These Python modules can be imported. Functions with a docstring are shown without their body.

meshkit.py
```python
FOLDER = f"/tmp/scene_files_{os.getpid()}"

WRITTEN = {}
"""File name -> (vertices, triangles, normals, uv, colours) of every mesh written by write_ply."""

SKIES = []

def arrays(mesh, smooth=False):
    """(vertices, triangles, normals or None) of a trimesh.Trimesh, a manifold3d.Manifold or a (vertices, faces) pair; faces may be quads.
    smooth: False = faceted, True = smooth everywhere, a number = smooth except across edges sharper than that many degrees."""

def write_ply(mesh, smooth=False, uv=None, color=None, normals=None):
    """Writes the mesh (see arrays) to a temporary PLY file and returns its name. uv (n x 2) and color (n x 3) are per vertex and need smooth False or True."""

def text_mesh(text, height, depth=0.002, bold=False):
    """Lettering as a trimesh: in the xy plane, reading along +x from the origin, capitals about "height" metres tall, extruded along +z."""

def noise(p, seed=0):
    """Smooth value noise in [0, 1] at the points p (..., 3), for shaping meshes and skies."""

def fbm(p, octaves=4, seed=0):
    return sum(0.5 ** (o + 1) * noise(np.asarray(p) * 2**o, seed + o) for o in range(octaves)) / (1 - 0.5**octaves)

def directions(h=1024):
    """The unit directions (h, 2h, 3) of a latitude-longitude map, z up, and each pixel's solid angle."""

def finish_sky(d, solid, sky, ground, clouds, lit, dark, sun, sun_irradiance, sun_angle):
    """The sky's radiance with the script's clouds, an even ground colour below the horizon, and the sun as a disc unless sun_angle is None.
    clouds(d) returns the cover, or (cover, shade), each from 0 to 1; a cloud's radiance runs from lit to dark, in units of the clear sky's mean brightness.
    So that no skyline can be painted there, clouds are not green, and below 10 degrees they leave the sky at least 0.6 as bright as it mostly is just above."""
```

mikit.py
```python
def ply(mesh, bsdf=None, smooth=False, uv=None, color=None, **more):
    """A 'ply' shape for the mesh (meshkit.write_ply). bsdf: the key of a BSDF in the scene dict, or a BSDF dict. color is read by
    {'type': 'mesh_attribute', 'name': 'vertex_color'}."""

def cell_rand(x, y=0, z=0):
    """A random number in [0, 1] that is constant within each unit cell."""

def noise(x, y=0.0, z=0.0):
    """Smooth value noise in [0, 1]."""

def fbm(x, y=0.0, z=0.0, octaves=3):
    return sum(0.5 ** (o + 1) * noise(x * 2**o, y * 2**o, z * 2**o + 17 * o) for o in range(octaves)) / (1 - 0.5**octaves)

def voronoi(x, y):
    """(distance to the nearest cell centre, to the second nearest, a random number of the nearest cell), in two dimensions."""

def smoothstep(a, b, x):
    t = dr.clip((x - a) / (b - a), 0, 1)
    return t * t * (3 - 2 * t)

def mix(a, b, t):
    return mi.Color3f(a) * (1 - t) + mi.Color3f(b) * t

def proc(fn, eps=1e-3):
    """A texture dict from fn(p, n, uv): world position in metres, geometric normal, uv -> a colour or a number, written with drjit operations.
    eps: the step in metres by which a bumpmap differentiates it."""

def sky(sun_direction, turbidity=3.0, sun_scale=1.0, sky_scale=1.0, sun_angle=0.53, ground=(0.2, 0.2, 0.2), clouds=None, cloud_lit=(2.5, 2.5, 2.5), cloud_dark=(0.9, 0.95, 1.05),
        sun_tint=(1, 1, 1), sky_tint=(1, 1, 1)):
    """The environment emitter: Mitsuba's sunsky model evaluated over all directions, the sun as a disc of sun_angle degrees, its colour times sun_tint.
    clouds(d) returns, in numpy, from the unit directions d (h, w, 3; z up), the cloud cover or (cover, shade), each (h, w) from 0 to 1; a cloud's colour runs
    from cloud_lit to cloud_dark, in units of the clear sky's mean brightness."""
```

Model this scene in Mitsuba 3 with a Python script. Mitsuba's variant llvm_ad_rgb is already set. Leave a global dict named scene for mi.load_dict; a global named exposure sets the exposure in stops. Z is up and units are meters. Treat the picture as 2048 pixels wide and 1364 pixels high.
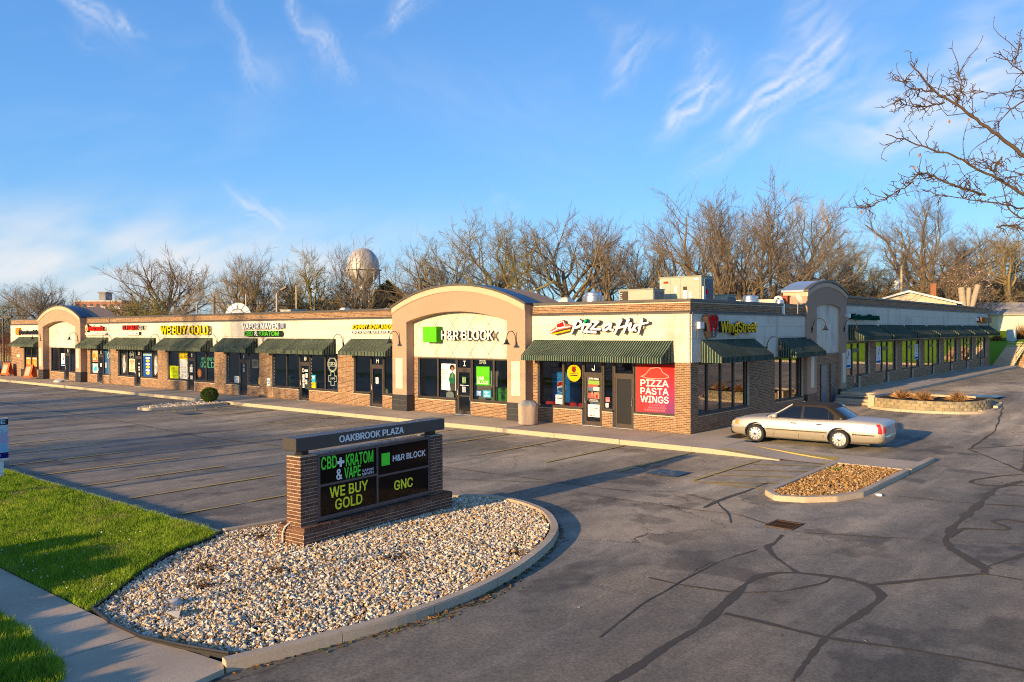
import math, random, numpy as np, trimesh, mitsuba as mi, drjit as dr, mikit, meshkit, manifold3d
from shapely.geometry import Polygon, LineString, Point, box as sbox
from shapely.ops import unary_union
from shapely import affinity
RNG = np.random.default_rng(7)
random.seed(7)
scene, labels = {}, {}
PI = math.pi

# ---------------------------------------------------------------- camera, sky, exposure
CAM = np.array([14.9576, -28.2334, 4.0])
YAW, PITCH, ROLL, FPX = 0.700398, -0.0134457, -0.0041187, 1645.58
_a = np.array([-math.sin(YAW) * math.cos(PITCH), math.cos(YAW) * math.cos(PITCH), math.sin(PITCH)])
_r = np.array([math.cos(YAW), math.sin(YAW), 0.0])
_u = np.cross(_r, _a)
CAM_R, CAM_A = _r, _a
_up = _u * math.cos(ROLL) - _r * math.sin(ROLL)
T = mi.ScalarTransform4f
scene['camera'] = {'type': 'perspective', 'fov': 2 * math.degrees(math.atan(1024 / FPX)), 'fov_axis': 'x', 'near_clip': 0.1, 'far_clip': 4000.0,
                   'to_world': T().look_at(origin=CAM.tolist(), target=(CAM + _a).tolist(), up=_up.tolist())}
exposure = 3.03
SUN = np.array([-0.046, -0.980, 0.186]); SUN /= np.linalg.norm(SUN)


def clouds(d):
    """Thin cirrus: a hazy low veil and long slanting wisps, broken up by noise."""
    az = np.degrees(np.arctan2(d @ _r, d @ np.array([-math.sin(YAW), math.cos(YAW), 0])))
    el = np.degrees(np.arcsin(np.clip(d[..., 2], -1, 1)))
    n1 = meshkit.fbm(np.stack([az * 0.06 + el * 0.05, el * 0.25 - az * 0.03, az * 0], -1), 5, 3)
    n2 = meshkit.fbm(np.stack([az * 0.22 + el * 0.20, el * 0.75 - az * 0.30, az * 0 + 5], -1), 5, 11)
    n3 = meshkit.fbm(np.stack([az * 0.9, el * 0.9, az * 0 + 9], -1), 4, 21)
    cover = np.clip((n1 - 0.52) * 1.2, 0, 1) * np.clip((n2 - 0.35) * 2.2, 0, 1) * 0.25
    low = np.exp(-((el - 4.0) / 3.3) ** 2) * np.clip(0.75 - (az + 14) * 0.035, 0.10, 0.9) * np.clip(0.10 + 1.5 * n2 - .03 * (el - 4), 0, 1.1)
    cover = np.maximum(cover, low * 0.95)
    wx, wy = meshkit.fbm(np.stack([az * .35, el * .35, az * 0 + 2], -1), 3, 5) - .5, meshkit.fbm(np.stack([az * .35, el * .35, az * 0 + 7], -1), 3, 6) - .5
    # (azimuth, elevation, half length, tilt in degrees, half width, strength)
    for i, (a0, e0, hl, tilt, w, s) in enumerate(((17.8, 15.0, 5.2, 36, 1.45, 1.15), (12.2, 15.0, 2.8, 48, 0.9, 1.0), (14.6, 12.2, 3.0, 40, 0.5, 0.5), (26.5, 13.4, 6.5, 10, 2.4, 1.1), (33.0, 11.0, 7.0, 5, 2.0, 0.55),
                                   (-13.2, 19.4, 2.7, -56, 0.5, 0.62), (-11.3, 17.4, 1.4, -62, .35, .5), (-17.8, 18.6, 3.4, -58, 0.75, 0.42), (-28.5, 20.0, 3.6, -38, 0.4, 0.60), (-25.6, 18.6, 1.0, -50, .35, .5), (-8.3, 20.8, 1.9, 42, 0.7, 0.55), (8.0, 17.8, 2.0, 70, 0.9, 0.45), (12.6, 18.0, 1.3, 60, .5, .4),
                                   (-17.0, 7.8, 2.6, -38, 0.75, 0.85), (-0.5, 8.2, 1.2, 60, 0.7, 0.25), (-2.0, 15, 9, -20, 2.5, 0.12), (20.5, 19.0, 5.5, 28, 1.2, .22), (55, 18, 9, 25, 2.0, 0.6), (-60, 16, 10, 14, 2.2, 0.6), (110, 22, 12, 20, 2, .5), (180, 25, 15, 10, 3, .5), (-120, 20, 12, -18, 3, .5))):
        t = math.radians(tilt)
        da = (az - a0 + 180) % 360 - 180 + 2.6 * wx
        de = el - e0 + 1.6 * wy
        u = (da * math.cos(t) + de * math.sin(t)) / hl
        v = (-da * math.sin(t) + de * math.cos(t)) / w
        near = (np.abs(u) < 1.6) & (np.abs(v) < 4)
        if not near.any(): continue
        U, V_ = u[near], v[near]
        q = np.stack([U * 2.2, V_ * 3.4 + U * 1.2, U * 0 + i * 3.1], -1)
        fil = meshkit.fbm(q, 4, 40 + i)
        fil2 = meshkit.fbm(q * [1.2, 3.2, 1], 4, 80 + i)
        taper = 1.0 / (1.15 - 0.75 * np.clip(U, -1, 1))
        m = np.exp(-np.abs(U) ** 2.6) * np.exp(-(V_ / np.maximum(.45, 1.25 * taper)) ** 2) * s * np.clip((fil - .20) * 1.5, 0, 1.2) * (.70 + .5 * fil2)
        cover[near] = np.maximum(cover[near], np.clip(m, 0, .95))
    return np.clip(cover, 0, 0.92), np.clip(0.25 - el * 0.01, 0, 0.3) + 0 * el


scene['sky'] = mikit.sky(SUN, turbidity=3.0, sun_scale=1.0, sky_scale=1.04, sun_angle=0.6, sun_tint=(0.94, 1.0, 1.22), sky_tint=(0.44, 0.78, 1.34), clouds=clouds, cloud_lit=(2.5, 2.5, 2.55), cloud_dark=(1.3, 1.4, 1.6), ground=(0.12, 0.11, 0.10))


# ---------------------------------------------------------------- helpers
def numbered(key):
    if key not in scene and key not in labels:
        return key
    i = 1
    while f'{key}_{i:03d}' in scene or f'{key}_{i:03d}' in labels:
        i += 1
    return f'{key}_{i:03d}'


_next = {}


def fresh(key):
    if key not in _next:
        _next[key] = 0
        return key
    _next[key] += 1
    return f'{key}_{_next[key]:03d}'


def mat(name, color, rough=0.6, metallic=0.0, spec=0.5, **k):
    key = 'mat_' + name
    if key not in scene:
        c = color if isinstance(color, dict) else {'type': 'rgb', 'value': list(map(float, color))}
        b = {'type': 'principled', 'base_color': c, 'roughness': rough, 'metallic': metallic, 'specular': spec, **k}
        scene[key] = {'type': 'twosided', 'bsdf': b}
    return key


def matte(name, color):
    key = 'mat_' + name
    if key not in scene:
        c = color if isinstance(color, dict) else {'type': 'rgb', 'value': list(map(float, color))}
        scene[key] = {'type': 'twosided', 'bsdf': {'type': 'diffuse', 'reflectance': c}}
    return key


VC = {'type': 'mesh_attribute', 'name': 'vertex_color'}


class MB:
    """Collects pieces of geometry into one mesh."""

    def __init__(s):
        s.v, s.f, s.c, s.n = [], [], [], 0

    def add(s, v, f, c=None):
        v, f = np.asarray(v, float), np.asarray(f, int)
        if f.shape[1] == 4:
            f = np.vstack([f[:, [0, 1, 2]], f[:, [0, 2, 3]]])
        s.v.append(v)
        s.f.append(f + s.n)
        s.n += len(v)
        if c is not None:
            s.c.append(np.broadcast_to(np.asarray(c, float), (len(v), 3)))
        return s

    def mesh(s, m, c=None):
        return s.add(m.vertices, m.faces, c)

    BF = np.array([[0, 2, 3, 1], [4, 5, 7, 6], [0, 1, 5, 4], [2, 6, 7, 3], [0, 4, 6, 2], [1, 3, 7, 5]])

    def box(s, x0, x1, y0, y1, z0, z1, c=None):
        v = np.array([[x, y, z] for z in (z0, z1) for y in (y0, y1) for x in (x0, x1)], float)
        return s.add(v, s.BF, c)

    def rbox(s, x0, x1, y0, y1, z0, z1, b=0.02, c=None):
        """A box with chamfered edges."""
        pts = []
        for sx in (0, 1):
            for sy in (0, 1):
                for sz in (0, 1):
                    X, Y, Z = (x0, x1)[sx], (y0, y1)[sy], (z0, z1)[sz]
                    ix, iy, iz = (1, -1)[sx] * b, (1, -1)[sy] * b, (1, -1)[sz] * b
                    pts += [(X, Y + iy, Z + iz), (X + ix, Y, Z + iz), (X + ix, Y + iy, Z)]
        h = trimesh.convex.convex_hull(np.array(pts))
        return s.mesh(h, c)

    def quad(s, a, b, c_, d, c=None):
        return s.add([a, b, c_, d], [[0, 1, 2, 3]], c)

    def prism(s, poly, h0, h1, c=None):
        """A shapely polygon in local (x, y), extruded along z from h0 to h1."""
        for g in getattr(poly, 'geoms', [poly]):
            if g.is_empty or g.area < 1e-7 or g.geom_type != 'Polygon':
                continue
            m = trimesh.creation.extrude_polygon(g, h1 - h0, engine='earcut')
            s.add(m.vertices + [0, 0, h0], m.faces, c)
        return s

    def tube(s, pts, r, sides=8, c=None, cap=True):
        p = np.asarray(pts, float)
        r = np.broadcast_to(np.asarray(r, float), (len(p),))
        t = np.gradient(p, axis=0)
        t /= np.linalg.norm(t, axis=1, keepdims=True) + 1e-12
        ref = np.array([0.31, 0.17, 0.93]) if abs(t[0] @ np.array([0.31, 0.17, 0.93])) < 0.9 else np.array([1.0, 0.1, 0])
        a = np.cross(t, ref)
        a /= np.linalg.norm(a, axis=1, keepdims=True) + 1e-12
        b = np.cross(t, a)
        g = np.arange(sides) * 2 * PI / sides
        v = p[:, None] + r[:, None, None] * (np.cos(g)[None, :, None] * a[:, None] + np.sin(g)[None, :, None] * b[:, None])
        i, j = np.meshgrid(np.arange(len(p) - 1), np.arange(sides), indexing='ij')
        q = np.stack([i * sides + j, i * sides + (j + 1) % sides, (i + 1) * sides + (j + 1) % sides, (i + 1) * sides + j], -1).reshape(-1, 4)
        s.add(v.reshape(-1, 3), q, c)
        if cap:
            for k, fl in ((0, 1), (len(p) - 1, 0)):
                ring = v[k]
                f = [[0, 1 + (n + fl) % sides, 1 + (n + 1 - fl) % sides] for n in range(sides)]
                s.add(np.vstack([p[k][None], ring]), f, c)
        return s

    def lathe(s, prof, center=(0, 0, 0), sides=20, c=None):
        """(radius, z) pairs turned about z."""
        prof = np.asarray(prof, float)
        g = np.arange(sides) * 2 * PI / sides
        v = np.stack([prof[:, None, 0] * np.cos(g), prof[:, None, 0] * np.sin(g), np.repeat(prof[:, None, 1], sides, 1)], -1).reshape(-1, 3) + np.asarray(center, float)
        i, j = np.meshgrid(np.arange(len(prof) - 1), np.arange(sides), indexing='ij')
        q = np.stack([i * sides + j, i * sides + (j + 1) % sides, (i + 1) * sides + (j + 1) % sides, (i + 1) * sides + j], -1).reshape(-1, 4)
        return s.add(v, q, c)

    def xf(s, M):
        """Transforms everything by the 3x4 matrix (columns: axes, then origin)."""
        M = np.asarray(M, float)
        flip = np.linalg.det(M[:, :3]) < 0
        s.v = [v @ M[:, :3].T + M[:, 3] for v in s.v]
        if flip:
            s.f = [f[:, ::-1] for f in s.f]
        return s

    def arrays(s):
        return np.vstack(s.v), np.vstack(s.f)

    def color(s):
        return np.vstack(s.c) if s.c else None


def frame(X, Y, Z, O):
    return np.stack([X, Y, Z, O], 1).astype(float)


FRONT = frame((1, 0, 0), (0, -1, 0), (0, 0, 1), (0, 0, 0))     # local (along, outward, up) on the front wall
SIDE = frame((0, 1, 0), (1, 0, 0), (0, 0, 1), (0, 0, 0))       # the same on the long right wall
FRONT_T = frame((1, 0, 0), (0, 0, 1), (0, -1, 0), (0, 0, 0))   # local (along, up, outward)
SIDE_T = frame((0, 1, 0), (0, 0, 1), (1, 0, 0), (0, 0, 0))


def at(M, s_, o, z=0.0):
    """Frame M moved to a local origin (s_, o, z) in M's own axes."""
    M = np.asarray(M, float)
    return np.hstack([M[:, :3], (M[:, 3] + M[:, :3] @ np.array([s_, o, z]))[:, None]])


def put(name, mb, m, parent=None, M=None, smooth=False, to_world=None, uv=None, **tags):
    key = fresh(parent + '__' + name if parent else name)
    if isinstance(mb, MB):
        if M is not None:
            mb.xf(M)
        col = mb.color()
        d = mikit.ply(mb.arrays(), m, smooth=(True if (smooth and col is not None) else smooth), color=col, uv=uv)
    else:
        d = dict(mb)
    if to_world is not None:
        d['to_world'] = to_world
    scene[key] = d
    if tags:
        tag(key, **tags)
    return key


def tag(key, label=None, cat=None, group=None, kind=None):
    e = {}
    if label: e['label'] = label
    if cat: e['category'] = cat
    if group: e['group'] = group
    if kind: e['kind'] = kind
    labels[key] = e
    return key


def thing(name, label, cat, group=None):
    key = fresh(name)
    return tag(key, label, cat, group)


_texts = {}


def text(txt, height, width=None, depth=0.01, bold=True):
    """(vertices, faces) of lettering from the origin, squeezed to the given width."""
    k = (txt, bold)
    if k not in _texts:
        m = meshkit.text_mesh(txt, 1.0, 1.0, bold)
        _texts[k] = (np.array(m.vertices), np.array(m.faces))
    v, f = _texts[k]
    v = v.copy()
    x0, x1 = v[:, 0].min(), v[:, 0].max()
    sx = height if width is None else width / (x1 - x0)
    v[:, 0] = (v[:, 0] - x0) * sx
    v[:, 1] *= height
    v[:, 2] *= depth
    return v, f


def sheet(poly, z, mb=None, step=None):
    """A flat polygon in the ground plane."""
    mb = mb or MB()
    for g in getattr(poly, 'geoms', [poly]):
        if g.is_empty or g.geom_type != 'Polygon': continue
        v, f = trimesh.creation.triangulate_polygon(g, engine='earcut')
        mb.add(np.column_stack([v, np.full(len(v), z)]), f)
    return mb


def ss(a, b, x):
    t = np.clip((np.asarray(x, float) - a) / (b - a), 0, 1)
    return t * t * (3 - 2 * t)
# ---------------------------------------------------------------- materials
N_, F_, SS_, MIX_ = mikit.noise, mikit.fbm, mikit.smoothstep, mikit.mix


def t_asphalt(p, n, uv):
    big = F_(p.x * 0.16, p.y * 0.16, 1.0, octaves=4)
    mid = F_(p.x * 1.3 + 7, p.y * 0.5, 3.0, octaves=4)
    blot = F_(p.x * 4.2, p.y * 3.1, 12.0, octaves=3)
    fine = N_(p.x * 38, p.y * 38, 0.0)
    grit = N_(p.x * 95, p.y * 95, 4.0)
    warm = F_(p.x * 0.5 + 4, p.y * 0.3, 15.0, octaves=3)
    streak = F_(p.x * 3.2 + 0.6 * mid, p.y * 0.25, 8.0, octaves=4)
    v = 0.155 * (0.55 + 0.72 * big) * (0.62 + 0.76 * mid) * (0.80 + 0.40 * blot) * (0.74 + 0.52 * fine)
    v = v + 0.040 * SS_(0.72, 0.95, grit) + 0.030 * SS_(0.58, 0.80, streak)
    stain = SS_(0.64, 0.74, F_(p.x * 0.9 + 31, p.y * 0.8, 2.0, octaves=4))
    wear = SS_(0.50, 0.72, F_(p.x * 0.35 + 3, p.y * 0.12, 6.0, octaves=3)) * SS_(-22.0, -6.0, p.y)
    crk1, crk2, cr = mikit.voronoi(p.x * 0.42 + 0.35 * mid + 0.10 * blot, p.y * 0.42 + 0.35 * big + 0.10 * fine)
    crack = (1 - SS_(0.004, 0.016, crk2 - crk1)) * SS_(0.42, 0.60, big)
    v = v * (1 + 0.55 * wear) * (1 - 0.35 * stain) * (1 - 0.65 * crack)
    return MIX_((1.06, 0.98, 0.82), (1.20, 1.00, 0.72), SS_(0.3, 0.7, big * 0.4 + mid * 0.2 + warm * 0.4)) * v * (0.86 + 0.28 * warm)


def t_concrete(p, n, uv):
    big = F_(p.x * 0.8, p.y * 0.8, p.z * 0.8, octaves=4)
    fine = N_(p.x * 60, p.y * 60, p.z * 60)
    v = 0.52 * (0.72 + 0.40 * big) * (0.88 + 0.24 * fine)
    return mi.Color3f(1.10, 0.89, 0.65) * v


def t_stucco(p, n, uv):
    big = F_(p.x * 0.5, p.y * 0.5, p.z * 0.7, octaves=4)
    fine = N_(p.x * 45, p.y * 45, p.z * 45)
    drip = SS_(0.60, 0.85, F_((p.x + p.y) * 2.2, p.z * 0.35, 3.0, octaves=3))
    v = (0.86 + 0.20 * big) * (0.95 + 0.10 * fine) * (1 - 0.20 * drip) * (1 - 0.16 * SS_(0.62, 0.8, F_(p.x * 1.4, p.y * 1.4, p.z * 1.1 + 9, octaves=4)))
    return mi.Color3f(0.71, 0.665, 0.55) * v


def t_tan(p, n, uv):
    big = F_(p.x * 0.6, p.y * 0.6, p.z * 0.8, octaves=3)
    fine = N_(p.x * 50, p.y * 50, p.z * 50)
    v = (0.88 + 0.18 * big) * (0.94 + 0.12 * fine)
    return mi.Color3f(0.43, 0.30, 0.215) * v


def t_soil(p, n, uv):
    big = F_(p.x * 0.5, p.y * 0.5, 2.0, octaves=4)
    fine = F_(p.x * 18, p.y * 18, 5.0, octaves=2)
    return MIX_((0.045, 0.085, 0.012), (0.085, 0.13, 0.02), big) * (0.6 + 0.8 * fine)


def t_stripe(p, n, uv):
    w = uv.x / 0.112
    w = w - dr.floor(w)
    s = SS_(0.68, 0.72, w) * (1 - SS_(0.90, 0.94, w))
    dirt = F_(p.x * 1.3, p.y * 1.3, p.z * 2.0, octaves=3)
    return MIX_((0.017, 0.046, 0.041), (0.30, 0.28, 0.19), s) * (0.65 + 0.7 * dirt)


def t_far(p, n, uv):
    big = F_(p.x * 0.05, p.y * 0.05, 2.0, octaves=4)
    return MIX_((0.07, 0.075, 0.03), (0.14, 0.11, 0.06), big)


def t_bark(p, n, uv):
    big = F_(p.x * 0.11, p.y * 0.11, p.z * 0.2, octaves=2)
    f = N_(p.x * 6, p.y * 6, p.z * 2.5)
    return MIX_((0.115, 0.080, 0.052), (0.20, 0.145, 0.085), big) * (0.65 + 0.6 * f)


ASPHALT = mat('asphalt', mikit.proc(t_asphalt), 0.75, spec=0.35)
CONC = matte('concrete', mikit.proc(t_concrete))
STUCCO = matte('stucco', mikit.proc(t_stucco))
TAN = matte('tan_stucco', mikit.proc(t_tan))
SOIL = matte('soil', mikit.proc(t_soil))
FARG = matte('far_ground', mikit.proc(t_far))
AWN = matte('awning_canvas', mikit.proc(t_stripe))
BARK = matte('bark', mikit.proc(t_bark))
VCOL = matte('vertex_paint', VC)
BRICK = mat('brick', VC, 0.85, spec=0.25)
MORTAR = matte('mortar', (0.60, 0.52, 0.42))
JOINT = matte('joint', (0.22, 0.19, 0.15))
TRIM = matte('trim_stucco', (0.60, 0.44, 0.31))
CREAM = matte('cream_panel', (0.70, 0.63, 0.49))
BRONZE = mat('bronze', (0.060, 0.045, 0.036), 0.45, metallic=0.2)
COPING = mat('coping', (0.085, 0.075, 0.064), 0.5)
ROOFM = mat('roof_metal', (0.012, 0.035, 0.085), 0.35, spec=0.35)
ROOF = matte('roof_membrane', (0.30, 0.29, 0.28))
BLACKT = mat('black_tile', (0.035, 0.036, 0.040), 0.4)
BLACK = mat('black', (0.012, 0.012, 0.014), 0.35)
WHITE = matte('white', (0.78, 0.78, 0.76))
YELLOWP = matte('yellow_paint', (0.55, 0.39, 0.13))
CREAMP = matte('cream_paint', (0.50, 0.42, 0.29))
BLUEP = matte('blue_paint', (0.085, 0.14, 0.19))
TAR = mat('tar', (0.066, 0.062, 0.057), 0.9, spec=.15)
STEEL = mat('steel', (0.55, 0.56, 0.57), 0.32, metallic=0.9)
HVACM = matte('hvac_beige', (0.42, 0.43, 0.34))
DARKIN = matte('interior_dark', (0.10, 0.10, 0.11))
INWALL = matte('interior_wall', (0.24, 0.31, 0.34))
INFLOOR = matte('interior_floor', (0.24, 0.25, 0.26))
LAMPB = mat('lamp_black', (.018, .016, .016), .6, spec=.3)
SIGNRET = mat('sign_return', (0.040, 0.030, 0.026), 0.5)
scene['mat_glass'] = {'type': 'thindielectric', 'int_ior': 1.75, 'specular_transmittance': {'type': 'rgb', 'value': [0.60, 0.72, 0.80]}, 'specular_reflectance': {'type': 'rgb', 'value': [0.85, 0.95, 1.0]}}
scene['mat_mirror_glass'] = {'type': 'thindielectric', 'int_ior': 2.2, 'specular_transmittance': {'type': 'rgb', 'value': [0.16, 0.17, 0.17]}}
GLASS, MGLASS = 'mat_glass', 'mat_mirror_glass'
GREEN = matte('sign_green', (0.10, 0.52, 0.02))
YELLOW = matte('sign_yellow', (0.80, 0.62, 0.01))
RED = matte('sign_red', (0.62, 0.02, 0.02))
ORANGE = matte('sign_orange', (0.75, 0.22, 0.03))
BLUE = matte('sign_blue', (0.02, 0.12, 0.40))
CYAN = matte('sign_cyan', (0.05, 0.40, 0.62))
GREY = matte('grey', (0.30, 0.30, 0.30))
LGREY = matte('light_grey', (0.55, 0.55, 0.54))
# ---------------------------------------------------------------- ground, lots, pavements
def H(x, y):
    """Height of the asphalt."""
    x, y = np.asarray(x, float), np.asarray(y, float)
    lane = -0.2 + 0.72 * ss(3, 27, y)
    low = -0.2 + 0.22 * ss(2, 14, y)
    up = ss(15.3, 16.1 + 6 * np.clip(x - 6.2, 0, 3), y)
    lot = low * (1 - up) + 0.5 * up
    w = ss(6.6, 9.0, x)
    return lot * (1 - w) + lane * w


def hill(x, y):
    x, y = np.asarray(x, float), np.asarray(y, float)
    return (0.95 * ss(56.9, 57.6, y) + 2.2 * ss(57.4, 66, y) + 0.9 * ss(66, 84, y) + 2.0 * ss(84, 220, y)) * ss(-45, -10, x) + 0.6 * ss(60, 200, y) * ss(-10, -45, x)


def grid(xs, ys, zf, mb=None):
    X, Y = np.meshgrid(xs, ys, indexing='ij')
    V = np.stack([X, Y, zf(X, Y)], -1).reshape(-1, 3)
    ny = len(ys)
    i, j = np.meshgrid(np.arange(len(xs) - 1), np.arange(ny - 1), indexing='ij')
    q = np.stack([i * ny + j, (i + 1) * ny + j, (i + 1) * ny + j + 1, i * ny + j + 1], -1).reshape(-1, 4)
    return (mb or MB()).add(V, q)


_lx = np.concatenate([[-2500, -1200, -600, -350], np.arange(-220, -60, 20), np.arange(-60, 60, 4), np.arange(60, 240, 20), [350, 600, 1200, 2500]])
_ly = np.concatenate([[-2500, -1200, -600, -300, -150, -90, -60, 0, 40, 52, 55, 56.5], np.arange(57, 60, 0.3), np.arange(60, 84, 2), np.arange(84, 240, 12), [300, 500, 900, 1600, 2500]])
put('ground', grid(_lx, _ly, lambda x, y: -0.42 + hill(x, y)), FARG, smooth=True, kind='structure', label='dry grassy ground reaching to the far trees')
_ax = np.concatenate([np.arange(-150, -6, 6), np.arange(-6, 14, 0.4), np.arange(14, 46, 4)])
_ay = np.concatenate([np.arange(-64, -4, 5), np.arange(-4, 30, 0.4), np.arange(30, 57.5, 2)])
put('parking_lot', grid(_ax, _ay, H), ASPHALT, smooth=True, kind='structure', label='worn grey asphalt lot with dark sealed cracks')
# lawn on the rising ground beyond the long wing
_hl = lambda x, y: -0.37 + hill(x, y)
put('hillside_lawn', grid(np.arange(-4, 48, 2.0), np.concatenate([np.arange(57.15, 60, 0.25), np.arange(60, 84, 1.0)]), _hl), matte('lawn', (0.16, 0.30, 0.030)), smooth=True, kind='structure', label='sunlit green lawn rising beyond the long wing')
put('garden_path', grid(np.arange(-4, 48, 2.0), np.array([66.4, 67.4]), lambda x, y: _hl(x, y) + 0.02), CONC, kind='structure', label='narrow pale path crossing the far lawn')
hk = MB()
for i in range(16):
    hk.box(2.6 + i * 2.6, 2.6 + i * 2.6 + 2.58, 56.8, 57.12, 0.2, 0.68)
put('kerb', hk, CONC, kind='structure', label='low concrete kerb at the foot of the far lawn')


def strip(pts, w, lift=0.004, wav=0.0, seed=0):
    """A ribbon on the asphalt along a polyline."""
    P = np.array(pts, float)
    L = np.concatenate([[0], np.cumsum(np.hypot(*np.diff(P, axis=0).T))])
    n = max(2, int(L[-1] / (0.22 if wav < .5 else 0.07)))
    s_ = np.linspace(0, L[-1], n)
    Q = np.stack([np.interp(s_, L, P[:, 0]), np.interp(s_, L, P[:, 1])], -1)
    if len(P) > 2:
        for _ in range(3):
            Q[1:-1] = 0.25 * Q[:-2] + 0.5 * Q[1:-1] + 0.25 * Q[2:]
    t = np.gradient(Q, axis=0)
    t /= np.linalg.norm(t, axis=1, keepdims=True) + 1e-9
    nrm = np.stack([-t[:, 1], t[:, 0]], -1)
    hw = 0.5 * w * (1 + wav * (2 * meshkit.noise(np.stack([s_ * 1.7, s_ * 0 + seed, s_ * 0], -1)) - 1) + 0.45 * wav * (2 * meshkit.noise(np.stack([s_ * 9, s_ * 0 + seed, s_ * 0 + 3], -1)) - 1))
    Q = Q + nrm * (wav * 0.12 * (meshkit.noise(np.stack([s_ * 1.2, s_ * 0 + seed + 40, s_ * 0], -1)) - 0.5))[:, None]
    A, B = Q + nrm * hw[:, None], Q - nrm * hw[:, None]
    V = np.vstack([A, B])
    V = np.column_stack([V, H(V[:, 0], V[:, 1]) + lift])
    k = np.arange(n - 1)
    return MB().add(V, np.stack([k, k + n, k + n + 1, k + 1], -1))


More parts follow.
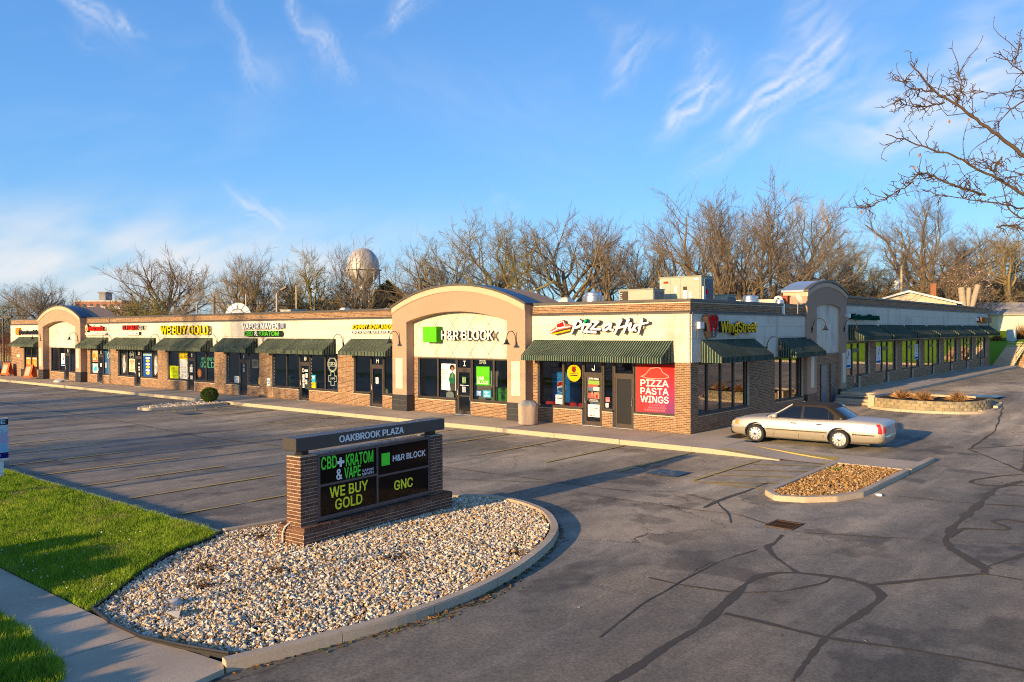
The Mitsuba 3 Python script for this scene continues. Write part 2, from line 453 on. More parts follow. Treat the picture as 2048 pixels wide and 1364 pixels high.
TARS = [([(11.25, -18.64), (11.16, -17.95), (11.06, -17.05), (11.05, -16.46), (11.13, -15.51), (11.13, -14.9), (11.05, -14.58), (10.78, -14.25), (10.34, -14.11), (9.64, -14.3), (9.33, -14.55), (9.19, -14.98), (9.22, -15.53), (9.41, -16.68), (9.52, -17.71), (9.53, -18.77), (9.6, -19.73), (9.54, -21.5)], .20),
        ([(9.55, -16.98), (10.11, -16.96), (10.78, -16.99), (11.06, -17.0), (12.03, -16.71), (14.3, -16.4)], .13), ([(8.38, -11.91), (8.57, -12.7), (8.51, -12.95), (8.92, -13.55), (9.64, -14.3)], .16),
        ([(10.81, -14.23), (11.34, -13.36), (12.07, -12.31), (13.2, -12.34)], .15), ([(12.07, -12.31), (12.02, -11.87), (12.2, -11.22), (12.6, -10.0)], .16), ([(12.04, -12.01), (11.53, -11.24), (11.25, -10.9), (11.01, -10.3), (10.9, -9.07), (10.85, -6.79), (10.81, -3.61), (11.18, -2.0)], .26),
        ([(7.78, -16.2), (8.43, -16.18), (9.25, -15.99), (9.81, -15.46), (10.19, -14.59), (10.16, -14.1)], .07), ([(5.85, -6.49), (5.87, -8.14), (5.87, -9.79), (5.96, -10.61)], .14), ([(2.73, -10.14), (3.87, -9.93), (4.42, -9.31), (4.91, -9.44), (5.87, -9.79), (6.52, -10.58), (7.17, -11.63)], .10),
        ([(3.34, -11.04), (5.79, -10.9), (7.08, -10.81), (8.07, -11.37), (8.58, -11.53), (10.14, -10.8), (12.29, -9.67)], .05), ([(12.3, -7.7), (11.63, -7.5), (11.42, -7.92), (11.84, -8.31), (11.88, -8.62), (11.12, -9.01), (11.07, -10.05)], .12), ([(9.11, -6.37), (10.29, -6.21), (11.73, -5.8), (14, -5.2)], .10),
        ([(8.68, -18.96), (8.44, -17.48), (8.27, -15.88), (8.25, -14.62), (8.48, -13.36)], .035), ([(8.68, 3.79), (9.79, 1.75), (10.93, -0.3), (12.5, -3.0)], .13), ([(11.01, -0.89), (10.51, -1.51), (10.06, -2.7), (10.11, -3.24), (10.55, -3.46), (11.29, -2.79)], .12),
        ([(-23.61, -10.69), (-15.4, -11.26), (-9.22, -10.65), (2.7, -10.1)], .07), ([(-60, -9.2), (-41, -10.4), (-23.6, -10.7)], .08), ([(-12, -14), (-12.4, -9), (-12.1, -4)], .06), ([(-45, -19), (-44.4, -10), (-45, -3)], .08),
        ([(7.4, 18), (8.6, 9), (8.7, 3.8)], .10), ([(9.6, 30), (8.8, 22), (9.4, 12), (10.6, 2), (10.9, -0.3)], .12), ([(13, 8), (10.2, 6), (8.7, 3.8)], .10), ([(-4.2, -12.6), (-1.0, -11.6), (2.0, -9.9)], .05)]
for i, (pts, w) in enumerate(TARS):
    put('sealed_crack', strip(pts, w * 0.60, 0.005 + 0.0006 * i, 0.55, i), TAR, 'parking_lot')
_lines = [((x, -14.45), (x, -18.75)) for x in -2.95 - 2.7 * np.arange(0, 23)]
_lines += [((x, -2.95), (x + 0.1, -7.75)) for x in 1.66 - 2.72 * np.arange(0, 10)] + [((4.1, -3.2), (4.13, -7.7))]
_lines += [((x, -2.95), (x + 0.1, -7.6)) for x in -31.5 - 2.72 * np.arange(0, 13)]
_lines += [((4.13, -7.7), (6.25, -7.55)), ((4.28, -3.95), (6.1, -3.0)), ((4.23, -5.36), (6.1, -4.2)), ((4.14, -6.5), (6.1, -5.4)), ((4.6, -7.6), (6.1, -6.6))]
_lines += [((-25.75, -2.9), (-25.85, -7.5)), ((-25.85, -7.5), (-27.2, -7.3)), ((-25.8, -3.4), (-27.0, -2.9)), ((-25.8, -4.6), (-27.1, -4.0)), ((-25.8, -5.8), (-27.1, -5.2)), ((-25.8, -6.9), (-27.2, -6.4))]
_lines += [((2.45, y), (7.0, y - 0.2)) for y in 19.3 + 2.75 * np.arange(0, 14)]
_rl = np.random.default_rng(3)
for (a, b) in _lines:
    a, b = np.array(a), np.array(b)
    if np.hypot(*(b - a)) > 3.9 and _rl.random() < 0.45:      # worn through in one place
        t = _rl.uniform(0.55, 0.85)
        put('painted_line', strip([a, a + (b - a) * (t - 0.02)], 0.10, 0.024, 0.25, _rl.integers(99)), YELLOWP, 'parking_lot')
        put('painted_line', strip([a + (b - a) * (t + 0.03), b], 0.10, 0.024, 0.3, _rl.integers(99)), YELLOWP, 'parking_lot')
    else:
        put('painted_line', strip([a, b], 0.10, 0.024, 0.25, _rl.integers(99)), YELLOWP, 'parking_lot')


def wheelchair(cx, cy, size, ang, bg=True):
    c, s_ = math.cos(ang), math.sin(ang)
    tr = lambda g: affinity.translate(affinity.rotate(affinity.scale(g, size, size, origin=(0, 0)), math.degrees(ang), origin=(0, 0)), cx, cy)
    z = float(H(cx, cy))
    if bg:
        put('painted_square', sheet(tr(sbox(-0.52, -0.5, 0.52, 0.5)), z + 0.030), BLUEP, 'parking_lot')
    fig = unary_union([Point(-0.02, 0.36).buffer(0.07), LineString([(-0.03, 0.28), (0.0, 0.02), (0.18, 0.02), (0.24, -0.24), (0.32, -0.24)]).buffer(0.035), LineString([(-0.02, 0.16), (0.15, 0.16)]).buffer(0.03),
                       Point(-0.01, -0.14).buffer(0.23).difference(Point(-0.01, -0.14).buffer(0.17)).difference(sbox(0.02, -0.05, 0.4, 0.3))])
    put('painted_wheelchair', sheet(tr(fig), z + 0.036), matte('worn_white', (0.22, 0.24, 0.26)), 'parking_lot')


wheelchair(3.02, -7.05, 0.95, 0.0)
wheelchair(-24.45, -6.9, 0.95, 0.0)
put('painted_square', sheet(Polygon([(5.7, 18.4), (7.0, 18.5), (7.15, 20.2), (5.85, 20.1)]), 0.53), matte('blue_paint_bright', (0.20, 0.38, 0.52)), 'parking_lot')
wheelchair(6.45, 19.3, 1.0, 0.0, bg=False)

# front walk: slabs and painted kerb
_sx = np.arange(-69.6, 2.0, 3.0)
put('front_walk', MB().box(-69.6, 2.3, -2.58, 0.02, -0.40, -0.06), JOINT, kind='structure', label='concrete walk along the shop fronts')
_r = np.random.default_rng(5)
for x in _sx:
    x1 = min(x + 2.985, 2.3)
    m = MB()
    dz = _r.uniform(-0.004, 0.004)
    v = np.array([[x, -2.575, -0.032 + dz], [x1, -2.575, -0.032 + dz], [x1, 0.06, dz], [x, 0.06, dz]])
    m.add(np.vstack([v, v - [0, 0, 0.05]]), [[0, 1, 2, 3], [0, 4, 5, 1], [1, 5, 6, 2], [0, 3, 7, 4]])
    put('slab', m, CONC, 'front_walk')
    m = MB().rbox(x - 0.8, x1 - 0.8, -2.76, -2.585, -0.4, -0.022 + dz, 0.018)
    put('kerbstone', m, CREAMP, 'front_walk')
put('kerbstone', MB().rbox(1.5, 2.3, -2.76, -2.585, -0.4, -0.03, 0.018), CREAMP, 'front_walk')
put('kerbstone', MB().add([(2.3, -2.76, -.4), (2.3, -2.60, -.4), (2.3, -2.76, -.035), (2.3, -2.60, -.03), (4.6, -2.76, -.4), (4.6, -2.60, -.4), (4.6, -2.76, -.175), (4.6, -2.60, -.165)], [[0, 4, 6, 2], [2, 6, 7, 3], [4, 5, 7, 6], [1, 3, 7, 5]]), CREAMP, 'front_walk')


def zap(x, y):
    return -0.03 + 0.0 * x + (H(x, y) + 0.025 + 0.03) * ss(2.0, 5.4, x) - 0.0


ap = grid(np.arange(2.3, 8.46, 0.28), np.array([-2.62, -2.0, -1.4, -0.9, -0.35]), zap)
put('corner_apron', ap, CONC, smooth=True, kind='structure', label='concrete ramp at the building corner sloping down to the lot')
for pts in ([(2.42, -0.98), (5.95, -1.02), (6.0, -1.78), (2.95, -1.08)], [(2.32, -2.25), (4.3, -2.60), (2.6, -2.6)], [(5.85, -2.55), (5.95, -2.25), (6.7, -2.27), (6.4, -2.6)]):
    m = MB()
    P = Polygon(pts)
    v, f = trimesh.creation.triangulate_polygon(P.segmentize(0.5), engine='earcut')
    put('painted_edge', m.add(np.column_stack([v, zap(v[:, 0], v[:, 1]) + 0.006]), f), matte('pale_yellow', (0.60, 0.43, 0.14)), 'corner_apron')
# walk along the corner wall
sw = MB()
for y0, y1, w in [(0.06, 2.9, 1.25), (2.92, 5.8, 1.35), (5.82, 8.7, 2.2), (8.72, 11.6, 2.2), (11.62, 15.3, 2.2)]:
    zt0, zt1 = max(0.0, float(H(1, y0)) + 0.03), max(0.0, float(H(1, y1)) + 0.05)
    v = np.array([[0, y0, zt0], [w, y0, zt0 - 0.02], [w, y1, zt1 - 0.02], [0, y1, zt1]])
    put('slab', MB().add(np.vstack([v, v - [0, 0, 0.35]]), [[0, 1, 2, 3], [0, 4, 5, 1], [1, 5, 6, 2], [3, 2, 6, 7]]), CONC, 'side_walk' if 'side_walk' in labels else tag('side_walk', 'concrete walk along the shaded brick side wall', kind='structure'))
# raised walk of the wing
tag('wing_walk', 'raised concrete walk in front of the wing shops', kind='structure')
_r = np.random.default_rng(9)
for y in np.arange(16.7, 56.3, 2.2):
    y1 = min(y + 2.185, 56.4)
    pale = 23.2 < y < 29.5
    put('slab', MB().box(0.02, 2.2, y, y1, 0.2, 0.655 + _r.uniform(-.003, .003)), matte('new_concrete', (0.50, 0.45, 0.38)) if pale else CONC, 'wing_walk')
    put('kerbstone', MB().rbox(2.2, 2.38, y, y1, 0.2, 0.65, 0.015), CONC, 'wing_walk')
# steps and cheek block
tag('concrete_steps', 'four shaded concrete steps up to the raised walk', 'steps')
for k in range(4):
    put('step', MB().rbox(0.16, 2.02, 15.30 + 0.34 * k, 16.70, 0.0 if k == 0 else 0.06 + 0.15 * k, 0.06 + 0.15 * (k + 1) - 0.003 * k, 0.012), CONC, 'concrete_steps')
put('cheek_block', MB().rbox(2.025, 2.36, 14.75, 16.69, -0.05, 0.665, 0.015), CONC, 'concrete_steps')

# public pavement
tag('public_pavement', 'pale concrete pavement across the corner of the lawn', kind='structure')
put('bed_of_joints', sheet(Polygon([(-30, -24.3), (5.3, -24.9), (5.3, -22.75), (-30, -23.0)]), -0.135), JOINT, 'public_pavement')
_pv = [-30] + list(np.arange(-28.0, 1.2, 1.35)) + [1.30, 2.62, 3.98, 5.66]
for x0, x1 in zip(_pv[:-1], _pv[1:]):
    S = lambda x: -23.97 - 0.12 * max(0, x - 2.5) - 0.75 * max(0, x - 4.2)
    Nn = lambda x: -23.10 + (0.02 if x < 2.5 else 0.16 * max(0, x - 3.6) + 0.02)
    v = np.array([[x0 + 0.008, S(x0), -0.1], [x1 - 0.008, S(x1), -0.1], [x1 - 0.008, Nn(x1), -0.1], [x0 + 0.008, Nn(x0), -0.1]])
    v[:, 2] += _r.uniform(-0.006, 0.006) - 0.03 * ss(4.2, 5.7, v[:, 0])
    put('slab', MB().add(np.vstack([v, v - [0, 0, 0.12]]), [[0, 1, 2, 3], [0, 4, 5, 1], [1, 5, 6, 2], [2, 6, 7, 3], [3, 7, 4, 0]]), CONC, 'public_pavement')
put('street_kerb', MB().prism(Polygon([(5.665, -22.80), (5.80, -22.86), (5.93, -23.6), (6.02, -25.8), (5.665, -25.8)]), -.4, -.128), CONC, 'public_pavement')

# gravel bed and its kerb
BED = [(3.22, -23.07), (4.1, -23.05), (4.78, -22.88), (5.55, -22.62), (5.78, -22.0), (5.95, -21.13), (6.10, -20.13), (6.07, -18.8), (5.80, -17.4), (5.22, -15.8), (4.62, -14.75), (3.62, -13.75), (2.5, -13.25), (1.4, -13.25), (0.5, -14.2), (0.05, -16.0), (-0.1, -18.0), (-0.3, -19.3), (0.03, -19.8), (0.54, -20.92), (1.43, -21.94), (2.42, -23.0)]
bedP = Polygon(BED)
_kl = LineString([(5.70, -22.80), (5.87, -22.1), (6.05, -21.13), (6.20, -20.13), (6.17, -18.75), (5.90, -17.35), (5.31, -15.73), (4.70, -14.66), (3.68, -13.66), (2.52, -13.15), (1.36, -13.15), (0.42, -14.15), (-0.05, -16.0), (-0.2, -18.0), (-0.4, -19.2)])
_kl = LineString(np.array(_kl.segmentize(0.3).coords))
_pc = np.array(_kl.coords)
for _ in range(4): _pc[1:-1] = .25 * _pc[:-2] + .5 * _pc[1:-1] + .25 * _pc[2:]
_kl = LineString(_pc)
tag('gravel_bed', 'mound of white and tan landscaping gravel around the monument sign', kind='structure')
BEDZ = lambda x, y: -0.145 + 0.06 * np.exp(-((np.asarray(x) - 2.6) ** 2 / 5 + (np.asarray(y) + 18.3) ** 2 / 12)) + 0.02 * meshkit.noise(np.stack([np.asarray(x) * 2.0, np.asarray(y) * 2.0, np.asarray(y) * 0], -1))
v, f = trimesh.creation.triangulate_polygon(bedP.segmentize(0.6), triangle_args=None, engine='earcut')
put('soil', MB().add(np.column_stack([v, np.full(len(v), -0.16)]), f), matte('dark_soil', (0.09, 0.065, 0.045)), 'gravel_bed')
_n = 12
for i in range(_n):
    L = _kl.length
    a, b = L * i / _n + (0.006 if i else 0), L * (i + 1) / _n - 0.006
    pts = [_kl.interpolate(t).coords[0] for t in np.linspace(a, b, 10)]
    pl = LineString(pts).buffer(0.085, cap_style=2)
    m = MB().prism(pl, -0.4, -0.068)
    m.prism(LineString(pts).buffer(0.070, cap_style=2), -0.0681, -0.052)
    put('kerbstone', m, CONC, 'gravel_bed')
edge = LineString([(-0.3, -19.3), (0.03, -19.8), (0.54, -20.92), (1.43, -21.94), (2.42, -23.0), (3.22, -23.09), (4.1, -23.07), (4.78, -22.9), (5.55, -22.64)]).segmentize(0.15)
ep = np.array(edge.coords)
put('plastic_edging', MB().tube(np.column_stack([ep, -0.075 + 0.012 * meshkit.noise(np.column_stack([ep * 2, ep[:, 0] * 0]))]), 0.022, 6).prism(LineString(ep).buffer(0.008), -0.2, -0.075), mat('plastic', (0.02, 0.02, 0.022), 0.5), 'gravel_bed')

_OCT = np.array([[1, 0, 0], [-1, 0, 0], [0, 1, 0], [0, -1, 0], [0, 0, 1], [0, 0, -1]], float), np.array([[0, 2, 4], [2, 1, 4], [1, 3, 4], [3, 0, 4], [2, 0, 5], [1, 2, 5], [3, 1, 5], [0, 3, 5]])


def stones(region, n, smin, smax, zf, seed, palette, weights, sink=0.35, layers=1, keep=None):
    r = np.random.default_rng(seed)
    x0, y0, x1, y1 = region.bounds
    P = np.column_stack([r.uniform(x0, x1, n * 3), r.uniform(y0, y1, n * 3)])
    import shapely
    P = P[shapely.contains_xy(region, P[:, 0], P[:, 1])][:n]
    if keep is not None: P = P[keep(P, r)]
    n = len(P)
    V0 = _OCT[0] * 1.12
    jit = 1 + r.uniform(-0.42, 0.30, (n, 6, 3)) * .8
    size = smin + (smax - smin) * r.random(n) ** 2.6
    ax = np.stack([size * r.uniform(0.8, 1.3, n), size * r.uniform(0.6, 1.0, n), size * r.uniform(0.45, 0.8, n)], -1)
    q = r.normal(size=(n, 4)); q /= np.linalg.norm(q, axis=1, keepdims=True)
    w, x, y, z = q.T
    R = np.stack([1 - 2 * (y * y + z * z), 2 * (x * y - z * w), 2 * (x * z + y * w), 2 * (x * y + z * w), 1 - 2 * (x * x + z * z), 2 * (y * z - x * w), 2 * (x * z - y * w), 2 * (y * z + x * w), 1 - 2 * (x * x + y * y)], -1).reshape(n, 3, 3)
    V = np.einsum('nij,nkj->nki', R, V0[None] * jit * ax[:, None])
    base = np.column_stack([P, zf(P[:, 0], P[:, 1]) + size * (0.55 - sink) + r.uniform(0, 0.02 * layers, n)])
    V = (V + base[:, None]).reshape(-1, 3)
    F = (_OCT[1][None] + 6 * np.arange(n)[:, None, None]).reshape(-1, 3)
    pal = np.asarray(palette)
    C = pal[r.choice(len(pal), n, p=np.asarray(weights) / np.sum(weights))] * r.uniform(0.72, 1.2, (n, 1))
    C = np.clip(np.repeat(C, 6, 0) * r.uniform(0.85, 1.12, (n * 6, 1)), 0, 0.9)
    return MB().add(V, F, C)


GPAL = [(.74, .65, .51), (.66, .52, .34), (.55, .37, .18), (.44, .24, .09), (.57, .49, .39), (.28, .20, .13), (.79, .73, .63)]
GW = [3.2, 2.8, 1.8, .8, 1.2, .5, 2.4]
_sg = [(1.97, -18.98), (1.60, -14.6), (0.90, -14.66), (1.26, -19.05)]
gravR = bedP.buffer(-0.03).difference(Polygon(_sg).buffer(-0.02))


def thin(P, r):
    d = np.zeros(len(P), bool)
    for (x, y, a) in ((1.9, -20.9, .30), (0.6, -19.0, .22), (5.3, -16.7, .25), (3.9, -18.4, .22), (2.7, -21.4, .2)):
        d |= np.hypot(P[:, 0] - x, (P[:, 1] - y) * 1.4) < a * r.uniform(0.3, 1.2, len(P))
    return ~(d & (r.random(len(P)) < 0.75))


put('gravel', stones(gravR, 66000, 0.011, 0.044, BEDZ, 21, GPAL, GW, layers=1.2, keep=thin), VCOL, 'gravel_bed', kind='stuff')
dl = np.random.default_rng(4)
m = MB()
for (x, y, a) in ((1.9, -20.9, .35), (0.6, -19.0, .25), (5.3, -16.7, .3), (3.9, -18.4, .25), (2.7, -21.4, .2), (2.9, -20.2, .15)):
    for _ in range(38):
        px_, py_ = x + dl.normal() * a * .6, y + dl.normal() * a * .45
        t = dl.uniform(0, 2 * PI); l = dl.uniform(.05, .16)
        z = float(BEDZ(px_, py_)) + dl.uniform(.03, .06)
        m.tube([(px_, py_, z), (px_ + l * math.cos(t), py_ + l * math.sin(t), z + dl.uniform(-.01, .03))], 0.005, 4, c=np.array([.13, .075, .04]) * dl.uniform(.6, 1.5), cap=False)
put('leaf_litter', m, VCOL, 'gravel_bed', kind='stuff')
for i, (x, y, s_) in enumerate([(3.15, -22.1, .075), (3.62, -22.35, .075), (2.62, -20.9, .05)]):
    r = np.random.default_rng(i + 60)
    h = trimesh.convex.convex_hull(r.normal(size=(14, 3)) * [s_, s_ * .7, s_ * .35])
    put('stone_slab', MB().mesh(h).xf(frame((1, 0, 0), (0, 1, 0), (0, 0, 1), (x, y, float(BEDZ(x, y)) + .06))), matte('pale_stone', (.46, .45, .43)), label=('angular grey stone lying on the gravel near the pavement, left of its twin', 'angular grey stone lying on the gravel near the drive kerb, right of its twin', 'small flat grey stone half way up the gravel mound')[i], cat='stone')
# debris along the drive kerb
m = MB()
for _ in range(1500):
    t = dl.random() ** 0.8 * 0.62 * _kl.length
    p0 = np.array(_kl.interpolate(t).coords[0]); p1 = np.array(_kl.interpolate(t + 0.05).coords[0]); tt = (p1 - p0) / (np.linalg.norm(p1 - p0) + 1e-9)
    out = np.array([tt[1], -tt[0]])
    heavy = math.exp(-((t - 3.4) / 1.4) ** 2)
    if dl.random() > 0.25 + heavy: continue
    q = p0 + out * (0.10 + abs(dl.normal()) * (0.05 + 0.12 * heavy))
    z = float(H(*q)) + 0.012
    a = dl.uniform(0, 2 * PI); l = dl.uniform(.012, .05)
    c = np.array([.26, .14, .06]) * dl.uniform(.4, 1.4) if dl.random() < 0.7 else np.array([.12, .16, .03]) * dl.uniform(.5, 1.3)
    d1 = np.array([math.cos(a) * l, math.sin(a) * l, 0]); d2 = np.array([-math.sin(a) * l * .35, math.cos(a) * l * .35, dl.uniform(0, .015)])
    b = np.array([*q, z])
    m.quad(b - d1, b + d2, b + d1, b - d2, c)
put('dead_leaves', m, VCOL, kind='stuff', label='brown dead leaves and weeds swept against the kerb of the gravel bed')

# right island, left island
def island(name, label, outer, kerb, top, n, smin, smax, pal, w, seed, bottom=-0.45, kcol=CONC):
    O = Polygon(outer)
    O = O.buffer(-0.25).buffer(0.25)
    I = O.buffer(-kerb)
    tag(name, label, kind='structure')
    put('kerb', MB().prism(O.difference(I), bottom, top - .012).prism(O.buffer(-.012).difference(O.buffer(-kerb + .012)), top - .012, top), kcol, name)
    put('soil', sheet(I.buffer(0.02), top - 0.06), matte('dark_soil', (0.09, 0.065, 0.045)), name)
    put('gravel', stones(I.buffer(-.02), int(n * 1.8), smin, smax, lambda x, y: np.full(len(x), top - 0.055), seed, pal, w), VCOL, name, kind='stuff')
    return I


I2 = island('drive_island', 'kerbed island of brown chips and gravel between the stalls and the drive', [(6.25, -2.66), (6.42, -8.2), (6.95, -8.82), (7.6, -8.55), (8.15, -7.95), (8.48, -7.0), (8.48, -2.66)], 0.19, -0.065, 3600, .022, .055, [(.48, .30, .13), (.34, .18, .065), (.20, .11, .05), (.58, .46, .30), (.44, .27, .11)], [2.4, 3, 2, 1.0, 2.4], 31)
put('kerbstone', MB().rbox(8.29, 8.48, -2.64, 0.1, -0.45, -0.07, .012), CONC, 'drive_island')
island('stall_island', 'narrow gravel island reaching from the walk into the front stalls', [(-28.9, -7.5), (-27.7, -7.45), (-27.3, -5), (-27.6, -2.8), (-30.4, -2.8), (-29.9, -5)], 0.16, -0.06, 1700, .05, .10, GPAL, GW, 32)
m = MB()
for _ in range(40):
    x, y = 6.75 + dl.normal() * .12, -4.0 + dl.normal() * .15
    m.add([[x, y, -.1], [x + .012, y, -.1], [x + dl.normal() * .03, y + dl.normal() * .03, -.1 + dl.uniform(.05, .12)]], [[0, 1, 2]], np.array([.08, .18, .02]) * dl.uniform(.6, 1.4))
put('weed_tuft', m, VCOL, kind='stuff', label='small green weed growing at the edge of the drive island')

# lawn between pavement and lot
LAWN = Polygon([(-60, -23.08), (2.40, -23.02), (1.41, -21.96), (.52, -20.94), (.01, -19.82), (-.32, -19.40), (-60, -19.40)])
VERGE = Polygon([(-30, -27.5), (4.6, -27.5), (4.75, -24.35), (4.25, -24.15), (2.6, -24.0), (-30, -23.98)])
LZ = lambda x, y: -0.10 + 0.03 * np.sin(np.asarray(x) * .6) * ss(-23, -21, y) * ss(-19.3, -20.5, y) + 0.05 * ss(-23.1, -21.5, y) * ss(-19.4, -20.6, y)
def lawn_mesh(P, nx, ny):
    import shapely
    x0, y0, x1, y1 = P.bounds
    xs, ys = np.linspace(x0, x1, nx), np.linspace(y0, y1, ny)
    X, Y = np.meshgrid(xs, ys, indexing='ij')
    mb = grid(xs, ys, LZ)
    V, Fq = mb.arrays()
    c = V[Fq].mean(1)
    Fq = Fq[shapely.contains_xy(P, c[:, 0], c[:, 1])]
    return MB().add(V, Fq)


tag('lawn', 'bright green mown lawn between the pavement and the lot', kind='structure')
put('turf', lawn_mesh(LAWN.buffer(0.02), 500, 30), SOIL, 'lawn')
tag('verge', 'strip of green grass between the pavement and the street', kind='structure')
put('turf', lawn_mesh(VERGE, 300, 30), SOIL, 'verge')


def blades(P, n, seed, hmin, hmax, x0=None):
    import shapely
    r = np.random.default_rng(seed)
    bx0, by0, bx1, by1 = P.bounds
    if x0 is not None: bx0 = x0
    Q = np.column_stack([bx0 + (bx1 - bx0) * r.random(n * 2), r.uniform(by0, by1, n * 2)])
    Q = Q[shapely.contains_xy(P, Q[:, 0], Q[:, 1])][:n]
    n = len(Q)
    cl = meshkit.fbm(np.column_stack([Q * 0.9, Q[:, 0] * 0]), 3, 5)
    cl2 = meshkit.noise(np.column_stack([Q * 5.0, Q[:, 0] * 0 + 3]), 8)
    h = (hmin + (hmax - hmin) * r.random(n)) * (0.45 + 0.75 * cl + 0.45 * cl2)
    a = r.uniform(0, 2 * PI, n)
    w = r.uniform(.003, .0065, n)
    z = LZ(Q[:, 0], Q[:, 1])
    A = np.column_stack([Q[:, 0] + w * np.cos(a), Q[:, 1] + w * np.sin(a), z])
    B = np.column_stack([Q[:, 0] - w * np.cos(a), Q[:, 1] - w * np.sin(a), z])
    le = r.uniform(.1, .75, n) * h; b = r.uniform(0, 2 * PI, n)
    Tt = np.column_stack([Q[:, 0] + le * np.cos(b), Q[:, 1] + le * np.sin(b), z + h])
    V = np.stack([A, B, Tt], 1).reshape(-1, 3)
    F = np.arange(3 * n).reshape(-1, 3)
    t = (cl * 0.6 + cl2 * 0.4 + r.normal(size=n) * 0.13)[:, None]
    C = np.array([.10, .23, .012]) * (1 - t) + np.array([.34, .47, .045]) * t
    pat = meshkit.fbm(np.column_stack([Q * 1.6 + 9, Q[:, 0] * 0]), 4, 15)
    dry = r.random(n) < 0.04 + 0.45 * np.clip((pat - .60) * 5, 0, 1)
    C[dry] = np.array([.36, .31, .13])
    h[dry] *= .6
    h *= (1 + .8 * (meshkit.noise(np.column_stack([Q * 3.1, Q[:, 0] * 0 + 1]), 3) > .78))
    return MB().add(V, F, np.repeat(np.clip(C, .01, .6), 3, 0))


BLADE = 'mat_grass_blade'
scene[BLADE] = {'type': 'twosided', 'bsdf': {'type': 'diffuse', 'reflectance': VC}}
put('grass', blades(LAWN.buffer(.05), 210000, 1, .05, .11, x0=-15), BLADE, 'lawn', kind='stuff')
put('grass', blades(VERGE.buffer(.06), 90000, 2, .05, .12, x0=-3), BLADE, 'verge', kind='stuff')
for i in range(26):
    put('kerbstone', MB().rbox(-60 + i * 2.3, min(-60 + i * 2.3 + 2.285, -0.42), -19.40, -19.24, -0.4, -0.075, .015), CONC, 'lawn')
m = MB()   # clover and tiny weeds
for _ in range(70):
    x, y = dl.uniform(-2.5, 2.0), dl.uniform(-23, -20.5)
    if LAWN.contains(Point(x, y)):
        m.mesh(trimesh.creation.icosphere(0, dl.uniform(.008, .016)).apply_translation([x, y, dl.uniform(-.02, .02)]), (.7, .7, .62))
put('tiny_flowers', m, VCOL, 'lawn', kind='stuff')

# storm drain
tag('storm_drain', 'rusty iron drain grate sunk in the asphalt near the drive island', 'drain grate')
m = MB()
for k in range(9):
    m.box(7.86 + 0.052 * k, 7.885 + 0.052 * k, -11.33, -10.80, -0.205, -0.188)
for y in (-11.06,):
    m.box(7.84, 8.34, y - .02, y + .02, -0.206, -0.192)
put('grating', m, matte('rust', (.16, .085, .045)), 'storm_drain')
put('rim', MB().prism(sbox(7.78, -11.41, 8.40, -10.72).difference(sbox(7.845, -11.34, 8.335, -10.79)), -0.24, -0.182), matte('rust2', (.12, .075, .05)), 'storm_drain')
put('pit', sheet(sbox(7.84, -11.35, 8.34, -10.78), -0.1945), matte('pit', (.012, .011, .010)), 'storm_drain')
tag('manhole_cover', 'round iron cover set in the asphalt of the front stalls', 'manhole cover')
put('cover', MB().lathe([(0.0, 0), (.30, 0), (.30, -.02)], (-9.95, -8.75, -0.188), 24), matte('rust2', (.12, .075, .05)), 'manhole_cover')
# ---------------------------------------------------------------- the shopping plaza
B = tag('shopping_plaza', 'long L-shaped brick and cream stucco shopping plaza with three arched portals', 'building')
BW = tag('shopping_plaza__wall')
labels.pop('shopping_plaza__wall')
_bricks = []      # (frame, s0, s1, z0, z1, d)
PALB = [(.225, .118, .056), (.255, .138, .066), (.195, .100, .050), (.285, .160, .078), (.165, .088, .048), (.235, .125, .062)]
CO, BL, JT = 0.0677, 0.203, 0.0115
_rb = np.random.default_rng(12)


def bricks(M, s0, s1, z0, z1, d0=0.0, proud=0.008, course=CO, length=BL, off=0.0):
    """Running bond on a wall region in local coordinates; remembered one by one."""
    k0, k1 = int(round(z0 / course)), int(round(z1 / course))
    for k in range(k0, k1):
        a = (k % 2) * length / 2 + off
        i = math.floor((s0 - a) / length)
        while a + i * length < s1:
            x0, x1 = max(s0, a + i * length), min(s1, a + (i + 1) * length)
            i += 1
            if x1 - x0 < 0.045: continue
            _bricks.append((M, x0 + JT / 2, x1 - JT / 2, k * course + JT / 2, (k + 1) * course - JT / 2, d0, d0 + proud + _rb.uniform(-.0015, .0015)))


# walls of the shell: low walls, piers, parapets; openings stay open
wall = MB()
UNITS = []        # interior boxes


def solid(M, s0, s1, z0, z1, d=0.0, t=0.25, mb=None):
    m = MB().box(s0, s1, d - t, d, z0, z1).xf(M)
    (mb or wall).add(*m.arrays())


def pier(M, s0, s1, z0=0.0, z1=2.73, zb=0.0):
    solid(M, s0, s1, z0, z1)
    bricks(M, s0, s1, z0, z1)


def opening_frame(M, s0, s1, z0, z1, d=-0.12, w=0.055, mb=None, parts='tblr'):
    m = mb or MB()
    dd = 0.05
    if 't' in parts: m.box(s0, s1, d - dd, d + .03, z1 - w, z1)
    if 'b' in parts: m.box(s0, s1, d - dd, d + .035, z0, z0 + w)
    if 'l' in parts: m.box(s0, s0 + w, d - dd, d + .027, z0 + w, z1 - w)
    if 'r' in parts: m.box(s1 - w, s1, d - dd, d + .027, z0 + w, z1 - w)
    return m


def window(M, s0, s1, z0, z1, glass=GLASS, d=-0.12):
    k = put('window', opening_frame(M, s0, s1, z0, z1, d), BRONZE, B, M)
    put('pane', MB().quad((s0 + .05, d - .02, z0 + .05), (s1 - .05, d - .02, z0 + .05), (s1 - .05, d - .02, z1 - .05), (s0 + .05, d - .02, z1 - .05)), glass, k, M)
    return k


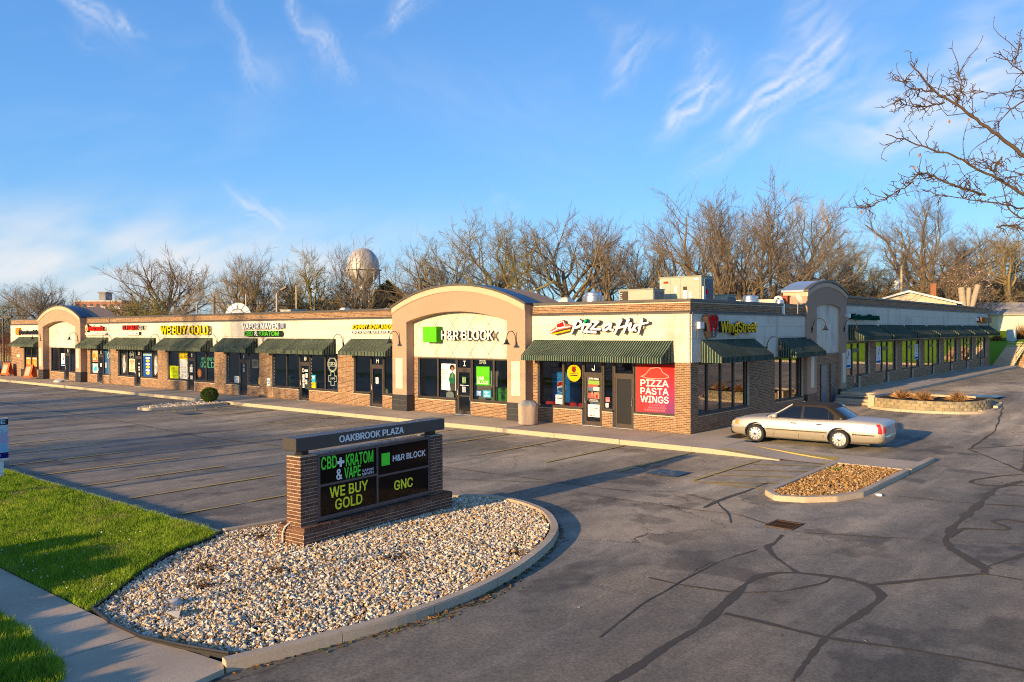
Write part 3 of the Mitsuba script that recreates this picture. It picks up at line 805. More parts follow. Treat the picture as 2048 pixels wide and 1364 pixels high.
def door(M, s0, s1, z0, z1, ztop, glass=GLASS, d=-0.12, hand=0, solidleaf=False, color=None):
    m = opening_frame(M, s0, s1, z0, z1, d, 0.045, parts='tlr')
    k = put('door', m, BRONZE, B, M)
    w = 0.11
    a0, a1, b0, b1 = s0 + .048, s1 - .048, z0 + .012, z1 - .048
    m = MB()
    m.box(a0, a0 + w * .8, d - .03, d + .012, b0, b1).box(a1 - w * .8, a1, d - .03, d + .012, b0, b1).box(a0 + w * .8, a1 - w * .8, d - .03, d + .011, b1 - w, b1).box(a0 + w * .8, a1 - w * .8, d - .03, d + .011, b0, b0 + w * 1.5)
    put('leaf', m, BRONZE, k, M)
    put('pane', MB().quad((a0 + .08, d - .01, b0 + .15), (a1 - .08, d - .01, b0 + .15), (a1 - .08, d - .01, b1 - .1), (a0 + .08, d - .01, b1 - .1)), BLACK if solidleaf else glass, k, M)
    hx = a0 + .05 if hand == 0 else a1 - .05
    put('handle', MB().tube([(hx, d + .012, z0 + .90), (hx, d + .06, z0 + .92), (hx, d + .06, z0 + 1.2), (hx, d + .012, z0 + 1.22)], 0.012, 6), STEEL, k, M)
    put('threshold', MB().box(s0, s1, d - .06, d + .14, z0 - .02, z0 + .012), LGREY, k, M)
    if ztop > z1 + .15:
        window(M, s0, s1, z1 + .002, ztop, glass, d)
    return k


def shop(M, items, z=0.0, head=2.73, sill=0.70, glass=GLASS, mullion_d=-0.12):
    """items: ('w', s0, s1) windows over a low wall, ('d', s0, s1[, hand]) doors, ('p', s0, s1) piers."""
    for it in items:
        k, s0, s1 = it[:3]
        if k == 'p':
            solid(M, s0, s1, z, z + head); bricks(M, s0, s1, z, z + head)
        elif k == 'w':
            solid(M, s0, s1, z, z + sill - .05); bricks(M, s0, s1, z, z + sill - .06)
            put('sill', MB().box(s0, s1, -.25, .035, z + sill - .055, z + sill), BRONZE, B, M)
            n = it[3] if len(it) > 3 else 1
            e = np.linspace(s0, s1, n + 1) if not isinstance(n, (list, tuple)) else np.array([s0, *n, s1])
            for a, b in zip(e[:-1], e[1:]):
                window(M, a, b, z + sill + .001, z + head - .06, glass)
        elif k == 'd':
            door(M, s0, s1, z, z + 2.16, z + head - .06, glass, hand=it[3] if len(it) > 3 else 0)
    a, b = min(i[1] for i in items), max(i[2] for i in items)
    put('soffit', MB().box(a, b, -.25, -.05, z + head - .06, z + head + .05), BRONZE, B, M)


# ---- front wall, from the far end to the corner
solid(FRONT, -69.2, -66.25, 0, 2.73); bricks(FRONT, -69.2, -66.95, .0, 2.73); bricks(FRONT, -66.95, -66.25, .70, 2.73)
shop(FRONT, [('w', -66.25, -61.5, [-64.74, -63.45])])
shop(FRONT, [('p', -60.55, -60.26), ('w', -60.26, -57.5, [-58.73]), ('d', -57.48, -56.56), ('w', -56.54, -54.1, [-55.2])], head=2.75)
shop(FRONT, [('p', -53.1, -52.52), ('w', -52.52, -51.27), ('d', -51.25, -50.34), ('w', -50.32, -48.92), ('p', -48.92, -47.66), ('w', -47.66, -45.08, [-46.28]), ('d', -45.06, -44.11), ('w', -44.09, -41.52, [-42.55]), ('p', -41.52, -40.13),
             ('w', -40.13, -37.54, [-38.75]), ('d', -37.52, -36.6), ('w', -36.58, -34.0, [-35.2]), ('p', -34.0, -32.65), ('w', -32.65, -31.22), ('d', -31.2, -30.25), ('w', -30.23, -28.88), ('p', -28.88, -27.55),
             ('w', -27.55, -24.94, [-26.2]), ('d', -24.92, -23.95), ('w', -23.93, -21.3, [-22.56]), ('p', -21.3, -19.97), ('w', -19.97, -18.66), ('d', -18.64, -17.66, 0), ('w', -17.64, -16.25)])
shop(FRONT, [('p', -15.3, -14.97), ('w', -14.97, -12.4, [-13.66]), ('d', -12.38, -11.41), ('w', -11.39, -8.6, [-10.03])], head=2.72)
shop(FRONT, [('p', -7.7, -7.4), ('w', -7.4, -5.02, [-6.06]), ('d', -5.0, -4.04), ('w', -4.02, -3.5)])
door(FRONT, -3.48, -2.53, 0, 2.16, 2.67, hand=1, solidleaf=True)
shop(FRONT, [('w', -2.5, -0.66, [-2.17]), ('p', -0.66, 0.0)])
# ---- corner side wall
shop(SIDE, [('p', 0.0, 0.66), ('w', 0.66, 5.30, [1.60, 2.80, 4.00, 5.12]), ('p', 5.30, 8.03), ('w', 8.03, 11.50, [9.02, 10.22, 11.25]), ('p', 11.50, 11.62)], glass=MGLASS)
# portal recess with two plain doors
solid(SIDE, 11.62, 17.36, 0, 2.72)
bricks(SIDE, 12.9, 16.45, 0, 2.7)
# ---- wing: seven bays
WZ, WP = 0.66, 5.565
items = []
for i in range(7):
    y0 = 17.42 + WP * i
    items += [('w', y0, y0 + 1.62), ('d', y0 + 1.64, y0 + 2.72, 0), ('w', y0 + 2.74, y0 + 4.46), ('p', y0 + 4.46, y0 + WP)]
shop(SIDE, items, z=WZ, head=2.62, sill=0.71, glass=MGLASS)
solid(SIDE, 56.2, 56.6, 0.5, 3.4); bricks(SIDE, 56.37, 56.6, WZ, 3.3)
# ---- stucco bands
def band(M, s0, s1, z0, z1, rows, joints, d=0.045, back=0.25, parent=BW):
    solid(M, s0, s1, z0, z1, 0.020)
    zs = [z0] + list(rows) + [z1]
    ss_ = [s0] + list(joints) + [s1]
    for a, b in zip(zs[:-1], zs[1:]):
        for c, e in zip(ss_[:-1], ss_[1:]):
            put('panel', MB().box(c + (.011 if c > s0 else 0), e - (.011 if e < s1 else 0), .0205, d, a + (.011 if a > z0 else 0), b - (.011 if b < z1 else 0)), STUCCO, parent, M)


def parapet(M, s0, s1, zb, zt, d=0.0):
    """Brick parapet between a ledge at zb and a coping at zt."""
    solid(M, s0, s1, zb, zt - .02, d)
    k0 = math.ceil((zb + .07) / CO)
    bricks(M, s0, s1, k0 * CO, math.floor((zt - .11) / CO) * CO, d)


ledge, coping = MB(), MB()
def trims(M, s0, s1, zb, zt, ends=(0, 0)):
    m = MB().add([(s0, -.02, zb - .045), (s1, -.02, zb - .045), (s0, .085, zb - .045), (s1, .085, zb - .045), (s0, .085, zb + .01), (s1, .085, zb + .01), (s0, -.02, zb + .085), (s1, -.02, zb + .085)],
                 [[0, 1, 3, 2], [2, 3, 5, 4], [4, 5, 7, 6], [0, 2, 4, 6], [1, 7, 5, 3]]).xf(M)
    ledge.add(*m.arrays())
    m = MB().rbox(s0, s1, -.30, .05, zt - .115, zt, .012).xf(M)
    coping.add(*m.arrays())


for (a, b, zt, js) in ((-69.2, -61.45, 5.15, [-65.5]), (-53.08, -16.28, 5.13, [-50.2, -47.5, -44.6, -41.4, -38.3, -35.2, -31.9, -28.3, -24.95, -21.6, -18.2]), (-7.67, 0.0, 5.17, [-4.9, -2.3])):
    band(FRONT, a, b, 2.73, 4.60, [3.64, 4.105], js)
    parapet(FRONT, a, b, 4.60, zt)
    trims(FRONT, a, b + (0.046 if b == 0 else 0), 4.645, zt)
band(SIDE, 0.0461, 11.62, 2.73, 4.60, [3.64, 4.105], [5.8])
parapet(SIDE, 0.0, 11.62, 4.60, 5.17)
trims(SIDE, 0.055, 11.62, 4.643, 5.168)
band(SIDE, 17.36, 55.55, 3.28, 5.26, [4.3, 4.78], [24, 31, 38, 45, 51])
solid(SIDE, 55.55, 56.6, 3.28, 5.26); bricks(SIDE, 55.55, 56.6, 3.3, 5.26)
parapet(SIDE, 17.36, 56.6, 5.26, 5.80)
trims(SIDE, 17.36, 56.6, 5.30, 5.80)
# end, back and partition walls, roof
wall.box(-69.2, -68.95, 0.0, 15, 0, 5.0).box(-69.2, -15, 14.75, 15, 0, 5.0).box(-15.2, -15, 15, 56.6, 0, 5.7).box(-15, 0, 56.35, 56.6, 0, 5.72).box(-15, -0.26, 17.2, 17.35, 2.5, 5.7)
put('roof', MB().box(-69.0, -0.2, 0.2, 14.8, 4.55, 4.72).box(-15.0, -0.2, 14.8, 17.25, 4.55, 4.72).box(-15.0, -0.2, 17.3, 56.4, 5.15, 5.32), ROOF, B)
_floor = MB().box(-68.9, -0.26, 0.0 - 0.24, 9, -0.30, -0.004).box(-9, -0.24, 9, 17.2, -.3, -.004).box(-9, -0.24, 17.35, 56.3, 0.3, WZ - .004)
put('floor', _floor, INFLOOR, B)
_in = MB().box(-68.9, -9.01, 6.0, 6.1, 0, 2.9).box(-9.0, -5.0, 6.0, 6.1, 0, 2.9).box(-9.1, -9.0, 8.9, 17.2, 0, 2.9).box(-9.1, -9.0, 17.36, 56.3, WZ, 3.5)
for x in (-61.0, -53.6, -48.3, -40.8, -33.3, -28.2, -20.6, -15.78, -8.16):
    _in.box(x - .06, x + .06, -0.25 + .25, 8.9, 0, 2.9)
for i in range(1, 7):
    y = 17.42 + WP * i - .55
    _in.box(-9.0, -0.26, y - .06, y + .06, WZ, 3.5)
put('partition', _in, INWALL, B)
put('partition', MB().box(-8.1, -.3, 5.4, 5.5, 0, 2.9).box(-8.09, -8.0, .6, 5.4, 0, 2.9), matte('red_room', (.22, .035, .03)), B)
put('ceiling', MB().box(-68.9, -0.26, 0.26, 8.9, 2.9, 2.96).box(-9, -0.26, 8.9, 17.2, 2.9, 2.96).box(-9, -.26, 17.36, 56.3, 3.5, 3.56), INWALL, B)

# ---- the two front portals
def arc(x0, x1, zs, rise, n=28):
    c = x1 - x0
    R = (c * c / 4 + rise * rise) / (2 * rise)
    xm, zc = (x0 + x1) / 2, zs + rise - R
    a = math.asin(min(1, c / 2 / R))
    t = np.linspace(-a, a, n)
    return [(xm + R * math.sin(k), zc + R * math.cos(k)) for k in t]


def tiles(M, s0, s1, z0, z1, nu, nv, d0, d1, parent, turn=None):
    for i in range(nu):
        for j in range(nv):
            a, b = s0 + (s1 - s0) * i / nu, s0 + (s1 - s0) * (i + 1) / nu
            c, e = z0 + (z1 - z0) * j / nv, z0 + (z1 - z0) * (j + 1) / nv
            put('tile', MB().box(a + .004, b - .004, d0, d1, c + .004, e - .004), BLACKT, parent, M)


def portal(x0, x1, pw, zs, rise, zi, risei, D=0.5):
    """Arched tan portal: piers pw wide between x0 and x1, standing D in front of the wall."""
    P = put('portal', MB().prism(Polygon([(x0, 0.0)] + arc(x0, x1, zs - .10, rise) + [(x1, 0.0), (x1 - pw, 0.0)] + arc(x0 + pw, x1 - pw, zi, risei)[::-1] + [(x0 + pw, 0.0)]), 0.0, D), TAN, B, FRONT_T)
    a_out, a_in = arc(x0, x1, zs - .10, rise), arc(x0, x1, zs - .36, rise)
    put('trim', MB().prism(Polygon(a_out + a_in[::-1]), D - .02, D + .05), TRIM, P, FRONT_T)
    put('coping', MB().prism(Polygon(arc(x0 - .06, x1 + .06, zs - .01, rise) + arc(x0 - .06, x1 + .06, zs - .099, rise)[::-1]), D - .05, D + .10), COPING, P, FRONT_T)
    put('barrel_roof', MB().prism(Polygon(arc(x0 - .06, x1 + .06, zs - .014, rise) + arc(x0 - .06, x1 + .06, zs - .099, rise)[::-1]), -.42, D - .05), ROOFM, P, FRONT_T)
    put('rear', MB().prism(Polygon([(x0 + .02, 4.6)] + arc(x0 + .02, x1 - .02, zs - .102, rise - .01) + [(x1 - .02, 4.6)]), -2.55, -0.001), TAN, P, FRONT_T)
    for a in (x0, x1 - pw):
        base = put('pier_base', MB().box(a - .02, a + pw + .02, -.001, D + .02, 0.0, .80), JOINT, B, FRONT)
        tiles(FRONT, a - .02, a + pw + .02, .0, .80, 2, 3, D + .02, D + .028, base)
        put('tile', MB().box(a - .028, a - .0201, .0, D + .018, .005, .795), BLACKT, base, FRONT)
        put('tile', MB().box(a + pw + .0201, a + pw + .028, .0, D + .018, .005, .795), BLACKT, base, FRONT)
        m = MB().rbox(a + .26, a + pw - .26, D - .01, D + .035, 1.10, 2.62, .012)
        put('pilaster_panel', m.rbox(a + .34, a + pw - .34, D, D + .05, 1.22, 2.50, .010), CREAM, P, FRONT)
    # cream wall with a diamond grid of panels
    reg = Polygon([(x0 + pw, 2.70), (x0 + pw, zi)] + arc(x0 + pw, x1 - pw, zi, risei) + [(x1 - pw, 2.70)])
    put('backing', MB().prism(reg.buffer(.05), -.25, -.012), JOINT, P, FRONT_T)
    xm, dw, dh = (x0 + x1) / 2, 1.16, 1.36
    for i in range(-8, 9):
        for j in range(-3, 8):
            cx, cz = xm + (i + (j % 2) * .5) * dw, 2.9 + j * dh / 2
            g = Polygon([(cx - dw / 2, cz), (cx, cz - dh / 2), (cx + dw / 2, cz), (cx, cz + dh / 2)]).buffer(-.012, join_style=2).intersection(reg)
            if g.area > .01:
                put('panel', MB().prism(g, -.0121, .0), STUCCO, P, FRONT_T)
    return P


portal(-16.29, -7.67, 1.04, 5.20, 0.98, 4.41, 0.47)
portal(-61.47, -53.05, 0.95, 5.20, 1.00, 4.41, 0.47)
# ---- the side portal
P = put('portal', MB().prism(Polygon([(11.62, 0.0)] + arc(11.62, 17.35, 5.80, .55) + [(17.35, 0.0), (16.45, 0.0)] + [(16.45, 5.08)] + arc(12.9, 16.45, 5.08, .17)[::-1] + [(12.9, 5.08), (12.9, 0.0)]), 0.0, .15), TAN, B, SIDE_T)
put('trim', MB().prism(Polygon(arc(11.6, 17.37, 5.80, .55) + arc(11.6, 17.37, 5.58, .55)[::-1]), -1.05, .19), TRIM, P, SIDE_T)
put('coping', MB().prism(Polygon(arc(11.52, 17.45, 5.90, .57) + arc(11.52, 17.45, 5.801, .57)[::-1]), .0, .24), COPING, P, SIDE_T)
put('barrel_roof', MB().prism(Polygon(arc(11.52, 17.45, 5.895, .57) + arc(11.52, 17.45, 5.801, .57)[::-1]), -1.12, .0), mat('light_metal', (.30, .36, .44), .3, metallic=.5), P, SIDE_T)
put('rear', MB().prism(Polygon([(11.62, 4.5)] + arc(11.62, 17.35, 5.79, .55) + [(17.35, 4.5)]), -1.0, -.001), TAN, P, SIDE_T)
reg = Polygon([(12.9, 2.74), (12.9, 5.08)] + arc(12.9, 16.45, 5.08, .17) + [(16.45, 2.74)])
put('backing', MB().prism(reg, -.25, .008), JOINT, P, SIDE_T)
for i in range(-4, 5):
    for j in range(-3, 9):
        cx, cz = 14.67 + (i + (j % 2) * .5) * 1.18, 2.9 + j * .68
        g = Polygon([(cx - .59, cz), (cx, cz - .68), (cx + .59, cz), (cx, cz + .68)]).buffer(-.012, join_style=2).intersection(reg)
        if g.area > .01: put('panel', MB().prism(g, .0081, .02), STUCCO, P, SIDE_T)
for a, b in ((11.62, 12.9), (16.45, 17.35)):
    base = put('pier_base', MB().box(a - .02, b + .02, .0, .17, 0.0, .80), JOINT, B, SIDE)
    tiles(SIDE, a - .02, b + .02, .0, .80, 2, 3, .17, .178, base)
    put('tile', MB().box(a - .028, a - .0201, .0, .168, .005, .795), BLACKT, base, SIDE)
    put('pilaster_panel', MB().rbox((a + b) / 2 - .22, (a + b) / 2 + .22, .14, .185, 1.10, 2.70, .012).rbox((a + b) / 2 - .13, (a + b) / 2 + .13, .15, .20, 1.22, 2.58, .01), CREAM, P, SIDE)
for y0, y1, c in ((13.75, 14.62, (.10, .125, .16)), (15.12, 15.90, (.035, .045, .065))):
    k = put('door', MB().box(y0, y1, .01, .045, .06, 2.16), BRONZE, B, SIDE)
    put('leaf', MB().box(y0 + .05, y1 - .05, .044, .058, .075, 2.11), mat('door_%d' % (y0 * 100), c, .35), k, SIDE)
    put('handle', MB().mesh(trimesh.creation.icosphere(1, .035).apply_translation((y0 + .13, .09, 1.05))), STEEL, k, SIDE, smooth=True)
tiles(FRONT, -66.95, -63.2, .0, .68, 8, 2, .0, .012, BW)

scene['shopping_plaza__wall'] = mikit.ply(wall.arrays(), MORTAR)
put('ledge', ledge, COPING, B)
put('coping', coping, COPING, B)

# bricks: the 300 nearest as parts, the rest of them one part
BRV = []
for i, c in enumerate(PALB):
    BRV.append(matte('brick_tone_%d' % i, c))
cent = np.array([M[:, :3] @ np.array([(a + b) / 2, d1, (c + e) / 2]) + M[:, 3] for (M, a, b, c, e, d0, d1) in _bricks])
seen = np.array([(M[:, 1] @ (CAM - p)) / np.linalg.norm(CAM - p) ** 3 for (M, *_), p in zip(_bricks, cent)])
order = np.argsort(-seen)
rest = MB()
_rc = np.random.default_rng(77)
_pr = np.array([3, 3, 2, 1.6, 1.3, 2.5]); _pr = _pr / _pr.sum()
BFO = MB.BF
for n, i in enumerate(order):
    M, a, b, c, e, d0, d1 = _bricks[i]
    ci = _rc.choice(6, p=_pr)
    if n < 300:
        put('brick', MB().box(a, b, d0 - .002, d1, c, e), BRV[ci], BW, M)
    else:
        v = np.array([[x, y, z] for z in (c, e) for y in (d0, d1) for x in (a, b)]) @ M[:, :3].T + M[:, 3]
        rest.add(v, BFO, np.clip(np.array(PALB[ci]) * _rc.uniform(.85, 1.15), 0, 1))
put('brickwork', rest, BRICK, BW, kind='stuff')

# ---- unit letters over the doors
for L, xc in zip('BCDEFGHIJ', (-57.02, -50.8, -44.6, -37.06, -30.72, -24.43, -18.15, -11.9, -4.52)):
    v, f = text(L, .24, None, .004)
    w = v[:, 0].max()
    put('unit_letter', MB().add(v + [-w / 2, 2.30, -.128], f), WHITE, B, at(FRONT_T, xc, 0, 0))
put('conduit', MB().tube([(-49.0, .02, 0.05), (-49.0, .06, .1), (-49.0, .06, 5.0), (-49.0, .0, 5.1)], .03, 6), GREY, B, FRONT)
# ---------------------------------------------------------------- awnings
def awning(M, s0, s1, zt, zb, label, depth=0.92, drop=0.22, group=None, seed=0):
    k = thing('awning', label, 'awning', group)
    r = np.random.default_rng(seed)
    V, F, UV = [], [], []

    def face(pts, uvs):
        n = len(V)
        V.extend(pts); UV.extend(uvs)
        F.extend([[n, n + i, n + i + 1] for i in range(1, len(pts) - 1)])
    zv = zb + drop
    n = max(2, int((s1 - s0) / .8))
    xs = np.linspace(s0, s1, n + 1)
    dip = lambda x, t: 0.02 * math.sin(PI * t) * (1 + .3 * math.sin(x * 3))
    o = r.uniform(0, .1)
    for a, b in zip(xs[:-1], xs[1:]):
        ts = np.linspace(0, 1, 4)
        for t0, t1 in zip(ts[:-1], ts[1:]):
            p = lambda x, t: (x, .05 + (depth - .05) * t, zt + (zv - zt) * t - dip(x, t))
            face([p(a, t0), p(b, t0), p(b, t1), p(a, t1)], [(a + o, 0), (b + o, 0), (b + o, 1), (a + o, 1)])
        face([(a, depth, zv), (b, depth, zv), (b, depth + .005, zb), (a, depth + .005, zb)], [(a + o, 0), (b + o, 0), (b + o, 1), (a + o, 1)])
    for x in (s0, s1):
        face([(x, .05, zt), (x, .05 + (depth - .05) / 2, (zt + zv) / 2), (x, depth, zv), (x, depth, zb), (x, .05, zb)], [(.05, 0), (depth / 2, 0), (depth, 0), (depth, 0), (.05, 0)])
    V = np.array(V, float) @ M[:, :3].T + M[:, 3]
    F = np.array(F)
    if np.linalg.det(M[:, :3]) < 0: F = F[:, ::-1]
    scene[fresh(k + '__canopy')] = mikit.ply((V, F), AWN, uv=np.array(UV, float))
    fr = MB()
    for x in (s0 + .02, s1 - .02):
        fr.tube([(x, .06, zb + .02), (x, depth - .02, zb + .02), (x, depth - .02, zv - .02), (x, .06, zt - .03)], .014, 5)
    fr.tube([(s0, depth - .02, zb + .02), (s1, depth - .02, zb + .02)], .014, 5).tube([(s0, depth - .02, zv - .015), (s1, depth - .02, zv - .015)], .014, 5)
    put('frame', fr, GREY, k, M)
    return k


AG = 'striped green shop awnings'
for i, (a, b, l) in enumerate([(-67.1, -61.5, 'dark green awning over the shop at the far end, beyond the far arched portal'), (-53.0, -49.15, 'short dark green awning beside the far arched portal under a red script sign'),
                               (-48.05, -41.65, 'dark green awning under the red hair salon letters'), (-40.5, -34.1, 'long dark green awning below the big yellow WE BUY GOLD letters'), (-32.9, -28.95, 'short dark green awning with branch shadows below the green CBD sign'),
                               (-27.9, -21.4, 'long green striped awning over the unit G shop front'), (-20.1, -16.35, 'short green striped awning under the yellow driving school letters'), (-7.55, -0.69, 'wide green awning with cream pinstripes over the pizza restaurant front')]):
    awning(FRONT, a, b, 3.56, 2.70, l, group=AG, seed=i)
for i, (a, b, l) in enumerate([(0.79, 5.7, 'green awning on the shaded corner wall under the wing sign, nearer the corner'), (8.27, 12.05, 'green awning on the corner wall beside the side portal, with sunlit side stripes')]):
    awning(SIDE, a, b, 3.59, 2.70, l, group=AG, seed=20 + i)
for i in range(7):
    y = 17.85 + 5.6 * i - (0.02 * i)
    awning(SIDE, y, y + 5.05 - .04 * i, 4.22, 3.36, 'green awning on the raised wing, %s in the row from the side portal' % ('first', 'second', 'third', 'fourth', 'fifth', 'sixth', 'seventh and farthest')[i], group=AG, seed=30 + i)


# ---------------------------------------------------------------- gooseneck lamps
def lamp(M, s_, z, label, d=0.0, reach=.62):
    k = thing('wall_lamp', label, 'wall lamp', 'black gooseneck wall lamps')
    Ml = at(M, s_, d, z)
    a = np.linspace(0, PI, 14)
    r = reach / 2
    arm = [(0, .02, -.12), (0, .05, -.10), (0, .05, .0)] + [(0, .05 + r - r * math.cos(t), .0 + .33 * math.sin(t) + .12 * min(1, t)) for t in a[1:]] + [(0, .05 + reach, .02)]
    put('arm', MB().tube(arm, .016, 7), LAMPB, k, Ml, smooth=40)
    put('mount', MB().rbox(-.05, .05, 0, .03, -.24, .02, .008), LAMPB, k, Ml)
    put('shade', MB().lathe([(.03, .10), (.055, .09), (.06, .02), (.075, -.02), (.13, -.09), (.18, -.12), (.185, -.13), (.17, -.125), (.12, -.09), (.05, -.02), (.0, -.02)], (0, .05 + reach, 0), 18), LAMPB, k, Ml, smooth=40)
    return k


for s_, z, d, l in [(-48.55, 3.35, .045, 'gooseneck lamp half hidden between the short red-sign awning and the hair salon awning'), (-41.05, 3.35, .045, 'gooseneck lamp between the hair salon awning and the gold buyer awning'), (-33.55, 3.35, .045, 'gooseneck lamp between the gold buyer awning and the CBD awning'),
                    (-28.35, 3.35, .045, 'gooseneck lamp between the CBD awning and the unit G awning'), (-20.75, 3.35, .045, 'gooseneck lamp between the unit G awning and the driving school awning'),
                    (-15.77, 3.50, .47, 'gooseneck lamp on the left pier of the near arched portal'), (-8.19, 3.50, .47, 'gooseneck lamp on the right pier of the near arched portal'), (-60.99, 3.50, .47, 'gooseneck lamp on the left pier of the far arched portal'), (-53.53, 3.50, .47, 'gooseneck lamp on the right pier of the far arched portal')]:
    lamp(FRONT, s_, z, l, d)
for s_, z, d, l in [(6.95, 3.20, .045, 'gooseneck lamp on the shaded corner wall between its two awnings'), (12.2, 4.05, .15, 'gooseneck lamp on the left pier of the side portal'), (16.9, 4.05, .15, 'gooseneck lamp on the right pier of the side portal')]:
    lamp(SIDE, s_, z, l, d)
lk = thing('flood_light', 'small white security light high on the right pier of the side portal', 'security light')
put('body', MB().rbox(16.95, 17.1, .15, .22, 4.62, 4.74, .01), WHITE, lk, SIDE)
put('head', MB().lathe([(.0, .08), (.05, .06), (.06, -.03), (.0, -.04)], (17.08, .30, 4.68), 10).lathe([(.0, .08), (.05, .06), (.06, -.03), (.0, -.04)], (16.93, .28, 4.66), 10), LGREY, lk, SIDE)


# ---------------------------------------------------------------- shop signs
def channel(k, M, txt, s0, s1, z0, z1, face, off=.20, depth=.12, bold=True, ret=SIGNRET, part='letters'):
    v, f = text(txt, z1 - z0, s1 - s0, 1.0, bold)
    put(part, MB().add(v * [1, 1, depth] + [s0, z0, off], f), ret, k, M)
    put(part + '_face', MB().add(v * [1, 1, .006] + [s0, z0, off + depth], f), face, k, M)


def raceway(k, M, s0, s1, z0, z1, off=.06, d=.13, m=None):
    put('raceway', MB().rbox(s0, s1, off - .02, off + d, z0, z1, .008), m or matte('raceway', (.60, .55, .45)), k, M)


k = thing('shop_sign', 'big yellow raised letters reading WE BUY GOLD', 'shop sign')
channel(k, FRONT_T, 'WE BUY GOLD', -40.45, -34.15, 3.80, 4.36, YELLOW, ret=matte('dark_yellow', (.22, .16, .02)))
raceway(k, FRONT, -40.2, -34.3, 3.98, 4.14)
k = thing('shop_sign', 'white raised letters VAPOR MAVEN above a green CBD and KRATOM panel', 'shop sign')
channel(k, FRONT_T, 'VAPOR MAVEN', -30.2, -26.4, 4.13, 4.46, WHITE, ret=LGREY)
raceway(k, FRONT, -30.25, -26.05, 4.16, 4.44, m=matte('raceway_blue', (.26, .30, .38)))
cap = LineString([(-29.95, 3.84), (-26.4, 3.84)]).buffer(.165)
put('panel', MB().prism(cap, .07, .25), BLACK, k, FRONT_T)
put('panel_face', MB().prism(cap.buffer(-.02), .2501, .256), BLACK, k, FRONT_T)
for t_, a, b, m_ in (('CBD', -30.05, -29.12, GREEN), ('&', -28.98, -28.62, WHITE), ('KRATOM', -28.48, -26.42, GREEN)):
    v, f = text(t_, .25, b - a, .01, True)
    put('letters_face', MB().add(v + [a, 3.72, .257], f), m_, k, FRONT_T)
k = thing('shop_sign', 'yellow and white raised letters of the driving school', 'shop sign')
channel(k, FRONT_T, 'JOHNNY ROWLANDS', -19.85, -16.6, 4.08, 4.31, YELLOW, off=.10)
channel(k, FRONT_T, 'DRIVING SCHOOLS', -19.85, -16.6, 3.86, 3.98, WHITE, off=.10, part='small_letters')
k = thing('shop_sign', 'red raised letters with a white HAIR SALON panel below', 'shop sign')
channel(k, FRONT_T, 'ULTIMATE', -46.2, -43.7, 4.13, 4.45, RED)
channel(k, FRONT_T, 'CUT', -43.6, -42.95, 4.16, 4.42, LGREY, part='small_letters')
pn = LineString([(-45.85, 3.865), (-43.9, 3.865)]).buffer(.115, cap_style=3)
put('panel', MB().prism(pn.buffer(.0), .08, .24), SIGNRET, k, FRONT_T)
put('panel_face', MB().prism(pn, .2401, .246), WHITE, k, FRONT_T)
v, f = text('HAIR SALON', .15, 1.9, .006, False)
put('letters', MB().add(v + [-45.83, 3.79, .2462], f), BLACK, k, FRONT_T)
k = thing('shop_sign', 'red script style letters over a narrow pink panel with a round orange emblem', 'shop sign')
channel(k, FRONT_T, 'Mexicanita', -52.15, -49.4, 4.08, 4.46, RED)
pn = sbox(-52.75, 3.74, -49.2, 3.93)
put('panel', MB().prism(pn, .08, .24), LGREY, k, FRONT_T)
put('panel_face', MB().prism(pn.buffer(-.01), .2401, .246), WHITE, k, FRONT_T)
v, f = text('PRODUCTOS LATINOS Y MAS', .11, 3.4, .006, False)
put('panel_letters', MB().add(v + [-52.68, 3.78, .2462], f), RED, k, FRONT_T)
put('emblem', MB().prism(affinity.scale(Point(-52.52, 4.27).buffer(.3), .8, 1.05), .08, .24), SIGNRET, k, FRONT_T)
put('emblem_face', MB().prism(affinity.scale(Point(-52.52, 4.27).buffer(.27), .8, 1.05), .2401, .246), matte('cream_face', (.75, .6, .4)), k, FRONT_T)
put('emblem_figure', MB().prism(affinity.scale(Point(-52.52, 4.2).buffer(.13), .8, 1.2), .2461, .252), ORANGE, k, FRONT_T)
k = thing('shop_sign', 'black lettering with an orange emblem at the far end of the front', 'shop sign')
channel(k, FRONT_T, 'boost', -66.45, -64.4, 3.80, 4.16, BLACK, bold=True)
channel(k, FRONT_T, 'mobile', -64.3, -62.0, 3.80, 4.16, BLACK, bold=True, part='more_letters')
put('emblem', MB().prism(Polygon([(-67.4, 3.95), (-67.35, 4.33), (-66.75, 4.35), (-66.5, 4.15), (-66.65, 3.78), (-67.2, 3.75)]).buffer(.03), .08, .26), ORANGE, k, FRONT_T)
k = thing('shop_sign', 'bright green square and white raised letters on the diamond wall of the near portal', 'shop sign')
put('square', MB().rbox(-14.15, -13.22, .06, .42, 3.42, 4.18, .01), matte('box_green', (.07, .33, .02)), k, FRONT)
put('square_face', MB().box(-14.14, -13.23, .42, .426, 3.43, 4.17), GREEN, k, FRONT)
channel(k, FRONT_T, 'H&R BLOCK', -12.93, -9.62, 3.56, 3.97, WHITE, off=.28, depth=.12)
raceway(k, FRONT, -12.75, -9.72, 3.66, 3.84, d=.2)

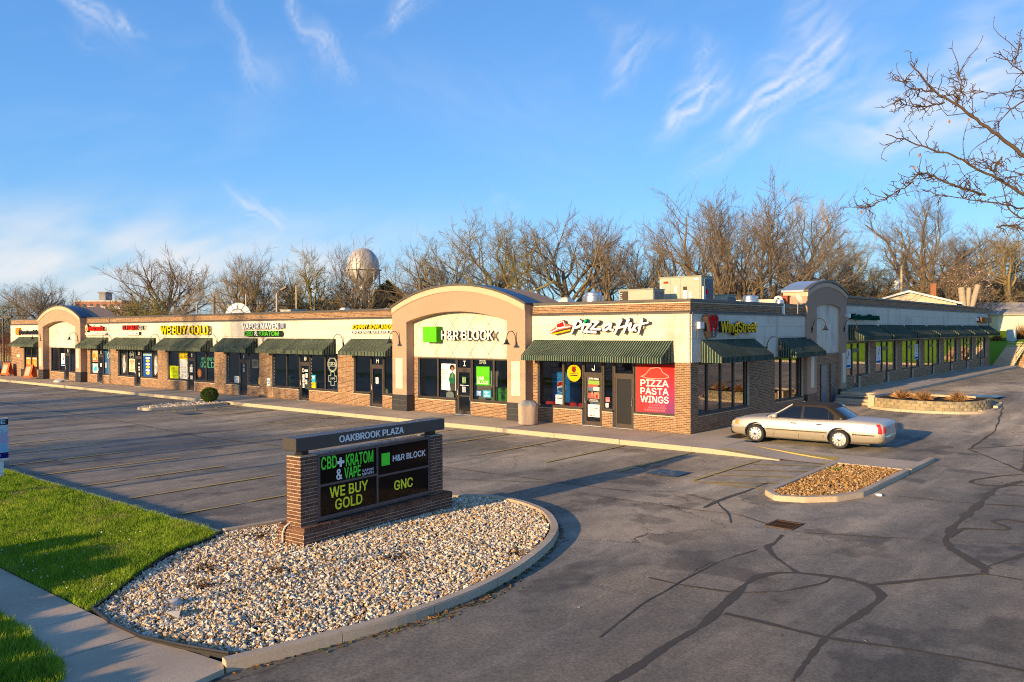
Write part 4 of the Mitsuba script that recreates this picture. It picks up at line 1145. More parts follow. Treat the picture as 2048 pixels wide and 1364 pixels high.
# pizza sign: brushed script and a red hat
k = thing('restaurant_sign', 'white brushed script letters with a red hat over the wide pinstriped awning', 'restaurant sign')
ST = {'P1': [(-5.09, 4.35), (-5.34, 3.84)], 'P2': [(-5.13, 4.36), (-4.93, 4.39), (-4.82, 4.28), (-4.9, 4.13), (-5.14, 4.09)], 'i': [(-4.71, 4.23), (-4.82, 3.91)], 'z': [(-4.6, 4.21), (-4.35, 4.22), (-4.68, 3.92), (-4.11, 3.89)], 'z2': [(-4.27, 4.33), (-3.98, 4.32), (-4.35, 4.02), (-3.88, 4.02)],
      'a': [(-3.36, 4.22), (-3.56, 4.22), (-3.74, 4.10), (-3.76, 3.99), (-3.64, 3.97), (-3.46, 4.08), (-3.36, 4.2), (-3.44, 4.0), (-3.28, 3.98)], 'H1': [(-2.9, 4.37), (-3.2, 3.83)], 'H2': [(-2.55, 4.39), (-2.78, 3.88)], 'Hb': [(-3.08, 4.06), (-2.54, 4.16)],
      'u': [(-2.44, 4.22), (-2.53, 4.01), (-2.42, 3.94), (-2.3, 4.04), (-2.22, 4.22), (-2.3, 4.01), (-2.22, 3.96)], 't': [(-1.94, 4.37), (-2.09, 3.84)], 'tb': [(-2.19, 4.16), (-1.66, 4.27)]}


def brush(pts, w0, w1):
    P = np.array(pts, float)
    if len(P) > 4:
        for _ in range(2):
            P = np.vstack([P[:1], np.stack([.75 * P[:-1] + .25 * P[1:], .25 * P[:-1] + .75 * P[1:]], 1).reshape(-1, 2), P[-1:]])
    else:
        P = np.array(LineString(P).segmentize(.05).coords)
    w = np.linspace(w0, w1, len(P))
    return unary_union([Polygon(np.vstack([np.array(Point(a).buffer(ra, 6).exterior.coords), np.array(Point(b).buffer(rb_, 6).exterior.coords)])).convex_hull for a, b, ra, rb_ in zip(P[:-1], P[1:], w[:-1], w[1:])])


WID = {'P1': (.075, .04), 'P2': (.06, .05), 'i': (.065, .045), 'z': (.05, .045), 'z2': (.05, .045), 'a': (.055, .045), 'H1': (.07, .045), 'H2': (.07, .045), 'Hb': (.045, .04), 'u': (.065, .045), 't': (.07, .04), 'tb': (.045, .035)}
sh = unary_union([brush(v, *WID[n]) for n, v in ST.items()])
put('letters', MB().prism(sh.buffer(.012), .16, .30), SIGNRET, k, FRONT_T)
put('letters_face', MB().prism(sh, .3001, .307), WHITE, k, FRONT_T)
leaf = affinity.rotate(affinity.scale(Point(-4.63, 4.36).buffer(.1), .55, 1.1), -38)
put('leaf', MB().prism(leaf, .16, .307), matte('leaf_green', (.02, .38, .17)), k, FRONT_T)
hat = Polygon([(-6.55, 3.84), (-6.36, 4.01), (-6.17, 4.11), (-6.15, 4.23), (-6.11, 4.29), (-5.78, 4.41), (-5.72, 4.37), (-5.68, 4.27), (-5.3, 4.15), (-5.38, 4.09), (-5.66, 4.04), (-6.07, 3.96), (-6.36, 3.86), (-6.51, 3.83)])
crown = Polygon([(-6.11, 4.22), (-5.76, 4.34), (-5.69, 4.14), (-6.09, 4.09)])
put('hat', MB().prism(hat, .14, .30), SIGNRET, k, FRONT_T)
put('hat_face', MB().prism(hat, .3001, .304), matte('hat_pink', (.62, .13, .10)), k, FRONT_T)
put('hat_outline', MB().prism(crown.buffer(.035).union(LineString([(-6.48, 3.86), (-6.05, 4.05), (-5.66, 4.10), (-5.4, 4.13)]).buffer(.018)), .3041, .308), WHITE, k, FRONT_T)
put('hat_crown', MB().prism(crown, .3081, .312), RED, k, FRONT_T)
put('bar', MB().prism(Polygon([(-6.36, 3.84), (-5.4, 4.02), (-5.38, 3.97), (-6.28, 3.79)]), .14, .31), matte('bar_yellow', (.75, .45, .01)), k, FRONT_T)
raceway(k, FRONT, -5.1, -1.9, 4.03, 4.15)

k = thing('restaurant_sign', 'yellow letters with a flaming red W emblem on the shaded corner wall', 'restaurant sign')
channel(k, SIDE_T, 'WingStreet', 1.95, 5.35, 3.88, 4.30, matte('wing_yellow', (.95, .60, .03)), off=.16, depth=.16)
em = Polygon([(.85, 4.45), (1.0, 3.95), (1.15, 3.70), (1.5, 3.70), (1.62, 3.95), (1.72, 4.45), (1.55, 4.56), (1.45, 4.45), (1.3, 4.58), (1.15, 4.46), (1.0, 4.55)])
put('emblem', MB().prism(em.buffer(.03), .10, .32), SIGNRET, k, SIDE_T)
v, f = text('W', .55, .80, .008, True)
put('emblem_face', MB().add(v + [.89, 3.92, .3201], f), RED, k, SIDE_T)
put('emblem_flame', MB().prism(Polygon([(.92, 4.35), (1.0, 4.54), (1.06, 4.40), (1.18, 4.50), (1.28, 4.57), (1.36, 4.42), (1.48, 4.5), (1.56, 4.55), (1.62, 4.38), (1.5, 4.30), (1.3, 4.38), (1.1, 4.30)]), .3202, .326), RED, k, SIDE_T)
put('emblem_road', MB().prism(unary_union([sbox(1.29, 3.72 + .12 * i, 1.34, 3.79 + .12 * i) for i in range(3)]), .3203, .328), WHITE, k, SIDE_T)
raceway(k, SIDE, 1.6, 5.2, 4.0, 4.14, d=.12)
bx = thing('junction_box', 'white square light box on the corner wall beside the flaming emblem', 'light box')
put('body', MB().rbox(.42, .78, .045, .20, 4.02, 4.28, .01), WHITE, bx, SIDE)
put('conduit', MB().tube([(.46, .06, 4.02), (.46, .06, 3.6)], .012, 5), GREY, bx, SIDE)
k = thing('shop_sign', 'dark green raised letters of the press shop on the wing wall', 'shop sign')
channel(k, SIDE_T, 'Minuteman', 18.0, 20.75, 4.50, 4.80, matte('dark_green', (.01, .09, .06)), off=.12, depth=.14, ret=matte('darker_green', (.008, .04, .03)))
channel(k, SIDE_T, 'Press', 21.0, 22.9, 4.50, 4.80, matte('dark_green', (.01, .09, .06)), off=.12, depth=.14, ret=matte('darker_green', (.008, .04, .03)), part='more_letters')
bx = thing('junction_box', 'white square light box on the wing wall beside the green press letters', 'light box')
put('body', MB().rbox(17.45, 17.85, .045, .22, 4.58, 4.80, .01), WHITE, bx, SIDE)
k = thing('shop_sign', 'rusty brown box sign at the far end of the wing', 'shop sign')
put('box', MB().rbox(51.0, 55.2, .10, .40, 4.48, 4.92, .02), mat('rustbrown', (.16, .06, .03), .6), k, SIDE)
put('face', MB().box(51.05, 52.3, .40, .41, 4.52, 4.88), matte('rust_orange', (.30, .14, .02)), k, SIDE)
put('bracket', MB().rbox(50.4, 51.0, .045, .2, 4.6, 4.85, .01), WHITE, k, SIDE)

# ---------------------------------------------------------------- posters, panels and things in the windows
PD = -.132          # just outside the panes


def poster(label, M, s0, s1, z0, z1, base, items=(), cat='poster', d=PD, name='poster', group=None):
    """items: ('t', text, s, z, height, material[, width, bold]) or ('r', s0, s1, z0, z1, material) or ('g', polygon, material); s and z in metres."""
    k = thing(name, label, cat, group)
    put('sheet', MB().box(s0, s1, 0, .0035, z0, z1), base, k, at(M, 0, d, 0) if M is not SIDE_T else M)
    MT = FRONT_T if M is FRONT else SIDE_T
    o = d + .0038
    for n, it in enumerate(items):
        oo = o + .0003 * n
        if it[0] == 't':
            w = it[6] if len(it) > 6 else None
            v, f = text(it[1], it[4], w, .0015, it[7] if len(it) > 7 else True)
            put('lettering', MB().add(v + [it[2], it[3], oo], f), it[5], k, MT)
        elif it[0] == 'r':
            put('print', MB().box(it[1], it[2], it[3], it[4], oo, oo + .0015), it[5], k, MT)
        else:
            put('print', MB().prism(it[1], oo, oo + .0015), it[2], k, MT)
    return k


def bars(s0, s1, z0, z1, n, m, seed=0):
    """Lines of print too small to read."""
    r = np.random.default_rng(seed)
    h = (z1 - z0) / n
    return [('r', s0, s0 + (s1 - s0) * r.uniform(.55, 1), z1 - h * (i + .62), z1 - h * (i + .2), m) for i in range(n)]


def t_menu(p, n, uv):
    s_ = SS_(0.70, 2.55, p.z)
    d_ = SS_(-2.4, -0.7, p.x)
    return MIX_(MIX_((.46, .05, .05), (.20, .05, .16), d_), MIX_((.52, .05, .04), (.62, .03, .03), d_), s_)


hatw = Polygon([(-2.24, 2.13), (-2.0, 2.24), (-1.78, 2.48), (-1.45, 2.53), (-1.3, 2.49), (-1.22, 2.33), (-.98, 2.22), (-.93, 2.12), (-1.2, 2.05), (-1.9, 2.05)])
dots = [('g', Point(-2.1 + .105 * i + (j % 2) * .052, .82 + .1 * j).buffer(.043 - .004 * j), matte('dot_pink', (.62, .14, .16))) for i in range(10) for j in range(4) if i * .55 + 2.4 > j * 1.6 and i > j * 1.2]
poster('big red window panel reading PIZZA PASTA WINGS under a hat outline', FRONT, -2.44, -.70, .73, 2.63, matte('menu_panel', mikit.proc(t_menu)),
       [('r', -2.17, -2.15, .73, 2.63, matte('menu_seam', (.25, .02, .03)))] + dots + [('g', hatw, matte('hat_soft', (.72, .30, .27))), ('g', hatw.buffer(-.035), matte('hat_red', (.58, .05, .045))),
        ('t', 'PIZZA', -2.22, 1.76, .25, WHITE, 1.26), ('t', 'PASTA', -2.22, 1.44, .25, WHITE, 1.26), ('t', 'WINGS', -2.22, 1.12, .25, WHITE, 1.26)], cat='window panel', d=-.08)
poster('round yellow sign with a dark crest hanging in the pizza restaurant window', FRONT, -5.62, -5.60, 1.85, 1.86, YELLOW,
       [('g', Point(-5.52, 2.16).buffer(.36, 24), matte('disc_yellow', (.80, .42, .01))), ('g', affinity.scale(Point(-5.52, 2.30).buffer(.12), .9, 1), matte('crest', (.18, .03, .02))), ('g', Polygon([(-5.62, 2.36), (-5.6, 2.47), (-5.55, 2.41), (-5.52, 2.49), (-5.48, 2.41), (-5.44, 2.47), (-5.42, 2.36)]), matte('crest', (.18, .03, .02))),
        ('r', -5.77, -5.28, 2.12, 2.145, BLACK), ('r', -5.72, -5.33, 2.04, 2.08, BLACK)], cat='hanging sign')
photo = [('r', -4.78, -4.22, 1.70, 1.88, matte('photo_green', (.25, .40, .08))), ('r', -4.78, -4.30, 1.58, 1.72, matte('photo_red', (.45, .10, .08))), ('r', -4.52, -4.22, 1.45, 1.62, LGREY), ('r', -4.78, -4.52, 1.45, 1.6, matte('photo_blue', (.12, .16, .25))),
         ('r', -4.78, -4.50, 1.13, 1.36, matte('photo_red', (.45, .10, .08))), ('r', -4.48, -4.22, 1.13, 1.40, matte('photo_skin', (.36, .22, .16))), ('r', -4.62, -4.54, 1.22, 1.42, matte('photo_skin', (.36, .22, .16))), ('r', -4.40, -4.30, 1.15, 1.3, RED)]
poster('dark hiring poster with photographs on the upper glass of the restaurant door', FRONT, -4.80, -4.20, .98, 2.02, BLACK, photo + [('t', "WE'RE HIRING", -4.76, 1.91, .08, WHITE, .52), ('r', -4.7, -4.3, 1.06, 1.085, LGREY), ('r', -4.74, -4.26, 1.01, 1.03, LGREY)], d=-.122)
poster('white NOW HIRING sheet on the lower glass of the restaurant door', FRONT, -4.80, -4.22, .36, .88, matte('paper', (.70, .72, .70)), [('t', 'NOW', -4.70, .70, .05, GREY, .15, False), ('t', 'HIRING', -4.53, .70, .055, BLACK, .24)] + bars(-4.7, -4.45, .56, .66, 2, GREY, 1) + bars(-4.6, -4.35, .50, .53, 1, LGREY, 2) + [('r', -4.70, -4.60, .40, .435, RED), ('r', -4.56, -4.45, .40, .43, ORANGE)], d=-.122)
poster('white hiring notice propped in the pizza restaurant window by the drinks cooler', FRONT, -6.50, -6.10, .80, 1.20, matte('paper', (.70, .72, .70)), [('t', 'NOW HIRING', -6.44, 1.11, .03, GREY, .25, False), ('r', -6.44, -6.16, 1.03, 1.07, BLACK)] + bars(-6.44, -6.2, .92, .99, 2, GREY, 3) + [('r', -6.42, -6.34, .83, .86, RED)])
poster('small pink and white card in the narrow window between the restaurant doors', FRONT, -3.92, -3.72, 1.02, 1.22, matte('pinkcard', (.65, .15, .18)), [('r', -3.90, -3.74, 1.05, 1.12, matte('pinkcard2', (.7, .3, .32)))])
poster('white opening hours sticker below the pink card between the restaurant doors', FRONT, -3.92, -3.78, .80, .98, WHITE, bars(-3.90, -3.80, .82, .96, 4, GREY, 4))
# near portal shop
hair = matte('hair', (.035, .025, .02)); skin = matte('skin_print', (.30, .16, .10)); jum = matte('jumper', (.02, .14, .07))
poster('tall white poster of a person in a green jumper in the near portal window', FRONT, -13.45, -12.50, 1.10, 2.38, WHITE,
       [('t', w_, -13.40, 2.06 - .10 * i, .062, matte('text_green', (.02, .16, .06)), ww) for i, (w_, ww) in enumerate((('Know', .20), ('the price', .38), ('before', .28), ('you', .16), ('begin.', .26)))] + bars(-13.38, -13.05, 1.28, 1.36, 2, LGREY, 5) +
       [('g', affinity.scale(Point(-12.71, 2.20).buffer(.17), 1, .85), hair), ('g', affinity.scale(Point(-12.70, 2.13).buffer(.085), .85, 1.2), skin), ('g', Polygon([(-12.74, 2.02), (-12.66, 2.02), (-12.66, 1.94), (-12.74, 1.94)]), skin),
        ('g', Polygon([(-12.88, 1.9), (-12.75, 1.96), (-12.64, 1.96), (-12.53, 1.88), (-12.53, 1.45), (-12.88, 1.42), (-12.94, 1.6)]), jum), ('g', Polygon([(-12.78, 1.74), (-12.72, 1.93), (-12.66, 1.93), (-12.66, 1.72)]), skin), ('g', Polygon([(-12.88, 1.44), (-12.53, 1.46), (-12.53, 1.10), (-12.84, 1.10)]), matte('skirt', (.05, .06, .06)))])
poster('green square panel with white block letters hanging in the near portal window', FRONT, -11.16, -10.30, 1.42, 2.32, matte('dark_green2', (.03, .22, .02)), [('r', -11.13, -10.33, 1.45, 2.29, GREEN), ('t', 'H&R', -11.08, 1.68, .15, WHITE, .42), ('t', 'BLOCK', -11.08, 1.49, .15, WHITE, .68)], cat='window panel')
poster('small dark blue notice in the near portal window below the green square panel', FRONT, -11.17, -10.80, .92, 1.18, BLUE, [('t', 'FREE', -11.1, 1.06, .08, WHITE, .24), ('t', 'ITIN', -11.1, .95, .08, WHITE, .22)])
poster('small cyan notice in the near portal window beside the dark blue one', FRONT, -10.72, -10.25, .88, 1.20, CYAN, [('t', 'Military', -10.66, 1.10, .05, WHITE, .3), ('t', 'Tax', -10.6, 1.02, .05, WHITE, .14), ('t', 'Expertise', -10.66, .93, .05, WHITE, .36)])
poster('light green card on the glass door of the near portal shop', FRONT, -12.05, -11.80, 1.48, 1.78, matte('lime', (.35, .55, .15)), bars(-12.02, -11.84, 1.52, 1.72, 3, WHITE, 8), d=-.122)
poster('white hours sheet on the glass door of the near portal shop', FRONT, -12.05, -11.82, 1.05, 1.32, WHITE, bars(-12.03, -11.85, 1.08, 1.3, 5, LGREY, 9) + [('r', -12.17, -11.62, 1.36, 1.40, WHITE)], d=-.122)
# unit H, G, F, E, D, C
poster('white sheet on the glass door of unit H', FRONT, -18.30, -18.08, 1.22, 1.55, WHITE, bars(-18.27, -18.11, 1.26, 1.52, 5, LGREY, 10), d=-.122)
poster('blue and white open notice in the unit G window beside the door', FRONT, -23.83, -23.50, 1.10, 1.50, CYAN, [('r', -23.75, -23.6, 1.3, 1.42, WHITE)])
poster('yellow notice in the unit G window beside the door', FRONT, -23.83, -23.50, .74, 1.08, YELLOW, bars(-23.8, -23.55, .78, 1.04, 4, BLACK, 11))
poster('group of white hour stickers on the glass door of unit G', FRONT, -24.70, -24.50, 1.05, 1.50, WHITE, bars(-24.68, -24.52, 1.1, 1.45, 5, GREY, 12) + [('r', -24.4, -24.2, 1.32, 1.56, WHITE), ('r', -24.45, -24.25, .95, 1.2, WHITE), ('r', -24.42, -24.32, 1.0, 1.12, RED), ('g', Point(-24.62, 1.73).buffer(.11).difference(Point(-24.62, 1.73).buffer(.075)), WHITE), ('r', -24.46, -24.16, 1.66, 1.78, WHITE), ('r', -24.68, -24.5, .72, 1.02, LGREY)], d=-.122)
poster('blue accessible parking plate on the brick pier between units F and G', FRONT, -28.05, -27.72, .72, 1.18, WHITE, [('r', -27.99, -27.78, .84, 1.04, BLUE), ('g', Point(-27.89, .93).buffer(.05), WHITE)], cat='plate', d=.012)
poster('white notice in the lower corner of the unit F window', FRONT, -31.85, -31.28, .76, 1.18, matte('paper', (.70, .72, .70)), [('g', Point(-31.7, 1.05).buffer(.06), GREY), ('g', Point(-31.45, 1.05).buffer(.06), GREY)] + bars(-31.8, -31.35, .8, .95, 2, GREY, 13))
poster('small yellow tag in the right corner of the unit F window', FRONT, -29.15, -28.94, .76, 1.16, YELLOW, bars(-29.12, -28.97, .8, 1.1, 4, BLACK, 14))
poster('white hour stickers on the glass door of unit F', FRONT, -30.85, -30.68, 1.42, 1.95, BLACK, [('r', -30.83, -30.7, 1.78, 1.93, WHITE), ('r', -30.83, -30.7, 1.45, 1.7, WHITE)], d=-.122)
poster('grey picture panel high in the right window of unit F', FRONT, -29.85, -29.2, 1.75, 2.25, matte('dim_panel', (.16, .17, .17)), [('r', -29.8, -29.25, 1.8, 2.2, matte('dim_panel2', (.05, .07, .09)))])
poster('yellow WE BUY SILVER banner at the top of the gold buyer window', FRONT, -38.70, -37.58, 2.12, 2.66, YELLOW, [('t', 'WE BUY', -38.6, 2.44, .17, BLACK, .9), ('t', 'SILVER!', -38.62, 2.19, .19, BLACK, .98)])
poster('tall white price list in the gold buyer window under the yellow banner', FRONT, -38.70, -37.58, .76, 2.11, matte('paper', (.70, .72, .70)), bars(-38.4, -37.8, .9, 1.9, 9, LGREY, 15) + [('g', Point(-38.35 + .45 * (i % 2), .95 + .3 * (i // 2)).buffer(.07), matte('tanprint', (.5, .4, .2))) for i in range(6)])
poster('bright yellow green WE LOAN panel in the lower half of the gold buyer window', FRONT, -40.05, -38.82, .74, 1.62, matte('lemon', (.72, .74, .02)), [('t', 'WE', -39.6, 1.38, .15, matte('limegreen', (.25, .5, .03)), .3), ('t', 'LOAN', -39.85, 1.14, .15, matte('limegreen', (.25, .5, .03)), .75), ('t', 'MONEY', -39.9, .86, .15, matte('limegreen', (.25, .5, .03)), .85)], cat='window panel')
poster('orange oval sticker in the gold buyer window right of the door', FRONT, -36.3, -36.29, 1.25, 1.26, ORANGE, [('g', affinity.scale(Point(-36.1, 1.22).buffer(.26), .95, 1.1), matte('dull_orange', (.45, .16, .05))), ('g', affinity.scale(Point(-36.1, 1.22).buffer(.14), .5, 1.2), matte('dull_orange2', (.6, .3, .12)))])
poster('white notices on the glass door of the gold buyer', FRONT, -37.32, -36.95, 1.25, 1.62, WHITE, bars(-37.28, -37.0, 1.3, 1.58, 3, GREY, 16) + [('r', -37.25, -36.95, .78, 1.02, LGREY), ('r', -37.22, -37.0, 1.66, 1.76, LGREY)], d=-.122)
poster('white OPEN 7 DAYS poster with red letters in the hair salon window', FRONT, -46.15, -45.22, 1.00, 1.98, matte('cream_paper', (.68, .58, .38)), [('t', 'OPEN', -46.02, 1.72, .14, RED, .68), ('t', '7', -45.83, 1.38, .26, RED, .22), ('t', 'DAYS', -46.02, 1.10, .14, RED, .68)])
blk = []
for i, z in enumerate((1.86, 1.42, .98)):
    blk += [('r', -43.55, -42.95, z + .16, z + .28, WHITE), ('g', affinity.scale(Point(-43.25, z + .02).buffer(.12), 2.4, .85), YELLOW), ('t', ('14', '11', '9')[i], -43.38, z - .03, .1, BLUE, .26)]
poster('tall dark blue price banner in the hair salon window right of the door', FRONT, -43.95, -42.62, .76, 2.40, matte('banner_blue', (.015, .08, .36)), [('r', -43.95, -42.62, 2.24, 2.40, matte('banner_top', (.25, .42, .5)))] + blk)
for s0, s1, l in ((-47.35, -46.45, 'grey portrait print of a hair style in the left hair salon window'), (-42.4, -41.65, 'grey portrait print of a face in the right hair salon window')):
    g = matte('portrait_mid', (.30, .31, .32)); g2 = matte('portrait_dark', (.05, .05, .055)); g3 = matte('portrait_light', (.55, .56, .57))
    xm = (s0 + s1) / 2
    poster(l, FRONT, s0, s1, .85, 2.35, g2, [('g', affinity.scale(Point(xm, 1.62).buffer(.32), .95, 2.0), g), ('g', affinity.scale(Point(xm + .02, 1.75).buffer(.15), 1.0, 1.7), g3), ('g', affinity.scale(Point(xm - .1, 1.15).buffer(.16), .8, 1.5), g3), ('g', affinity.scale(Point(xm + .16, 1.9).buffer(.09), .8, 2.5), g2)])
poster('white stickers on the glass door of the hair salon', FRONT, -44.72, -44.42, 1.55, 1.75, BLACK, [('t', 'OPEN', -44.7, 1.6, .1, WHITE, .26), ('g', Point(-44.56, 1.38).buffer(.09), WHITE), ('r', -44.68, -44.42, 1.15, 1.24, LGREY), ('r', -44.62, -44.42, .72, 1.0, matte('palegreen', (.5, .55, .4)))], d=-.122)
poster('warm coloured food poster in the upper grocery window by the far portal', FRONT, -52.35, -51.35, 1.62, 2.55, matte('food_base', (.62, .42, .28)), [('g', Point(-52.05, 2.1).buffer(.22), ORANGE), ('g', Point(-51.65, 2.2).buffer(.18), matte('tanprint', (.5, .4, .2))), ('g', Point(-51.6, 1.9).buffer(.15), ORANGE), ('r', -52.3, -51.4, 1.66, 1.74, RED)])
poster('blue and white poster in the lower grocery window by the far portal', FRONT, -52.35, -51.35, .78, 1.50, matte('pale_cyan', (.40, .62, .68)), [('g', Polygon([(-52.2, 1.0), (-51.9, 1.3), (-51.6, 1.25), (-51.5, 1.0), (-51.9, .9)]), CYAN), ('r', -52.3, -51.4, .8, .87, WHITE)])
poster('white sheet on the grocery door by the far portal', FRONT, -50.95, -50.72, 1.25, 1.55, WHITE, d=-.122)
poster('pale window film with a ring in the grocery window right of the door', FRONT, -50.2, -49.05, .74, 2.55, matte('film_blue', (.04, .12, .24)), [('g', Point(-49.5, 2.15).buffer(.25).difference(Point(-49.5, 2.15).buffer(.19)), LGREY), ('r', -50.15, -49.9, 1.2, 1.6, LGREY)])
for s0, l in ((-66.0, 'first'), (-64.6, 'second'), (-63.2, 'third')):
    poster('orange poster low in the far end shop window, %s from the outer corner' % l, FRONT, s0, s0 + 1.0, .95, 1.75, matte('phone_orange', (.72, .28, .05)), [('g', affinity.scale(Point(s0 + .5, 1.2).buffer(.18), .7, 1.3), matte('tanprint', (.5, .4, .2))), ('r', s0 + .1, s0 + .9, 1.6, 1.68, WHITE)])
poster('small white house number plate on the brick pier of the far end shop', FRONT, -67.9, -67.1, 1.72, 1.95, matte('cream_paper', (.68, .58, .38)), cat='plate', d=.012)
ps = matte('lease_blue', (.35, .50, .62))
for (M, s0, z0, l, i) in ((FRONT, -58.4, 1.35, 'white lease poster in the far portal window left of the door', 0), (SIDE, 17.95, WZ + 1.35, 'white lease poster in the first wing window', 1), (SIDE, 23.5, WZ + 1.42, 'white lease poster in the second wing bay window', 2), (SIDE, 32.0, WZ + 1.42, 'white lease poster in the third wing bay window', 3)):
    poster(l, M, s0, s0 + .95, z0 - .2, z0 + .85, WHITE, [('r', s0 + .05, s0 + .9, z0 - .15, z0 - .02, BLUE), ('g', Polygon([(s0 + .35, z0 + .3), (s0 + .6, z0 + .75), (s0 + .7, z0 + .7), (s0 + .5, z0 + .28)]), BLACK), ('r', s0 + .2, s0 + .75, z0 + .12, z0 + .16, CYAN)])


def neon(label, M, s_, z, rad, txt, m):
    k = thing('neon_sign', label, 'neon sign')
    g = np.linspace(0, 2 * PI, 33)
    MT = FRONT_T if M is FRONT else SIDE_T
    put('ring', MB().tube([(s_ + rad * math.cos(t), z + rad * math.sin(t), PD) for t in g], .018, 5), m, k, MT)
    if rad > .3: put('inner_ring', MB().tube([(s_ + (rad - .06) * math.cos(t), z + (rad - .06) * math.sin(t), PD) for t in g], .012, 5), m, k, MT)
    v, f = text(txt, rad * .62, rad * 1.5, .004, False)
    put('lettering', MB().add(v + [s_ - rad * .75, z - rad * .3, PD], f), m, k, MT)


NM = matte('neon_tube', (.50, .58, .50))
neon('unlit round OPEN neon in the hair salon window left of the door', FRONT, -45.7, 2.28, .28, 'OPEN', NM)
neon('unlit round OPEN neon in the right window of unit G', FRONT, -21.95, 2.14, .40, 'OPEN', NM)
k = thing('neon_sign', 'unlit cross shaped neon below the round one in the unit G window', 'neon sign')
cr = sbox(-22.09, .98, -21.79, 1.72).union(sbox(-22.30, 1.20, -21.58, 1.50))
put('tube', MB().tube([(x, z, PD) for x, z in cr.exterior.segmentize(.1).coords], .018, 5), NM, k, FRONT_T)
v, f = text('VAPE', .12, .42, .004, False)
put('lettering', MB().add(v + [-22.15, 1.29, PD], f), NM, k, FRONT_T)
k = thing('neon_sign', 'pale green WE BUY GOLD neon lettering in the gold buyer window', 'neon sign')
NG = matte('neon_green', (.10, .45, .28))
for t_, a, b, z, h in (('WE', -35.9, -35.45, 2.08, .2), ('BUY', -35.05, -34.2, 2.08, .2), ('GO', -35.95, -35.25, 1.62, .38), ('LD', -35.05, -34.2, 1.62, .38)):
    v, f = text(t_, h, b - a, .004, False)
    put('lettering', MB().add(v + [a, z, PD], f), NG, k, FRONT_T)
k = thing('neon_sign', 'unlit OPEN neon hung at the top of the near portal window', 'neon sign')
v, f = text('OPEN', .16, .42, .004, False)
put('lettering', MB().add(v + [-10.95, 2.42, PD], f), NM, k, FRONT_T)
put('tube', MB().tube([(-11.15, 2.64, PD), (-10.75, 2.56, PD), (-10.4, 2.64, PD)], .012, 5), NM, k, FRONT_T)
# LED rope dashes round the vape shop windows
m = MB()
for s0, s1 in ((-32.55, -31.3), (-30.15, -28.95), (-27.45, -24.97), (-23.85, -21.4)):
    for x in np.arange(s0, s1, .17): m.box(x, x + .09, .725, .75, PD, PD + .01)
    for x in (s0, s1):
        for z in np.arange(.8, 2.5, .19): m.box(x - .012, x + .012, z, z + .10, PD, PD + .01)
put('light_rope', m, LGREY, M=FRONT_T, kind='stuff', label='dashed pale light strips framing the windows of units F and G')

# inside the shops
k = thing('drinks_cooler', 'tall blue drinks cooler with a red white and blue disc behind the pizza restaurant window', 'drinks cooler')
put('cabinet', MB().rbox(-7.6, -6.6, -2.1, -1.3, .02, 2.1, .03), matte('cooler_blue', (.03, .22, .62)), k, FRONT)
put('door', MB().box(-7.5, -6.7, -1.3, -1.285, .3, 2.0), matte('cooler_blue2', (.05, .30, .75)), k, FRONT)
put('disc', MB().prism(Point(-7.05, 1.45).buffer(.26), -1.284, -1.28), WHITE, k, FRONT_T)
put('disc_top', MB().prism(Point(-7.05, 1.45).buffer(.24).intersection(Polygon([(-7.4, 1.42), (-6.75, 1.58), (-6.7, 1.8), (-7.4, 1.8)])), -1.2799, -1.277), RED, k, FRONT_T)
put('disc_base', MB().prism(Point(-7.05, 1.45).buffer(.24).intersection(Polygon([(-7.4, 1.33), (-6.75, 1.49), (-6.7, 1.1), (-7.4, 1.1)])), -1.2799, -1.277), BLUE, k, FRONT_T)
k = thing('glass_fridge', 'glass fronted fridge with a bright blue edge light inside the pizza restaurant', 'fridge')
put('cabinet', MB().rbox(-6.2, -5.2, -2.6, -1.9, .02, 2.0, .02), GREY, k, FRONT)
put('edge_light', MB().box(-5.75, -5.70, -1.9, -1.86, .1, 1.7), matte('edge_blue', (.10, .20, .80)), k, FRONT)
put('shelf', MB().box(-6.15, -5.25, -1.9, -1.87, 1.0, 1.05).box(-6.15, -5.25, -1.9, -1.87, .6, .65).box(-6.15, -5.25, -1.9, -1.87, 1.4, 1.45), LGREY, k, FRONT)
for i, (x, l) in enumerate(((-7.0, 'red booth back at the left end of the pizza restaurant window'), (-5.95, 'red booth back in the middle of the pizza restaurant window'), (-5.25, 'red booth back beside the pizza restaurant door'))):
    k = thing('booth_seat', l, 'booth')
    put('back', MB().rbox(x - .3, x + .3, -.55, -.45, .35, .86, .03), RED, k, FRONT)
    put('seat', MB().rbox(x - .3, x + .3, -1.0, -.55, .35, .45, .03), RED, k, FRONT)
put('counter', MB().rbox(-4.6, -2.6, -3.2, -2.6, 0, 1.05, .02).rbox(-4.65, -2.55, -3.25, -2.55, 1.05, 1.10, .01), matte('counter', (.30, .28, .24)), M=FRONT, label='pale counter behind the narrow window of the pizza restaurant', cat='counter')
put('wall_panel', MB().box(-4.6, -2.6, -5.0, -4.9, 1.2, 2.4), matte('redwall', (.60, .06, .03)), M=FRONT, label='orange red wall panel seen through the narrow restaurant window', cat='wall panel')
put('table', MB().rbox(-14.2, -12.7, -2.2, -1.4, .70, .75, .01).box(-14.1, -14.0, -2.1, -1.5, 0, .7).box(-12.9, -12.8, -2.1, -1.5, 0, .7), matte('deskwood', (.36, .25, .14)), M=FRONT, label='wooden desk inside the near portal shop', cat='desk')
put('reception_desk', MB().rbox(-12.6, -11.5, -3.6, -2.8, 0, 1.1, .02), matte('desk_green', (.10, .42, .04)), M=FRONT, label='green reception desk straight behind the near portal door', cat='reception desk')
k = thing('framed_picture', 'blue framed picture on the wall inside the near portal shop', 'picture')
put('frame', MB().box(-15.1, -13.6, -4.05, -4.0, 1.1, 2.0), LGREY, k, FRONT)
